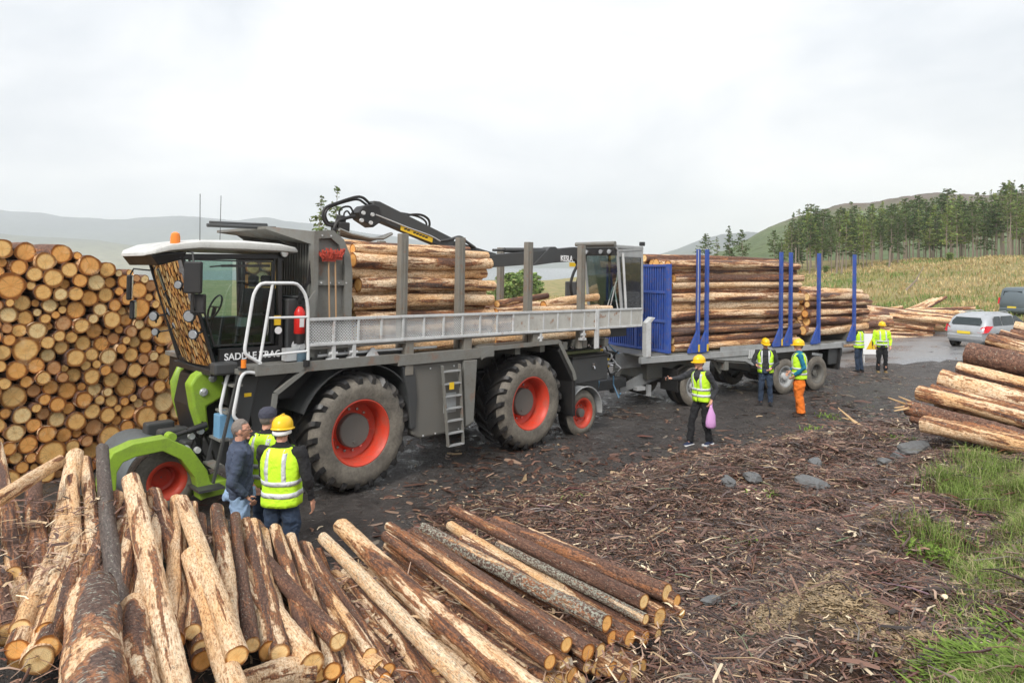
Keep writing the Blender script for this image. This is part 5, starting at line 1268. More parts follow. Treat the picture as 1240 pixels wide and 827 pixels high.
db = MB(); db.prism([(1.55, 1.16), (1.55, .66), (.35, .66), (-.35, .50), (-1.0, .40), (-1.02, .55), (-.3, .82), (.35, 1.05), (.75, 1.18)], .72, .80); db.prism([(1.5, 1.1), (1.5, .7), (.35, .66), (-1.0, .42), (-1.0, .55), (.4, 1.0)], 1.72, 1.80)
db.bx(.2, .3, .8, 1.72, .75, .95); db.box((-1.05, 1.25, .48), (.25, 1.0, .12)); db.bx(.55, .6, .70, .73, .68, 1.12)
db.build('drawbar', 'light_grey', tl, bevel=.012)
a_, c_ = onplane(LM, 763, 428, .9), onplane(LM, 739, 470, .9); b = MB(); b.tube([a_, a_.lerp(c_, .6)], .055, 12); b.tube([a_.lerp(c_, .6), c_], .075, 12); b.build('drawbar_cylinder', 'plate_grey', tl, smooth=True)
b = MB(); b.tube([(-1.2, 1.25, .45), (-1.5, 1.25, .45)], .07, 12); b.ball((-1.55, 1.25, .45), .1); b.build('towing_eye', 'dark_grey', tl, smooth=True)
b = MB(); b.bx(-.55, -.25, .6, .75, .42, .52); b.bx(-.15, -.05, .6, .7, .25, .55); b.build('parking_jack', 'galv', tl, bevel=.008)
b = MB(); b.bx(-.80, -.64, -.02, .14, 1.38, 2.24); b.prism([(-.80, 2.24), (-.64, 2.24), (-.50, 2.36), (-.62, 2.38)], -.02, .14); b.build('bumper_post', 'galv', tl, bevel=.01)
TT = tyre_mesh(.51, .30, .29); TRm = rim_mesh(.29, .30, 'light_grey', .12); TRd = rim_mesh(.29, .30, 'hub_grey', .16); TN = bolts_mesh(.15, 10, .115, .012)
b = MB(); b.lathe([(.11, .14), (.10, .04), (.05, .03), (.0, .03)], seg=20); TH = b.mesh('hub', 'galv', smooth=True)
b = MB(); b.lathe([(.09, .17), (.085, .10), (.0, .09)], seg=20); TH2 = b.mesh('hub', 'hub_grey', smooth=True)
for u, rim_, hub_ in ((.94, TRm, TH), (4.61, TRm, TH), (6.07, TRd, TH2)):
    for far_ in (False, True):
        put_wheel(tl, u, YL + .0 if far_ else 0.0, .51, [TT, ('rim', rim_), ('hub', hub_), ('wheel_nuts', TN)], far_)
        put_wheel(tl, u, (YL - .33) if far_ else .33, .51, [TT, ('rim', rim_)], far_)
    b = MB(); b.tube([(u, .2, .51), (u, YL - .2, .51)], .08, 10); b.build('axle', 'dark_grey', tl)
b = MB(); b.bx(.28, .32, .0, .62, .42, 1.0); b.build('mudflap', 'black', tl); b = MB(); b.prism([(7.22, 1.2), (7.3, 1.2), (7.18, .55), (7.1, .55)], .02, .6); b.build('mudflap', 'black', tl)
b = MB(); b.bx(6.75, 7.3, .1, .14, .72, 1.22); b.bx(7.28, 7.36, .05, 2.4, .95, 1.2); b.build('tail_board', 'dark_grey', tl, bevel=.01)
b = MB(); b.bx(7.36, 7.38, .1, .4, 1.0, 1.12); b.build('tail_lamp', 'red_lens', tl)
# blue headboard
hb = MB()
for y in (0.0, 1.18, 2.42): hb.bx(-.06, .06, y, y + .10, 1.43, 3.72)
for z in (1.43, 2.20, 2.95, 3.64): hb.bx(-.05, .05, .1, 2.42, z, z + .07)
HBB = hb.build('headboard_frame', 'blue', tl, bevel=.008)
for i in range(26):
    y = .16 + i * .0885
    if abs(y - 1.22) < .07: continue
    b = MB(); b.bx(-.03, .0, y - .022, y + .022, 1.5, 3.64); b.build('slat', 'blue', HBB)
b = MB(); b.bx(.004, .018, .1, 2.42, 1.5, 3.64); b.build('back_sheet', paint('blue_sheet', (.008, .02, .16), .5, .3), HBB)
def tstake(u, y=-.06, tip=False, top=4.12):
    b = MB(); b.bx(u - .042, u + .042, y, y + .09, 1.42, top); b.prism([(u - .042, 1.98), (u - .36, 1.47), (u - .36, 1.40), (u - .042, 1.40)], y + .02, y + .07); b.bx(u - .05, u + .05, y + .09, y + .2, 1.40, 1.47)
    o = b.build('stake', 'blue', tl, bevel=.008)
    if tip: b = MB(); b.bx(u - .03, u + .03, y - .006, y, 1.43, 1.62); b.build('reflector', 'yellow', o)
for u, tp in ((.99, 1), (1.31, 1), (4.33, 1), (4.76, 0), (6.07, 0), (7.86, 0)): tstake(u, tip=tp)
for u in (1.9, 4.9, 6.9): tstake(u, YL - .03, top=3.4)
b = MB(); b.bx(.93, .945, -.07, -.06, 2.2, 4.1); b.build('white_strip', 'galv', tl)
fill(LM, .18, 5.45, .06, 2.40, 1.44, 3.86, 'the front bay of the trailer', lambda y: .12 * np.sin(np.clip(y / 2.4, 0, 1) * math.pi) ** .5, (.088, .145), 14)
fill(LM, 5.75, 8.95, .08, 2.40, 1.66, 3.05, 'the rear bay of the trailer', None, (.08, .135), 15)
b = MB(); [b.bx(u - .07, u + .07, .1, 2.4, 1.41, 1.66) for u in (6.07, 7.86)]; b.build('rear_bolster', 'frame_grey', tl, bevel=.01)

# ================================================================== LOG HEAPS BEHIND (far away, small)
bh = random.Random(31)
# the stack of long logs on the ground beyond the trailer, and the loose heap stretching to the right
def far_logs():
    out_ = []
    for lay in range(6):                      # loose heap, px 1060-1165
        for k in range(8 - lay):
            x0 = 16.2 + k * .5 + lay * .25 + bh.uniform(-.2, .2); y0 = 34.5 + k * .9; z0 = gz(x0, y0) + .16 + lay * .27
            out_.append((Vector((x0, y0, z0)), Vector((x0 + 4.3 + bh.uniform(-.3, .9), y0 - .8 + bh.uniform(-.5, .4), z0 - .1 * lay + bh.uniform(-.1, .1))), bh.uniform(.11, .17)))
    for k in range(16):
        x0 = 22.5 + bh.uniform(-3, 1.5); y0 = 40 + bh.uniform(-2, 3); z0 = gz(x0, y0) + bh.uniform(.15, .9)
        out_.append((Vector((x0, y0, z0)), Vector((x0 + 3.4, y0 + bh.uniform(-1.5, 1.5), z0 + bh.uniform(-.4, .5))), bh.uniform(.10, .16)))
    for k in range(5):
        out_.append((Vector((23.2 + k * .3, 41, gz(24, 41) + .6)), Vector((26.0 + k * .25, 42.5, gz(26, 42) + 1.25 + .05 * k)), .10))
    return out_
for i, (a, c, r_) in enumerate(far_logs()):
    put_log(a, c, r_, LOG_MID, (bh.uniform(.35, .85), .1, .1), '', None, join=True)
for i in range(22):
    lay, k = divmod(i, 5); x0 = 11.6 + .15 * lay + bh.uniform(-.2, .2); y0 = 29 + k * .3 + bh.uniform(-.1, .1); z0 = gz(12, 30) + .55 + lay * .30
    a = Vector((x0, y0, z0)); c = a + Vector((4.2, .35 + bh.uniform(-.1, .1), bh.uniform(-.08, .08)))
    put_log(a, c, bh.uniform(.13, .16), LOG_MID, (bh.uniform(.35, .85), .1, .1), '', None, join=True)

# join the logs nobody can pick out one by one
def join_logs():
    V, Fs, Ms, LC, OF, TI = [], [], [], [], [], []
    base = 0
    cache = {}
    for me, m, col, off in JOIN:
        if me.name not in cache:
            n = len(me.vertices); co = np.zeros(n * 3, np.float32); me.vertices.foreach_get('co', co); cache[me.name] = (co.reshape(-1, 3), [tuple(p.vertices) for p in me.polygons], [p.material_index for p in me.polygons])
        co, fs, mi = cache[me.name]; A = np.array(m); w_ = co @ A[:3, :3].T + A[:3, 3]
        V.append(w_); LC.append(co); OF.append(np.full((len(co), 3), off) * np.array([1, 1.7, 2.3])); TI.append(np.tile(np.array(col, np.float32), (len(co), 1)))
        Fs += [tuple(base + i for i in f) for f in fs]; Ms += mi; base += len(co)
    me = bpy.data.meshes.new('packed_logs'); me.from_pydata(np.concatenate(V).tolist(), [], Fs)
    me.materials.append(M['bark_j']); me.materials.append(M['end_j']); me.polygons.foreach_set('material_index', Ms); me.polygons.foreach_set('use_smooth', [x == 0 for x in Ms])
    for nm, arr in (('log_co', LC), ('log_off', OF)):
        at = me.attributes.new(nm, 'FLOAT_VECTOR', 'POINT'); at.data.foreach_set('vector', np.concatenate(arr).astype(np.float32).ravel())
    at = me.color_attributes.new('tint', 'FLOAT_COLOR', 'POINT'); at.data.foreach_set('color', np.concatenate(TI).astype(np.float32).ravel()); me.update(); me.set_sharp_from_angle(angle=R(50))
    o = link('packed_logs', me); setp(o, 'logs packed inside and under the stacks and in the loose heaps far behind', 'logs', kind='stuff')
join_logs()

# ================================================================== BARK DEBRIS
def strips(name, pts, lens, wids, cols, mat, rs, tilt=.35, curl=.25, lift=.01, heading=None, thick=.2):
    """many small curved bark or wood strips, V-shaped in section: 3 across x 3 along"""
    n = len(pts); th = rs.rand(n) * 2 * np.pi if heading is None else heading
    pit = (rs.rand(n) - .35) * tilt; roll = (rs.rand(n) - .5) * 1.2
    d = np.stack([np.cos(th) * np.cos(pit), np.sin(th) * np.cos(pit), np.sin(pit)], -1)
    s0 = np.stack([-np.sin(th), np.cos(th), 0 * th], -1); up = np.cross(d, s0)
    s1 = s0 * np.cos(roll)[:, None] + up * np.sin(roll)[:, None]; u1 = np.cross(d, s1)
    V = np.zeros((n, 9, 3)); cb = (rs.rand(n) - .5) * curl
    for i, t in enumerate((-.5, 0, .5)):
        c = pts + d * (lens * t)[:, None] + s1 * (cb * lens * (1 if i == 1 else 0))[:, None] + u1 * (lift + (.10 * lens * (1 if i == 1 else 0)) * (rs.rand(n) - .2))[:, None]
        wv = wids * (1 if i == 1 else .55 + .4 * rs.rand(n))
        for j, q in enumerate((-.5, 0, .5)): V[:, i * 3 + j] = c + s1 * (wv * q)[:, None] + u1 * (wv * (thick if j == 1 else 0))[:, None]
    b_ = (np.arange(n) * 9)[:, None, None]
    f = np.array([[i * 3 + j, i * 3 + j + 1, (i + 1) * 3 + j + 1, (i + 1) * 3 + j] for i in range(2) for j in range(2)])[None] + b_
    return link(name, np_mesh(name, V.reshape(-1, 3), f.reshape(-1, 4), mat, np.repeat(cols, 9, 0)))
M['debris'] = tint_mat('bark_debris', .42, .5)
BPAL = np.array([(.105, .052, .036), (.165, .085, .058), (.058, .034, .027), (.24, .135, .09), (.34, .225, .16), (.44, .31, .18), (.035, .024, .019), (.20, .165, .125), (.66, .54, .37), (.15, .06, .04)])
BPW = np.array([.22, .17, .19, .10, .055, .045, .17, .035, .022, .05])
nr_ = np.random.RandomState(8)
def scatter(n, x0, x1, y0, y1, dens, power=1.0):
    """points with probability dens(x, y), denser towards the viewer so that detail is even in the picture"""
    out_ = []
    tot = 0
    while tot < n:
        u = nr_.rand(n); y = (y0 ** (1 - power) + u * (y1 ** (1 - power) - y0 ** (1 - power))) ** (1 / (1 - power)) if power != 1 else y0 * (y1 / y0) ** u
        x = x0 + nr_.rand(n) * (x1 - x0); ok = (np.abs(x) < y * .86 + .9) & (nr_.rand(n) < dens(x, y)); p = np.stack([x[ok], y[ok]], -1); out_.append(p); tot += len(p)
        if len(out_) > 60: break
    p = np.concatenate(out_)[:n]; return p[:, 0], p[:, 1]
def grass_mask(x, y): return ss(bank_s(x, y) + .9 * fbm(x * .8, y * .8, 4), .55, 1.35) * ss(-y, -15, -11) * (1 - .93 * soil(x, y))
dsl = lambda x, y: slash_mask(x, y) * (1 - .62 * dust(x, y)) * (1 - .85 * grass_mask(x, y)) * np.clip(.55 + 1.4 * fbm(x * .9 + 3, y * .9, 3) + .3, .12, 1) * (1 - .55 * np.exp(-((bank_s(x, y) + .1) / .45) ** 2) * ss(fbm(x * 1.2, y * 1.2, 2), -.25, .15))
N = 112000
x, y = scatter(N, -3, 14, 3.6, 17.5, dsl, 1.0); z = gh(x, y) + nr_.rand(len(x)) * .05
ln = np.exp(nr_.randn(len(x)) * .75) * .050 * (1 + y * .05); wd = np.exp(nr_.randn(len(x)) * .6) * .0074 * (1 + y * .05)
ci_ = nr_.choice(len(BPAL), len(x), p=BPW / BPW.sum()); cl = BPAL[ci_] * (.7 + .6 * nr_.rand(len(x), 1))
xc, yc = scatter(16000, 0, 9, 3.6, 9.5, lambda x, y: dust(x, y), 1.0)
setp(strips('sawdust_crumbs', np.stack([xc, yc, gh(xc, yc) + .012], -1), .02 + .05 * nr_.rand(len(xc)), .006 + .012 * nr_.rand(len(xc)), np.array([(.33, .235, .13)]) * (.4 + .8 * nr_.rand(len(xc), 1)), M['debris'], nr_, .5), 'tan sawdust and fine bark crumbs on the ridge in front of the grass', 'sawdust', kind='stuff')
setp(strips('bark_debris', np.stack([x, y, z], -1), np.clip(ln, .02, .6), np.clip(wd, .004, .05), cl, M['debris'], nr_), 'carpet of red-brown bark strips and wood splinters between the yard and the grass bank', 'bark debris', kind='stuff')
# chips over the yard and round the heaps
dy_ = lambda x, y: np.clip(.03 + .9 * np.exp(-np.abs(np.interp(x, EX, EY) - y) / .8) + .5 * ss(fbm(x * .35, y * .35, 3), .05, .4), 0, 1) * ss(y, 5, 7)
x, y = scatter(15000, -9, 22, 6.5, 30, dy_, .6); z = gh(x, y) + .008
ln = np.exp(nr_.randn(len(x)) * .6) * .05 * (1 + y * .03); wd = ln * (.12 + .2 * nr_.rand(len(x)))
cl = BPAL[nr_.choice(len(BPAL), len(x), p=[.2, .18, .14, .12, .08, .04, .12, .07, .01, .04])] * (.6 + .5 * nr_.rand(len(x), 1))
setp(strips('wood_chips', np.stack([x, y, z], -1), ln, wd, cl, M['debris'], nr_, .1, .3, .004), 'wood chips and bark crumbs trodden into the dark mud of the yard', 'wood chips', kind='stuff')
# longer sticks and slabs in the debris
def sticks(name, n, dens, lab, box, lo, hi, r0, pal, w=1.0):
    x, y = scatter(n, *box, dens, w); b = MB(); colv = []
    for i in range(len(x)):
        th = random.uniform(0, 6.28); L_ = random.uniform(lo, hi); z = gz(x[i], y[i]) + random.uniform(.02, .09); a = Vector((x[i], y[i], z)); d = Vector((math.cos(th), math.sin(th), random.uniform(-.06, .16)))
        c1 = a + d * L_ * .5 + Vector((random.uniform(-.05, .05) * L_ * 2, random.uniform(-.05, .05), .01)); c2 = a + d * L_ + Vector((0, 0, -.02)); r = random.uniform(.5, 1.4) * r0
        nb_ = len(b.v); b.tube([a, c1, c2], [r, r * .8, r * .35], 5); c = pal[int(nr_.randint(len(pal)))]; colv += [tuple(q * random.uniform(.75, 1.2) for q in c)] * (len(b.v) - nb_)
    me = b.mesh(name, M['debris'], fix=False); at = me.color_attributes.new('tint', 'FLOAT_COLOR', 'POINT'); at.data.foreach_set('color', np.array([tuple(c) + (1,) for c in colv], np.float32).ravel())
    o = link(name, me); setp(o, lab, 'sticks', kind='stuff')
sticks('broken_sticks', 1500, dsl, 'broken twigs and sticks lying all over the bark debris', (-3, 14, 4, 17), .1, .5, .0085, BPAL[[0, 1, 2, 6, 7, 9, 2]])
hp_d = lambda x, y: ss(-y, -6.8, -5.8) * ss(-x, -1.6, -.5) * 1.0
# loose bark and twigs lying on the log heap
x = nr_.rand(5200) * 6.2 - 4.7; y = 3.7 + nr_.rand(5200) * 2.9; ok = (np.abs(x) < y * .78) & (y < 6.1 + .35 * ss(x, -2.2, -1.0)) ; x, y = x[ok], y[ok]; z = ztop(x, y) - .13 + nr_.rand(len(x)) * .10
fade_ = ss(-y, -7.1 - .0, -6.2)
z = np.where(fade_ > .1, z, gh(x, y) + .02)
cl = BPAL[nr_.choice(len(BPAL), len(x), p=[.2, .16, .08, .16, .12, .12, .03, .03, .05, .05])] * (.8 + .6 * nr_.rand(len(x), 1))
setp(strips('loose_bark', np.stack([x, y, z], -1), np.exp(nr_.randn(len(x)) * .5) * .085, np.exp(nr_.randn(len(x)) * .4) * .012, cl, M['debris'], nr_, .6), 'loose bark flakes and twigs caught between the logs of the foreground heap', 'bark flakes', kind='stuff')

# ---- single pale torn branch, slabs and stones in the debris
def ground_px(px, py):
    lo, hi = 2.0, 80.0
    for _ in range(50):
        m_ = (lo + hi) / 2; p = P(px, py, m_)
        if p.z > gz(p.x, p.y): lo = m_
        else: hi = m_
    return P(px, py, (lo + hi) / 2)
p, q = ground_px(1020, 510), ground_px(1061, 528); b = MB(); b.tube([p + Vector((0, 0, .08)), p.lerp(q, .35) + Vector((0, 0, .12)), p.lerp(q, .7) + Vector((0, 0, .06)), q + Vector((0, 0, .04))], [(.02, .012), (.045, .02), (.05, .02), (.02, .01)], 7)
b.tube([p.lerp(q, .4) + Vector((0, 0, .1)), p.lerp(q, .3) + Vector((-.05, .5, .28))], [.03, .012], 6)
M['torn'] = paint('torn_wood', (.62, .42, .22), .8, .3, dcol=(.3, .15, .07)); setp(b.build('branch', 'torn', smooth=True), 'pale torn branch lying at the yard edge left of the right-hand stack', 'branch')
p = P(1112, 492, 12.0); b = MB()
for i in range(7): b.tube([p + Vector((bh.uniform(-.1, .1), bh.uniform(-.1, .1), bh.uniform(-.08, .08))), p + Vector((bh.uniform(-.55, -.25), bh.uniform(-.2, .1), bh.uniform(-.08, .2)))], [.03, .008], 5)
setp(b.build('branch', 'torn', smooth=True), 'splintered pale wood sticking out of the dark red log, right-hand stack', 'branch')
for px, py, L_, w_, lab in ((355, 600, 0, 0, ''),):
    pass
M['stone'] = paint('slate_stone', (.13, .135, .138), .6, .8, dcol=(.07, .05, .04), dscale=5)
def stone(px, py, s_, lab, seed, rz=0):
    rn = random.Random(seed); p = ground_px(px, py); b = MB(); b.ball((0, 0, 0), (1, .6, .42), 10, 7)
    b.v = [(x * (1 + rn.uniform(-.16, .16)), y * (1 + rn.uniform(-.2, .2)), max(-.25, min(.3, z * (1 + rn.uniform(-.3, .3))))) for x, y, z in b.v]
    o = b.build('stone', 'stone', bevel=0); o.location = p + Vector((0, 0, .07)); o.scale = (s_ * 1.2, s_ * 1.1, s_ * 1.15); o.rotation_euler = (rn.uniform(-.2, .4), rn.uniform(-.2, .2), rz); setp(o, lab, 'stone')
stone(983, 590, .22, 'flat pale slate lying in the middle of the bark debris', 1, -.3); stone(883, 590, .20, 'dark upright slate, leftmost of the stones in the debris', 2, 1.2); stone(912, 584, .22, 'grey slab leaning just right of the leftmost stone', 3, 1.0)
stone(986, 565, .16, 'small grey stone behind the flat pale slate', 4, .9); stone(1108, 548, .26, 'long flat light grey stone just below the right-hand stack', 5, .1); stone(1096, 555, .18, 'dark grey stone beside the long flat one under the right-hand stack', 6, -.4); stone(1073, 565, .17, 'greenish grey stone at the upper edge of the slope', 7, .5)
stone(862, 735, .10, 'small rounded brown stone right of the log heap', 8, .2)

# ================================================================== GRASS
M['grass'] = tint_mat('grass_blades', .65, .3, .35)
def blades(name, x, y, h, w_, cols, lab, bend=.5, cat='grass', z=None):
    n = len(x); z = gh(x, y) if z is None else z; th = nr_.rand(n) * 2 * np.pi; bd = bend * (.3 + nr_.rand(n)) * h
    p0 = np.stack([x, y, z - .02], -1); s0 = np.stack([-np.sin(th), np.cos(th), 0 * th], -1) * (w_ / 2)[:, None]; dr = np.stack([np.cos(th), np.sin(th), 0 * th], -1)
    p1 = p0 + dr * (bd * .28)[:, None] + np.array([0, 0, 1]) * (h * .6)[:, None]; p2 = p0 + dr * bd[:, None] + np.array([0, 0, 1]) * (h * (.98 - .25 * bend))[:, None]
    V = np.stack([p0 - s0, p0 + s0, p1 - s0 * .75, p1 + s0 * .75, p2], 1).reshape(-1, 3); b_ = (np.arange(n) * 5)[:, None, None]
    f = np.array([[0, 1, 3], [0, 3, 2], [2, 3, 4]])[None] + b_
    o = link(name, np_mesh(name, V, f.reshape(-1, 3), M['grass'], np.repeat(cols, 5, 0))); setp(o, lab, cat, kind='stuff')
GP = np.array([(.17, .25, .05), (.24, .33, .075), (.31, .40, .11), (.11, .17, .035), (.40, .37, .18), (.46, .39, .23)])
gmk = lambda x, y: np.clip(grass_mask(x, y) * ss(y, 1.5, 2.5) * ss(fbm(x * .55 + 5, y * .55, 3) + .34, 0, .35), 0, 1) ** 1.2
x, y = scatter(84000, 1.5, 11, 2.8, 12.5, gmk, 1.0)
hh = (.07 + .14 * nr_.rand(len(x))) * (1 + .9 * ss(fbm(x * 1.3, y * 1.3, 3), 0, .5)); cl = GP[nr_.choice(6, len(x), p=[.2, .24, .2, .1, .15, .11])] * (.8 + .5 * nr_.rand(len(x), 1))
blades('bank_grass', x, y, hh * .9, .004 + .004 * nr_.rand(len(x)), cl, 'fresh green grass growing on the bank at the right', .9)
# longer tufts under the right-hand stack
tx, ty, cc_ = [], [], []
for px, py in ((1150, 585), (1170, 595), (1190, 580), (1165, 610), (1210, 575), (1225, 600), (1200, 620), (1140, 660), (1180, 560)):
    p = ground_px(px, py); m_ = 420; tx.append(p.x + nr_.randn(m_) * .16); ty.append(p.y + nr_.randn(m_) * .16)
x, y = np.concatenate(tx), np.concatenate(ty); blades('long_grass', x, y, .14 + .2 * nr_.rand(len(x)), .004 + .004 * nr_.rand(len(x)), GP[nr_.choice(6, len(x), p=[.25, .3, .2, .15, .07, .03])] * (.8 + .4 * nr_.rand(len(x), 1)), 'long green grass tufts below the right-hand stack', .8)
# weeds sprouting in the debris
tx, ty = [], []
for px, py, m_ in ((1000, 505, 60), (1040, 595, 0), (1085, 533, 90), (1100, 512, 60), (932, 598, 50), (900, 660, 40), (985, 520, 30), (1190, 800, 900), (1225, 815, 900), (1160, 815, 500), (1215, 775, 500), (700, 606, 20), (1125, 670, 200)):
    p = ground_px(px, py); tx.append(p.x + nr_.randn(m_) * .13); ty.append(p.y + nr_.randn(m_) * .13)
x, y = np.concatenate(tx), np.concatenate(ty); blades('weeds', x, y, .05 + .09 * nr_.rand(len(x)), .018 + .02 * nr_.rand(len(x)), np.array([(.22, .33, .06)]) * (.7 + .6 * nr_.rand(len(x), 1)), 'bright green leafy weeds sprouting from the debris and the bank', 1.1, 'weeds')
# rough field
FP = np.array([(.52, .40, .19), (.42, .31, .14), (.60, .48, .26), (.34, .31, .12), (.22, .27, .08), (.44, .27, .15), (.19, .28, .08)])
def fdens(x, y): return ss(y + 2.2 * fbm(x * .4, y * .4, 3), 35.5, 38)
for (n_, bx_, hs, ws, pw, nm, lab) in ((52000, (-14, 62, 36, 100), .34, .05, .9, 'field_grass', 'straw-coloured and green rough grass on the rising field behind the yard'),):
    x, y = scatter(n_, *bx_, fdens, pw); t = fbm(x * .11, y * .11, 4) + .25 * fbm(x * .7, y * .7, 2)
    lowg = ss(-(y - 36 - .25 * np.clip(x, 0, 60)), -16, -2)
    idx_ = np.where(nr_.rand(len(x)) < .25, nr_.randint(0, 7, len(x)), np.where(t + .35 * lowg > .27, 6 - 2 * nr_.randint(0, 2, len(x)), np.where(t > .02, 3, nr_.randint(0, 3, len(x)))))
    blades(nm, x, y, hs * (.5 + nr_.rand(len(x))) * (1 + .3 * ss(t, .1, .5)), ws * (.6 + nr_.rand(len(x))) * (.6 + y / 70), FP[idx_] * (.8 + .45 * nr_.rand(len(x), 1)), lab, .55)
x, y = scatter(6000, 13, 27, 33, 37.5, lambda x, y: ss(y - np.interp(x, [7, 14, 20, 30], [31.5, 33.8, 36.2, 37]), .0, .8), .5)
blades('verge_grass', x, y, .25 + .35 * nr_.rand(len(x)), .03 + .03 * nr_.rand(len(x)), GP[nr_.choice(6, len(x))] * (.7 + .4 * nr_.rand(len(x), 1)), 'weedy green verge between the wet road and the far log heap', .5)

# ================================================================== TREES
M['leaf'] = tint_mat('conifer_foliage', .7, .2, .4)
M['trunk'] = paint('tree_bark', (.24, .19, .15), .9, .5, dcol=(.38, .35, .31), dscale=1.2)
def tree_mesh(seed, H_, crown0, wid, n_br, dens, col, pal_j=.3, droop=.25, kind='spruce'):
    rn = np.random.RandomState(seed); lean = (rn.rand(2) - .5) * .05; tb = MB()
    pth = [Vector((lean[0] * z * z / H_ + .05 * math.sin(z * .9 + seed), lean[1] * z * z / H_, z)) for z in np.linspace(-.4, H_, 9)]
    tb.tube(pth, [.0115 * H_ * (1 - .93 * i / 8) * .75 + .01 for i in range(9)], 7)
    def at(z): k = min(7.99, max(0, (z + .4) / (H_ + .4) * 8)); i = int(k); return pth[i].lerp(pth[i + 1], k - i)
    V, C = [], []
    for b_ in range(n_br):
        f = rn.rand() ** .85; z = H_ * (crown0 + (1 - crown0) * f); a = rn.rand() * 6.283
        if kind == 'spruce': rad = wid * (1 - f) ** .75 * (.55 + .6 * rn.rand()) + .12
        elif kind == 'pine': rad = wid * (.35 + .9 * math.sin(math.pi * min(1, f * .95 + .12))) * (.4 + .7 * rn.rand())
        else: rad = wid * math.sin(math.pi * min(.98, f * .8 + .18)) * (.5 + .6 * rn.rand())
        o = at(z); d = Vector((math.cos(a), math.sin(a), -droop + (.35 * f if kind != 'round' else .3))); tip = o + d * rad
        tb.tube([o, o.lerp(tip, .55) + Vector((0, 0, .04 * rad)), tip], [.028 * H_ * .1 * (1.1 - f) + .012, .012, .004], 3, cap=False)
        m_ = max(2, int(dens * rad * (1 + rn.rand())))
        for q in range(m_):
            t = .25 + .78 * rn.rand(); c = o.lerp(tip, t) + Vector((rn.randn() * .12, rn.randn() * .12, rn.randn() * .07 - .05)) * (.6 + rad * .25)
            sz = (.16 + .20 * rn.rand()) * (1 if kind != 'round' else .8); n1 = Vector((rn.randn(), rn.randn(), rn.randn() * .6)).normalized(); n2 = n1.cross(Vector((rn.randn(), rn.randn(), rn.randn()))).normalized()
            el = 1.0 if kind == 'round' else .42
            V += [c - n1 * sz, c + n2 * sz * el, c + n1 * sz * .9 - Vector((0, 0, sz * .25)), c - n2 * sz * el]
            cc = np.array(col) * 1.25 * (1 + pal_j * rn.randn()) * (.85 + .3 * rn.rand(3)); C += [np.clip(cc, .008, .6)] * 4
    V = np.array([tuple(v) for v in V]); f = np.arange(len(V)).reshape(-1, 4)
    return tb.mesh('trunk', 'trunk', smooth=True), np_mesh('crown', V, f, M['leaf'], np.array(C))
KINDS = {
 'spruce': [tree_mesh(s_, 14, c0, w_, n_, 5.5, (.085, .125, .05)) for s_, c0, w_, n_ in ((1, .30, 2.1, 130), (2, .42, 1.8, 100), (3, .22, 2.4, 150))],
 'bare': [tree_mesh(s_, 14, c0, w_, n_, 4.5, (.13, .17, .06), kind='spruce', droop=.1) for s_, c0, w_, n_ in ((11, .5, 1.5, 70), (12, .6, 1.3, 50), (13, .42, 1.6, 75))],
 'larch': [tree_mesh(s_, 14, c0, w_, n_, 4.5, (.19, .24, .075), kind='spruce', droop=.05) for s_, c0, w_, n_ in ((21, .25, 1.9, 110), (22, .35, 1.8, 95))],
 'pine': [tree_mesh(s_, 14, c0, w_, n_, 5.5, (.10, .14, .055), kind='pine', droop=.0) for s_, c0, w_, n_ in ((31, .5, 1.9, 80), (32, .42, 2.2, 95))],
 'round': [tree_mesh(s_, 6, .12, 2.3, 150, 8, (.20, .27, .09), kind='round', droop=-.3) for s_ in (41, 42)]}
NM_ = {'spruce': ('spruce_tree', 'dark green spruce'), 'bare': ('spruce_tree', 'thin half-bare spruce'), 'larch': ('larch_tree', 'light green larch'), 'pine': ('pine_tree', 'open-crowned pine'), 'round': ('bush', 'rounded green bush')}
tr_r = random.Random(77)
def put_tree(kind, px, d, top, base=None, lab='', grp=None, wfac=1.0):
    tm, cm = tr_r.choice(KINDS[kind]); x = (px - 620) / F * d; zb = gz(x, d) if base is None else CZ - (base - HZ) / F * d; H_ = CZ - (top - HZ) / F * d - zb
    nm, desc = NM_[kind]; o = empty(nm, Matrix.Translation((x, d, zb)), lab or desc, 'bush' if kind == 'round' else 'tree', grp); h0 = 6 if kind == 'round' else 14
    o.rotation_euler.z = tr_r.uniform(0, 6.28); s_ = H_ / h0; o.scale = (s_ * wfac, s_ * wfac, s_)
    link('trunk', tm, o); link('crown', cm, o)
PX_T = []
prof_t = [(965, 262), (982, 249), (1000, 258), (1023, 247), (1045, 262), (1064, 248), (1085, 252), (1108, 242), (1130, 246), (1150, 231), (1170, 244), (1185, 234), (1205, 236), (1223, 220), (1240, 230), (1300, 228)]
px_ = 944
places = ['at the left end of the wood', 'left of the middle of the wood', 'in the middle of the wood', 'right of the middle of the wood', 'at the right end of the wood']
seq = 0
while px_ < 1262:
    for row in range(3):
        x_ = px_ + tr_r.uniform(-4, 4) + row * 2; d = (96, 108, 124)[row] + tr_r.uniform(-5, 5)
        t_ = float(np.interp(x_, [p[0] for p in prof_t], [p[1] for p in prof_t])) + abs(tr_r.gauss(0, 8)) - 7 + (10 if row == 0 else 0) + max(0, 962 - x_) * 1.4
        kd = tr_r.choice(['spruce', 'bare', 'larch', 'larch', 'bare', 'pine', 'spruce'] if row < 2 else ['spruce', 'bare', 'pine'])
        pl = places[min(4, max(0, int((x_ - 940) / 64)))]; rw_ = ('front', 'middle', 'back')[row]
        put_tree(kd, x_, d, t_, None, f'{NM_[kd][1]} in the {rw_} rank {pl}', f'{NM_[kd][1]} trees, {rw_} rank, {pl}', tr_r.uniform(.9, 1.5)); seq += 1
    px_ += 6.6
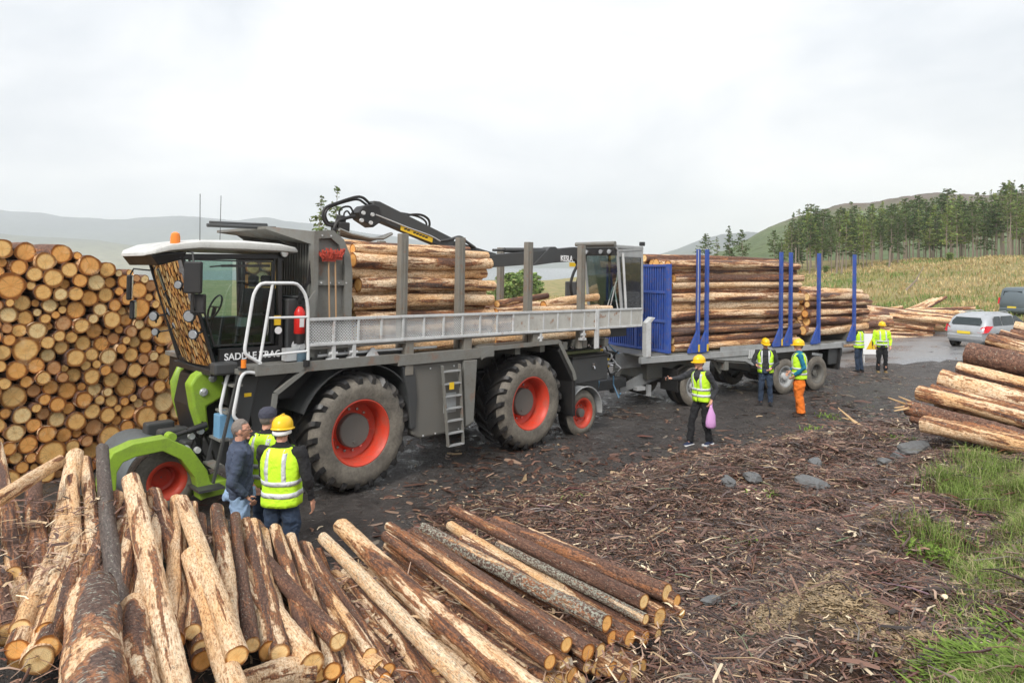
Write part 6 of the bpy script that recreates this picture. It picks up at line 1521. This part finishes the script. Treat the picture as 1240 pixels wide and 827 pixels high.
for px, d, top, kd, lab in ((855, 88, 283, 'pine', 'bushy green tree just right of the near blue stakes, behind the trailer load'), (884, 92, 273, 'spruce', 'dark spruce standing alone above the trailer load, left one'), (899, 90, 279, 'pine', 'dark leaning conifer right beside the lone spruce above the trailer load'),
                            (938, 100, 279, 'pine', 'dark flat-topped pine at the left edge of the wood'), (868, 95, 287, 'bare', 'thin tree between the bushy one and the lone spruce'),
                            (385, 62, 236, 'bare', 'thin sparse conifer left of the crane hoses'), (405, 64, 226, 'bare', 'taller sparse conifer right behind the crane hoses'), (1223, 88, 221, 'bare', 'tallest bare-trunked conifer near the right edge of the picture')):
    put_tree(kd, px, d, top, None, lab)
for px, d, top, lab in ((618, 70, 331, 'green bush seen under the crane boom, nearest the stake'), (634, 74, 327, 'taller green bush in the middle under the crane boom'), (608, 66, 340, 'low green bush at the left under the crane boom'), (645, 78, 338, 'small bush right of the taller one under the crane boom'), (1000, 92, 322, 'bush at the foot of the wood, left part'), (1075, 90, 318, 'bush at the foot of the wood, middle part'), (1150, 88, 306, 'bush at the foot of the wood, right part'), (1190, 70, 335, 'low green bush on the straw-coloured slope')):
    put_tree('round', px, d, top, None, lab, None, 1.2)
# bare snags
for px, top, d in ((1013, 306, 84), (1019, 312, 83), (1077, 300, 86), (963, 300, 90)):
    x = (px - 620) / F * d; zb = gz(x, d); b = MB(); b.tube([(0, 0, 0), (.1, 0, (CZ - (top - HZ) / F * d) - zb)], [.13, .06], 7); o = b.build('tree_snag', 'trunk', smooth=True); o.location = (x, d, zb); setp(o, {1013: 'bare pale snag, left of two standing together before the wood', 1019: 'shorter bare snag, right of the pair before the wood', 1077: 'lone bare snag before the middle of the wood', 963: 'bare snag at the left end of the wood'}[px], 'dead tree')
sx_, sy_ = P(1180, 350, 52).x, 52
# dead branch on the slope
p = ground_px(1097, 352); b = MB(); b.tube([p, p + Vector((.9, 0, .9)), p + Vector((1.7, 0, 2.3))], [.1, .07, .02], 6); b.tube([p + Vector((.9, 0, .9)), p + Vector((1.3, 0, 1.0))], [.05, .02], 5); setp(b.build('branch', 'trunk', smooth=True), 'dark dead branch leaning on the grassy slope above the far logs', 'branch')

# ================================================================== PEOPLE
from mathutils import noise as mno
def remesh(b, mat, vox, fold=0, name='cloth', seed=0):
    me = b.mesh(name, mat); o = bpy.data.objects.new('tmp', me)
    m = o.modifiers.new('r', 'REMESH'); m.mode = 'VOXEL'; m.voxel_size = vox
    m2 = o.modifiers.new('s', 'SMOOTH'); m2.iterations = 4; m2.factor = .5
    me2 = evaluate(o)
    me2.name = name
    if fold:
        n = len(me2.vertices); co = np.zeros(n * 3, np.float32); me2.vertices.foreach_get('co', co); co = co.reshape(-1, 3).astype(float)
        nm = np.zeros(n * 3, np.float32); me2.vertices.foreach_get('normal', nm); nm = nm.reshape(-1, 3)
        a = np.arctan2(co[:, 1], co[:, 0]); f_ = fbm(co[:, 0] * 9 + co[:, 1] * 5 + seed, co[:, 2] * 13 + co[:, 1] * 7, 3) + .8 * vnoise(co[:, 0] * 22 + co[:, 2] * 9 + seed, co[:, 1] * 22 - co[:, 2] * 16)
        me2.vertices.foreach_set('co', (co + nm * (fold * 1.2 * f_)[:, None]).astype(np.float32).ravel())
    if not me2.materials: me2.materials.append(M[mat])
    me2.polygons.foreach_set('use_smooth', [True] * len(me2.polygons)); return me2
def ell(c, rx, ry, n=28, pw=.85):
    r_ = []
    for k in range(n):
        a = 2 * math.pi * k / n; ca, sa = math.cos(a), math.sin(a); r_.append((c[0] + rx * math.copysign(abs(ca) ** pw, ca), c[1] + ry * math.copysign(abs(sa) ** pw, sa), c[2]))
    return r_
STAND = dict(RE=(.27, -.03, 1.13), RW=(.26, .06, .88), LE=(-.27, -.03, 1.13), LW=(-.26, .06, .88), RK=(.11, .02, .50), RA=(.12, -.02, .09), LK=(-.11, .02, .50), LA=(-.12, -.02, .09), lean=0.0, turn=0.0, nod=0.0, sh=1.0)
def person(pos, head_deg, h, label, pose={}, top='charcoal', legs='denim_dark', shoes='brown_shoe', vest=True, gap=None, jacket_hv=False, hat='helmet', hair='hair_grey', glasses=False, vox=.008, bulk=1.0, legw=1.0, group=None):
    p = dict(STAND); p.update(pose); k = h / 1.75
    Mx = Matrix.Translation(pos) @ Matrix.Rotation(R(head_deg), 4, 'Z') @ Matrix.Scale(k, 4)
    root = empty('person', Mx, label, 'person', group)
    ln_ = p['lean']
    def sp(z): return ln_ * max(0, z - .9)           # forward lean of the trunk
    Vv = Vector; N = Vv((0, sp(1.5), 1.48)); HC = Vv((0, sp(1.63) + .02, 1.625))
    S = {1: Vv((.185 * bulk, sp(1.42), 1.415)), -1: Vv((-.185 * bulk, sp(1.42), 1.415))}
    E_ = {1: Vv(p['RE']), -1: Vv(p['LE'])}; W_ = {1: Vv(p['RW']), -1: Vv(p['LW'])}; Kn = {1: Vv(p['RK']), -1: Vv(p['LK'])}; An = {1: Vv(p['RA']), -1: Vv(p['LA'])}
    rotH = Matrix.Rotation(R(p['turn']), 3, 'Z') @ Matrix.Rotation(R(p['nod']), 3, 'X')
    # ---- body
    b = MB(); b.tube([(0, sp(.95), .92), (0, sp(1.2), 1.2), (0, sp(1.38), 1.38), N, HC], [.10, .11, .10, .055, .055], 14)
    for s_ in (1, -1):
        b.tube([(0, sp(1.38), 1.38), S[s_], E_[s_], W_[s_]], [.06, .05, .037, .027], 10); b.tube([(0, 0, .93), (.09 * s_, 0, .90), Kn[s_], An[s_]], [.08, .075, .05, .04], 10)
        b.tube([An[s_], An[s_] + Vv((0, .04, -.045)), An[s_] + Vv((0.01 * s_, .10, -.062))], [.03, .024, .015], 8)
        d = (W_[s_] - E_[s_]).normalized(); sd_ = Vv((1, 0, 0)) * -s_; sd_ = (sd_ - d * sd_.dot(d)).normalized(); pn = d.cross(sd_)
        if p.get('grip'): pass
        c = W_[s_] + d * .05; b.tube([W_[s_], W_[s_] + d * .04, W_[s_] + d * .09], [(.026, .02), (.038, .016), (.038, .014)], 10)
        for q, fl in zip((-.028, -.0095, .0095, .028), (.066, .078, .074, .058)):
            o_ = W_[s_] + d * .088 + pn * q; cu = sd_ * .012; b.tube([o_, o_ + d * fl * .5 + cu * .5, o_ + d * fl * .85 + cu * 2.4, o_ + d * fl * .95 + cu * 3.6], [.0095, .009, .008, .006], 6)
        o_ = W_[s_] + d * .03 + pn * .028; b.tube([o_, o_ + d * .03 + pn * .022, o_ + d * .062 + pn * .026 + sd_ * .012], [.012, .011, .008], 6)
    nb = len(b.v)
    b.ball((0, 0, 0), (.074, .092, .108), 20, 16); hd = b.v[nb:]; hv = []
    for x, y, z in hd:
        if z < -.02: t = min(1, (-z - .02) / .09); x *= 1 - .30 * t; y = y * (1 - .10 * t) + .012 * t
        if y > .05 and abs(x) < .02 and -.035 < z < .015: y += .012
        if y > .04 and .0 < z < .03 and .012 < abs(x) < .05: y -= .010
        hv.append((x, y, z))
    nb2 = nb
    b.v[nb:] = hv
    b.tube([(0, .083, .022), (0, .098, -.005), (0, .112, -.024), (0, .092, -.034)], [.008, .011, .014, .008], 7)       # nose
    b.ball((0, .082, -.062), (.026, .012, .008), 10, 6); b.ball((0, .074, -.095), (.028, .022, .018), 10, 6)             # mouth, chin
    for s_ in (1, -1): b.ball((.076 * s_, -.005, -.005), (.012, .022, .032), 8, 6); b.ball((.03 * s_, .076, .008), (.013, .010, .009), 8, 6)
    b.v[nb:] = [tuple(HC + rotH @ Vv(v)) for v in b.v[nb:]]
    link('body', remesh(b, 'skin', vox * .85, 0, 'body'), root)
    def HL(v): return HC + rotH @ Vv(v)
    b = MB()
    for s_ in (1, -1): b.ball(HL((.030 * s_, .087, .009)), .0055, 6, 5); b.tube([HL((.014 * s_, .090, .030)), HL((.046 * s_, .083, .031))], .0035, 5)
    b.build('eyes', 'hair_brown', root); b = MB(); b.tube([HL((-.022, .094, -.060)), HL((0, .098, -.062)), HL((.022, .094, -.060))], .003, 5); b.build('mouth', 'rust_red', root)
    # ---- trousers
    b = MB(); b.tube([(0, sp(.97), .97), (0, 0, .92), (0, 0, .86)], [(.13 * bulk, .095 * bulk), (.145 * bulk, .105 * bulk), (.14 * bulk, .10)], 20)
    for s_ in (1, -1):
        kn, an = Kn[s_], An[s_]; b.tube([(.075 * s_, 0, .92), (.085 * s_ * .5 + kn.x * .5, kn.y * .45, .71), kn, kn.lerp(an, .5) + Vv((0, -.015, 0)), an + Vv((0, -.01, -.01))], [.085 * bulk, .088 * bulk * legw, .070 * legw, .066 * legw, .068 * legw], 14)
    link('trousers', remesh(b, legs, vox * 1.4, .017, 'trousers', seed=h * 100), root)
    for s_ in (1, -1):
        a = An[s_]; b = MB(); b.loft([ell((a.x + .012 * s_ * t_, a.y + y_, a.z - .085 + zz), rx, .02) and [(a.x + .01 * s_ * t_ + rx * math.cos(q), a.y + y_, a.z - .09 + zz + (hz2 if math.sin(q) > 0 else .012) * math.sin(q)) for q in np.linspace(0, 2 * math.pi, 12, endpoint=False)]
            for y_, rx, hz2, zz, t_ in ((-.09, .03, .05, .012, 0), (-.06, .042, .085, .012, 0), (0, .045, .09, .012, .3), (.07, .05, .055, .012, .6), (.13, .048, .042, .012, 1), (.165, .03, .025, .012, 1))]); b.build('shoe', shoes, root, smooth=True)
        if shoes == 'navy_shoe': b = MB(); b.bx(a.x - .056, a.x + .056, a.y - .10, a.y + .175, a.z - .095, a.z - .06); b.build('sole', 'white_shoe', root, bevel=.008)
    # ---- jacket or jumper
    tr_ = [(.90, .150, .112), (1.0, .150, .112), (1.12, .152, .115), (1.25, .168, .12), (1.36, .178, .115), (1.43, .15, .09), (1.475, .085, .068)]
    b = MB(); b.loft([ell((0, sp(z), z), rx * bulk, ry * bulk) for z, rx, ry in tr_])
    for s_ in (1, -1):
        wr = W_[s_].lerp(E_[s_], .04); b.tube([Vv((.10 * s_, sp(1.38), 1.39)), S[s_], S[s_].lerp(E_[s_], .5), E_[s_], E_[s_].lerp(wr, .5), wr], [.07, .072, .062, .054, .046, .04], 14)
    b.tube([(0, sp(1.45), 1.45), (0, sp(1.5) + .0, 1.515)], [.072, .06], 14)
    link('jacket', remesh(b, 'hivis' if jacket_hv else top, vox * 1.3, .016, 'jacket', seed=h * 37), root)
    # ---- vest
    if vest or jacket_hv:
        rows = [(.87, .178, .142), (.95, .176, .138), (1.05, .168, .132), (1.15, .170, .134), (1.25, .182, .136), (1.33, .182, .132), (1.385, .165, .120), (1.43, .14, .098), (1.462, .102, .078)]
        gp = gap or (lambda z: .02 + .55 * ss(np.array(z), 1.22, 1.46) * 1.0)
        def vp(z, a, off=0):
            rx = np.interp(z, [r[0] for r in rows], [r[1] for r in rows]) * bulk + off; ry = np.interp(z, [r[0] for r in rows], [r[2] for r in rows]) * bulk + off; sa, ca = math.sin(a), math.cos(a)
            f_ = .013 * mno.noise(Vector((a * 2.6 + h * 9, z * 9, h * 50))) + .006 * mno.noise(Vector((a * 6, z * 22, h * 9))) + .004 * math.sin(a * 5 + z * 9)
            return Vector(((rx + f_) * math.copysign(abs(sa) ** .85, sa), sp(z) + (ry + f_) * math.copysign(abs(ca) ** .85, ca), z))
        if vest:
            zs = np.linspace(.87, 1.462, 18); NA = 36; b = MB(); vs = []
            for z in zs:
                g_ = float(gp(z))
                for i in range(NA + 1): vs.append(vp(z, g_ + (2 * math.pi - 2 * g_) * i / NA, .012))
                for i in range(NA + 1): vs.append(vp(z, g_ + (2 * math.pi - 2 * g_) * i / NA, .002))
            w2 = 2 * (NA + 1); fs = []
            for r_ in range(len(zs) - 1):
                for i in range(NA): o_ = r_ * w2 + i; fs += [(o_, o_ + 1, o_ + w2 + 1, o_ + w2), (o_ + NA + 1, o_ + NA + 2, o_ + w2 + NA + 2, o_ + w2 + NA + 1)]
                for i in (0, NA): o_ = r_ * w2 + i; fs.append((o_, o_ + NA + 1, o_ + w2 + NA + 1, o_ + w2))
            for i in range(NA): fs.append((i, i + 1, NA + 2 + i, NA + 1 + i))
            b.add(vs, fs); b.build('vest', 'hivis', root, smooth='all')
        for z0, z1 in ((.965, 1.015), (1.085, 1.135)):
            b = MB(); vs = []; fs = []; g_ = float(gp(z0)) if vest else .02
            for z in (z0, z1):
                for off in (.0165 if vest else .02, .010):
                    for i in range(37): vs.append(vp(z, g_ + (2 * math.pi - 2 * g_) * i / 36, off))
            for i in range(36): fs += [(i, i + 1, 75 + i, 74 + i), (i, i + 1, 38 + i, 37 + i), (74 + i, 75 + i, 112 + i, 111 + i)]
            b.add(vs, fs); b.build('reflective_band', 'reflective', root, smooth='all')
        for s_ in (1, -1):
            for fr in (0, math.pi):
                b = MB(); vs = []; zz = np.linspace(1.135, 1.455, 9)
                for z in zz:
                    for dx in (.068, .108):
                        rx = np.interp(z, [r[0] for r in rows], [r[1] for r in rows]) * bulk; t_ = min(.98, dx / rx); a = math.asin(t_ ** (1 / .85)) * s_; a = a if fr == 0 else math.pi - a
                        for off in (.0165 if vest else .02, .010): vs.append(vp(z, a, off))
                b.add(vs, [f for i in range(8) for f in ((4 * i, 4 * i + 2, 4 * i + 6, 4 * i + 4), (4 * i, 4 * i + 1, 4 * i + 5, 4 * i + 4), (4 * i + 2, 4 * i + 3, 4 * i + 7, 4 * i + 6))]); b.build('reflective_strap', 'reflective', root, smooth='all')
    # ---- head wear and hair
    if hair:
        b = MB(); b.ball((0, -.012, .018), (.082, .096, .106), 22, 16)
        keep = [f for f in b.f if not any((b.v[i][1] > .035 and b.v[i][2] < .075) or b.v[i][2] < -.06 or (abs(b.v[i][0]) > .066 and b.v[i][2] < -.02 and b.v[i][1] > -.04) for i in f)]
        b.f = keep; b.m = [0] * len(keep); rn = random.Random(int(h * 1000)); b.v = [tuple(HL((x * rn.uniform(.985, 1.03), y * rn.uniform(.985, 1.03), z * rn.uniform(.99, 1.03)))) for x, y, z in b.v]; b.build('hair', hair, root, smooth='all')
    if hat == 'helmet':
        b = MB(); rg = []
        for zz, q in ((.028, 1.0), (.05, 1.0), (.08, .97), (.11, .86), (.135, .66), (.15, .38), (.155, .08)): rg.append([(.105 * q * math.cos(a), -.005 + .132 * q * math.sin(a), zz) for a in np.linspace(0, 2 * math.pi, 28, endpoint=False)])
        b.loft(rg); br = [[(.105 * math.cos(a) * f, -.005 + (.132 + (.045 if math.sin(a) > .3 else .006) * (f - 1) * 12) * math.sin(a), .03 - (f - 1) * .10) for a in np.linspace(0, 2 * math.pi, 28, endpoint=False)] for f in (1.0, 1.10)]
        br.append([(x, y, z - .006) for x, y, z in br[1]]); b.loft(br); b.tube([(0, -.11, .085), (0, -.05, .152), (0, .02, .158), (0, .10, .10)], [.012, .014, .014, .01], 6)
        b.v = [tuple(HL(v)) for v in b.v]; b.build('hard_hat', 'helmet', root, smooth=True)
    elif hat == 'cap':
        b = MB(); rg = [[(.094 * q * math.cos(a), -.005 + .112 * q * math.sin(a), zz) for a in np.linspace(0, 2 * math.pi, 24, endpoint=False)] for zz, q in ((.02, 1.0), (.06, 1.02), (.10, .88), (.125, .55), (.132, .1))]; b.loft(rg)
        b.tube([(0, .08, .035), (0, .14, .025), (0, .175, .012)], [(.02, .07), (.012, .065), (.006, .04)], 10); b.v = [tuple(HL(v)) for v in b.v]; b.build('cap', 'cap_grey', root, smooth=True)
    if p.get('band'):
        b = MB(); b.tube([HL((.09 * math.cos(a), -.01 + .112 * math.sin(a), -.012 - .015 * abs(math.sin(a)))) for a in np.linspace(math.pi * .95, math.pi * 2.05, 16)], [(.006, .020)] * 16, 8); b.build('head_band', 'white_print', root, smooth=True)
    if glasses:
        b = MB()
        for s_ in (1, -1):
            b.tube([HL((.032 * s_ + .020 * math.cos(a), .104, .008 + .015 * math.sin(a))) for a in np.linspace(0, 2 * math.pi, 14, endpoint=False)], .003, 5, closed=True); b.tube([HL((.052 * s_, .102, .012)), HL((.08 * s_, .02, .010))], .003, 5)
        b.build('glasses', 'black', root)
    return root, Mx, W_, E_
def at_px(px, d, dz=0): x = (px - 620) / F * d; return Vector((x, d, gz(x, d) + dz))
# heading: 0 faces away from the camera, 90 faces picture left, -90 faces picture right, 180 faces the camera
person(at_px(290, 7.72), -68, 1.77, 'grey-haired bareheaded person in navy jumper and pale jeans beside the front wheel', dict(RE=(.25, -.08, 1.12), RW=(.21, .07, .94), LE=(-.26, .0, 1.12), LW=(-.20, .13, .95), turn=-8, RA=(.12, .03, .09), LA=(-.1, -.06, .09)), top='navy', legs='denim_light', vest=False, hat=None, hair='hair_grey', glasses=True, vox=.0065, bulk=1.22)
person(at_px(341, 7.45), -8, 1.83, 'person seen from behind in yellow hard hat and bright hi-vis vest by the front wheel', dict(RE=(.30, -.02, 1.14), RW=(.31, .05, .90), LE=(-.24, .06, 1.15), LW=(-.12, .2, 1.08), band=1, turn=6, nod=-6), top='black_cloth', legs='denim_dark', vox=.0065, bulk=1.1)
person(at_px(323, 8.15), -14, 1.80, 'person in dark grey cap and hi-vis vest, half hidden behind the hard-hatted one', dict(LE=(-.26, .02, 1.14)), top='black_cloth', legs='denim_dark', hat='cap', vox=.008, bulk=1.05)
bm_, bmM, bW, bE = person(at_px(850, 13.9), 128, 1.80, 'person in hard hat holding a pink bag and stretching out a camera', dict(RE=(.40, .20, 1.28), RW=(.42, .46, 1.30), LE=(-.26, -.10, 1.13), LW=(-.24, .02, .92), RA=(.12, .24, .09), RK=(.11, .17, .50), LA=(-.10, -.10, .09), LK=(-.10, .04, .50), lean=.10, turn=-15), top='charcoal', legs='black_cloth', shoes='navy_shoe', vox=.008)
person(at_px(927, 18.3), 160, 1.76, 'person in dark grey jacket under an open hi-vis vest before the trailer wheels', dict(RE=(.30, .02, 1.14), RW=(.22, .20, 1.08), LE=(-.30, .0, 1.12), LW=(-.14, .16, 1.0), turn=20, nod=-14), top='charcoal', legs='denim_dark', shoes='black_cloth', gap=lambda z: .42 + .5 * ss(np.array(z), 1.2, 1.46), vox=.009, bulk=1.08)
person(at_px(968, 16.9), 72, 1.86, 'person in orange trousers, teal jacket and hi-vis vest standing by the rear trailer wheels', dict(LE=(-.26, -.08, 1.14), LW=(-.20, .12, .96), RE=(.24, .04, 1.14), RW=(.2, .18, 1.0), turn=12), top='teal', legs='orange_cloth', hair='hair_brown', vox=.009, bulk=1.12, legw=1.3)
person(at_px(1040, 24.9), 30, 1.78, 'person in hi-vis vest and jeans whose head is hidden behind the rear stake', dict(RE=(.36, .10, 1.25), RW=(.42, .30, 1.35), LE=(-.34, .05, 1.2), LW=(-.4, .25, 1.1)), top='black_cloth', legs='denim_dark', shoes='black_cloth', vox=.011)
person(at_px(1068, 24.8), 168, 1.84, 'person in zipped hi-vis jacket and black trousers, standing rightmost on the wet road edge', dict(RE=(.27, -.02, 1.13), RW=(.24, .05, .95), LE=(-.28, -.02, 1.12), LW=(-.24, .08, .93), turn=18), top='hivis', jacket_hv=True, vest=False, legs='black_cloth', shoes='khaki', vox=.011, bulk=1.12)
person(at_px(1001, 27.5), 60, 1.75, 'person in hi-vis vest mostly hidden behind the rear bay of the trailer', dict(lean=.25), top='black_cloth', legs='black_cloth', vox=.013)
# pink bag and camera
w_ = bmM @ (bW[-1] + Vector((0, .02, -.10))); o = empty('plastic_bag', Matrix.Translation(w_), 'pink plastic carrier bag hanging from the hand of the hard-hatted person', 'bag')
b = MB(); rn = random.Random(4)
rg = []
for z, rx, ry in ((.02, .02, .015), (-.04, .03, .02), (-.10, .05, .03), (-.2, .085, .04), (-.32, .105, .05), (-.42, .10, .05), (-.46, .06, .03)):
    rg.append([(rx * math.cos(a) * rn.uniform(.88, 1.1), ry * math.sin(a) * rn.uniform(.8, 1.2) , z + rn.uniform(-.006, .006)) for a in np.linspace(0, 2 * math.pi, 18, endpoint=False)])
b.loft(rg); b.build('bag_body', 'pink', o, smooth='all'); b = MB()
for s_ in (1, -1): b.tube([(.02 * s_, 0, -.03), (.025 * s_, 0, .05), (0, 0, .085)], [.008, .006, .005], 6)
b.build('handles', 'pink', o)
w_ = bmM @ (bW[1] + Vector((.0, .12, .01))); o = empty('camera', Matrix.Translation(w_) @ Matrix.Rotation(R(128), 4, 'Z'), 'small black camera held out in the stretched hand near the drawbar', 'camera')
b = MB(); b.bx(-.055, .055, -.018, .018, -.035, .035); b.build('camera_body', 'black', o, bevel=.006); b = MB(); b.tube([(0, .018, 0), (0, .045, 0)], .024, 12); b.build('lens', 'black', o)

# ================================================================== CARS, SIGN
def car(pos, rz, label, L_=4.25, W_=1.74, H_=1.5, paint_='silver', estate=True, van=False):
    o = empty('van' if van else 'parked_car', Matrix.Translation(pos) @ Matrix.Rotation(rz, 4, 'Z'), label, 'van' if van else 'car')
    # x runs rear (0) to front (L)
    if van: side = [(.0, .45), (.0, 1.0), (.10, 1.80), (.35, 1.90), (3.3, 1.90), (4.15, 1.15), (4.9, .98), (5.0, .5)]; belt = 1.08
    else: side = [(.0, .42), (.02, .78), (.09, .95), (.34, 1.30), (.62, 1.43), (1.3, 1.49), (2.2, 1.46), (3.1, 1.0), (4.0, .86), (4.25, .62), (4.25, .32)]; belt = .95
    top_ = lambda x: np.interp(x, [s_[0] for s_ in side[1:-1]], [s_[1] for s_ in side[1:-1]])
    xs_ = np.linspace(.0, L_, 34); rg = []
    for x in xs_:
        zt = float(top_(x)); e_ = min(1, .62 + 1.6 * min(x, L_ - x) ** .6) if min(x, L_ - x) < .35 else 1; zb = .30 - .0 * x
        for_w = W_ / 2 * min(1, .80 + .5 * min(x, L_ - x) / .35 * .4)
        r_ = []
        for yy, zz in ((-.86, 0), (-.98, .12), (-1.0, .45), (-.985, .62)): r_.append((x, yy * for_w, zb + (min(belt, zt) - zb) * (zz / .62)))
        if zt > belt + .05: up = [(-.90, belt + (zt - belt) * .45), (-.80, belt + (zt - belt) * .86), (-.62, zt), (-.25, zt + .02)]
        else: up = [(-.93, zt), (-.8, zt + .005), (-.5, zt + .015), (-.25, zt + .02)]
        r_ += [(x, a * for_w, c) for a, c in up]; r_ = r_ + [(x, -y, z) for x, y, z in r_[::-1]]; rg.append(r_)
    b = MB(); b.loft(rg); body = b.build('body', paint_, o, smooth='all')
    # glass laid a little proud of the body
    def gq(pts, nm, mt='dark_glass2'): b = MB(); n = len(pts); c = sum((Vector(p) for p in pts), Vector()) / n; b.add(pts, [tuple(range(n))]); b.build(nm, mt, o, fix=False)
    hw = W_ / 2
    if van:
        gq([(-.02 + .075, -.62 * hw, 1.2), (.075 - .02, .62 * hw, 1.2), (.12, .58 * hw, 1.68), (.12, -.58 * hw, 1.68)], 'rear_window')
        for s_ in (1, -1): gq([(3.1, s_ * hw * .975, 1.12), (1.9, s_ * hw * .975, 1.12), (1.9, s_ * hw * .89, 1.68), (3.2, s_ * hw * .89, 1.68)], 'side_window'); gq([(1.8, s_ * hw * .975, 1.12), (.4, s_ * hw * .975, 1.12), (.4, s_ * hw * .89, 1.68), (1.8, s_ * hw * .89, 1.68)], 'side_window')
    else:
        gq([(.09, -.66 * hw, 1.02), (.09, .66 * hw, 1.02), (.20, .68 * hw, 1.15), (.30, .56 * hw, 1.31), (.30, -.56 * hw, 1.31), (.20, -.68 * hw, 1.15)], 'rear_window')
        for s_ in (1, -1):
            for x0, x1, x2, x3 in ((.55, 1.15, 1.15, .72), (1.22, 2.05, 2.05, 1.22), (2.12, 2.95, 2.35, 2.12)): gq([(x0, s_ * hw * .992, .99), (x1, s_ * hw * .992, .99), (x2, s_ * hw * .865, 1.37), (x3, s_ * hw * .865, 1.37)], 'side_window')
        gq([(3.12, -.75 * hw, 1.02), (3.12, .75 * hw, 1.02), (2.3, .62 * hw, 1.45), (2.3, -.62 * hw, 1.45)], 'windscreen')
        for s_ in (1, -1): b = MB(); b.tube([(.6, s_ * .56 * hw, 1.49), (.8, s_ * .56 * hw, 1.53), (2.1, s_ * .56 * hw, 1.53), (2.3, s_ * .56 * hw, 1.48)], .014, 6); b.build('roof_rail', 'galv', o)
    for s_ in (1, -1):
        b = MB()
        if van: b.add([(-.01, s_ * .80 * hw, .85), (-.01, s_ * .9 * hw, .85), (.06, s_ * .88 * hw, 1.25), (.06, s_ * .78 * hw, 1.25), (.1, s_ * 1.0 * hw, .85), (.14, s_ * .95 * hw, 1.25)], [(0, 1, 2, 3), (1, 4, 5, 2)])
        else: b.add([(-.01, s_ * .60 * hw, .72), (-.01, s_ * .86 * hw, .70), (.13, s_ * 1.005 * hw, .74), (.48, s_ * 1.01 * hw, .98), (.14, s_ * .93 * hw, 1.0), (.06, s_ * .72 * hw, .92)], [(0, 1, 2, 5), (5, 2, 4), (2, 3, 4)])
        b.build('tail_light', 'red_lens', o, fix=False)
    b = MB(); b.bx(-.05, .14, -.80 * hw, .80 * hw, .38, .62); b.build('rear_bumper', paint_, o, bevel=.05)
    b = MB(); b.bx(-.065, -.05, -.26, .26, .64, .75) if not van else b.bx(-.03, -.01, -.26, .26, .6, .71); b.build('number_plate', 'plate_yellow', o)
    WT = tyre_mesh(.31, .2, .2); WR = rim_mesh(.2, .2, 'chrome', .05)
    for x in (.78, L_ - .85):
        for s_ in (1, -1):
            put_wheel(o, x, s_ * (hw + .01), .31, [WT, ('rim', WR)], s_ > 0)
            b = MB(); b.lathe([(.34, -.012), (.36, -.005), (.37, .0), (.0, .0)], c=(0, 0, 0), seg=24); w2 = b.build('wheel_arch', 'black', o); w2.location = (x, s_ * (hw - .005), .33); w2.rotation_euler = (0, 0, math.pi if s_ > 0 else 0)
    return o
M['dark_glass2'] = paint('car_window', (.02, .03, .033), .06, 0)
car(Vector((P(1152, 400, 28.9).x + .35, 28.6, gz(19.6, 29) - .02)), R(27), 'silver estate car seen from behind on the wet road, with yellow plate')
car(Vector((P(1228, 380, 43).x, 43.2, gz(30, 43.5) + .02)), R(24), 'dark grey-blue van cut off by the right picture edge, parked beyond the silver car', 5.0, 1.85, 1.9, 'van_grey', van=True)
sp_ = at_px(1056, 26.6); o = empty('warning_sign', Matrix.Translation(sp_), 'white board with yellow warning triangle standing between the two rightmost people', 'sign')
b = MB(); b.bx(-.35, .62, -.02, .02, .35, 1.15); b.build('board', 'white_print', o, bevel=.01); b = MB()
for x in (-.3, .55): b.bar((x, .03, 0), (x, .03, 1.1), .04, .04)
b.build('legs', 'galv', o); b = MB(); b.prism([(-.24, .55), (.24, .55), (0, 1.0)], -.028, -.021); t_ = b.build('warning_triangle', 'yellow', o); b = MB(); b.bx(-.02, .02, -.034, -.028, .68, .86); b.bx(-.02, .02, -.034, -.028, .60, .64); b.build('mark', 'black', t_)

bpy.data.scenes.remove(WS)

# ================================================================== HAZE
b = MB(); b.bx(-3900, 3900, -400, 4150, -16, 300)
k = NM('haze_air'); k.t.nodes.remove(k.b); pv = k.n('ShaderNodeVolumePrincipled'); pv.inputs['Color'].default_value = (.93, .97, 1, 1); pv.inputs['Density'].default_value = .00030; pv.inputs['Anisotropy'].default_value = 0
k.l(pv.outputs[0], k.o.inputs['Volume']); M['haze'] = k.m
hz_o = b.build('haze', 'haze'); setp(hz_o, 'pale damp haze over the loch and the far hills', 'haze', kind='stuff')
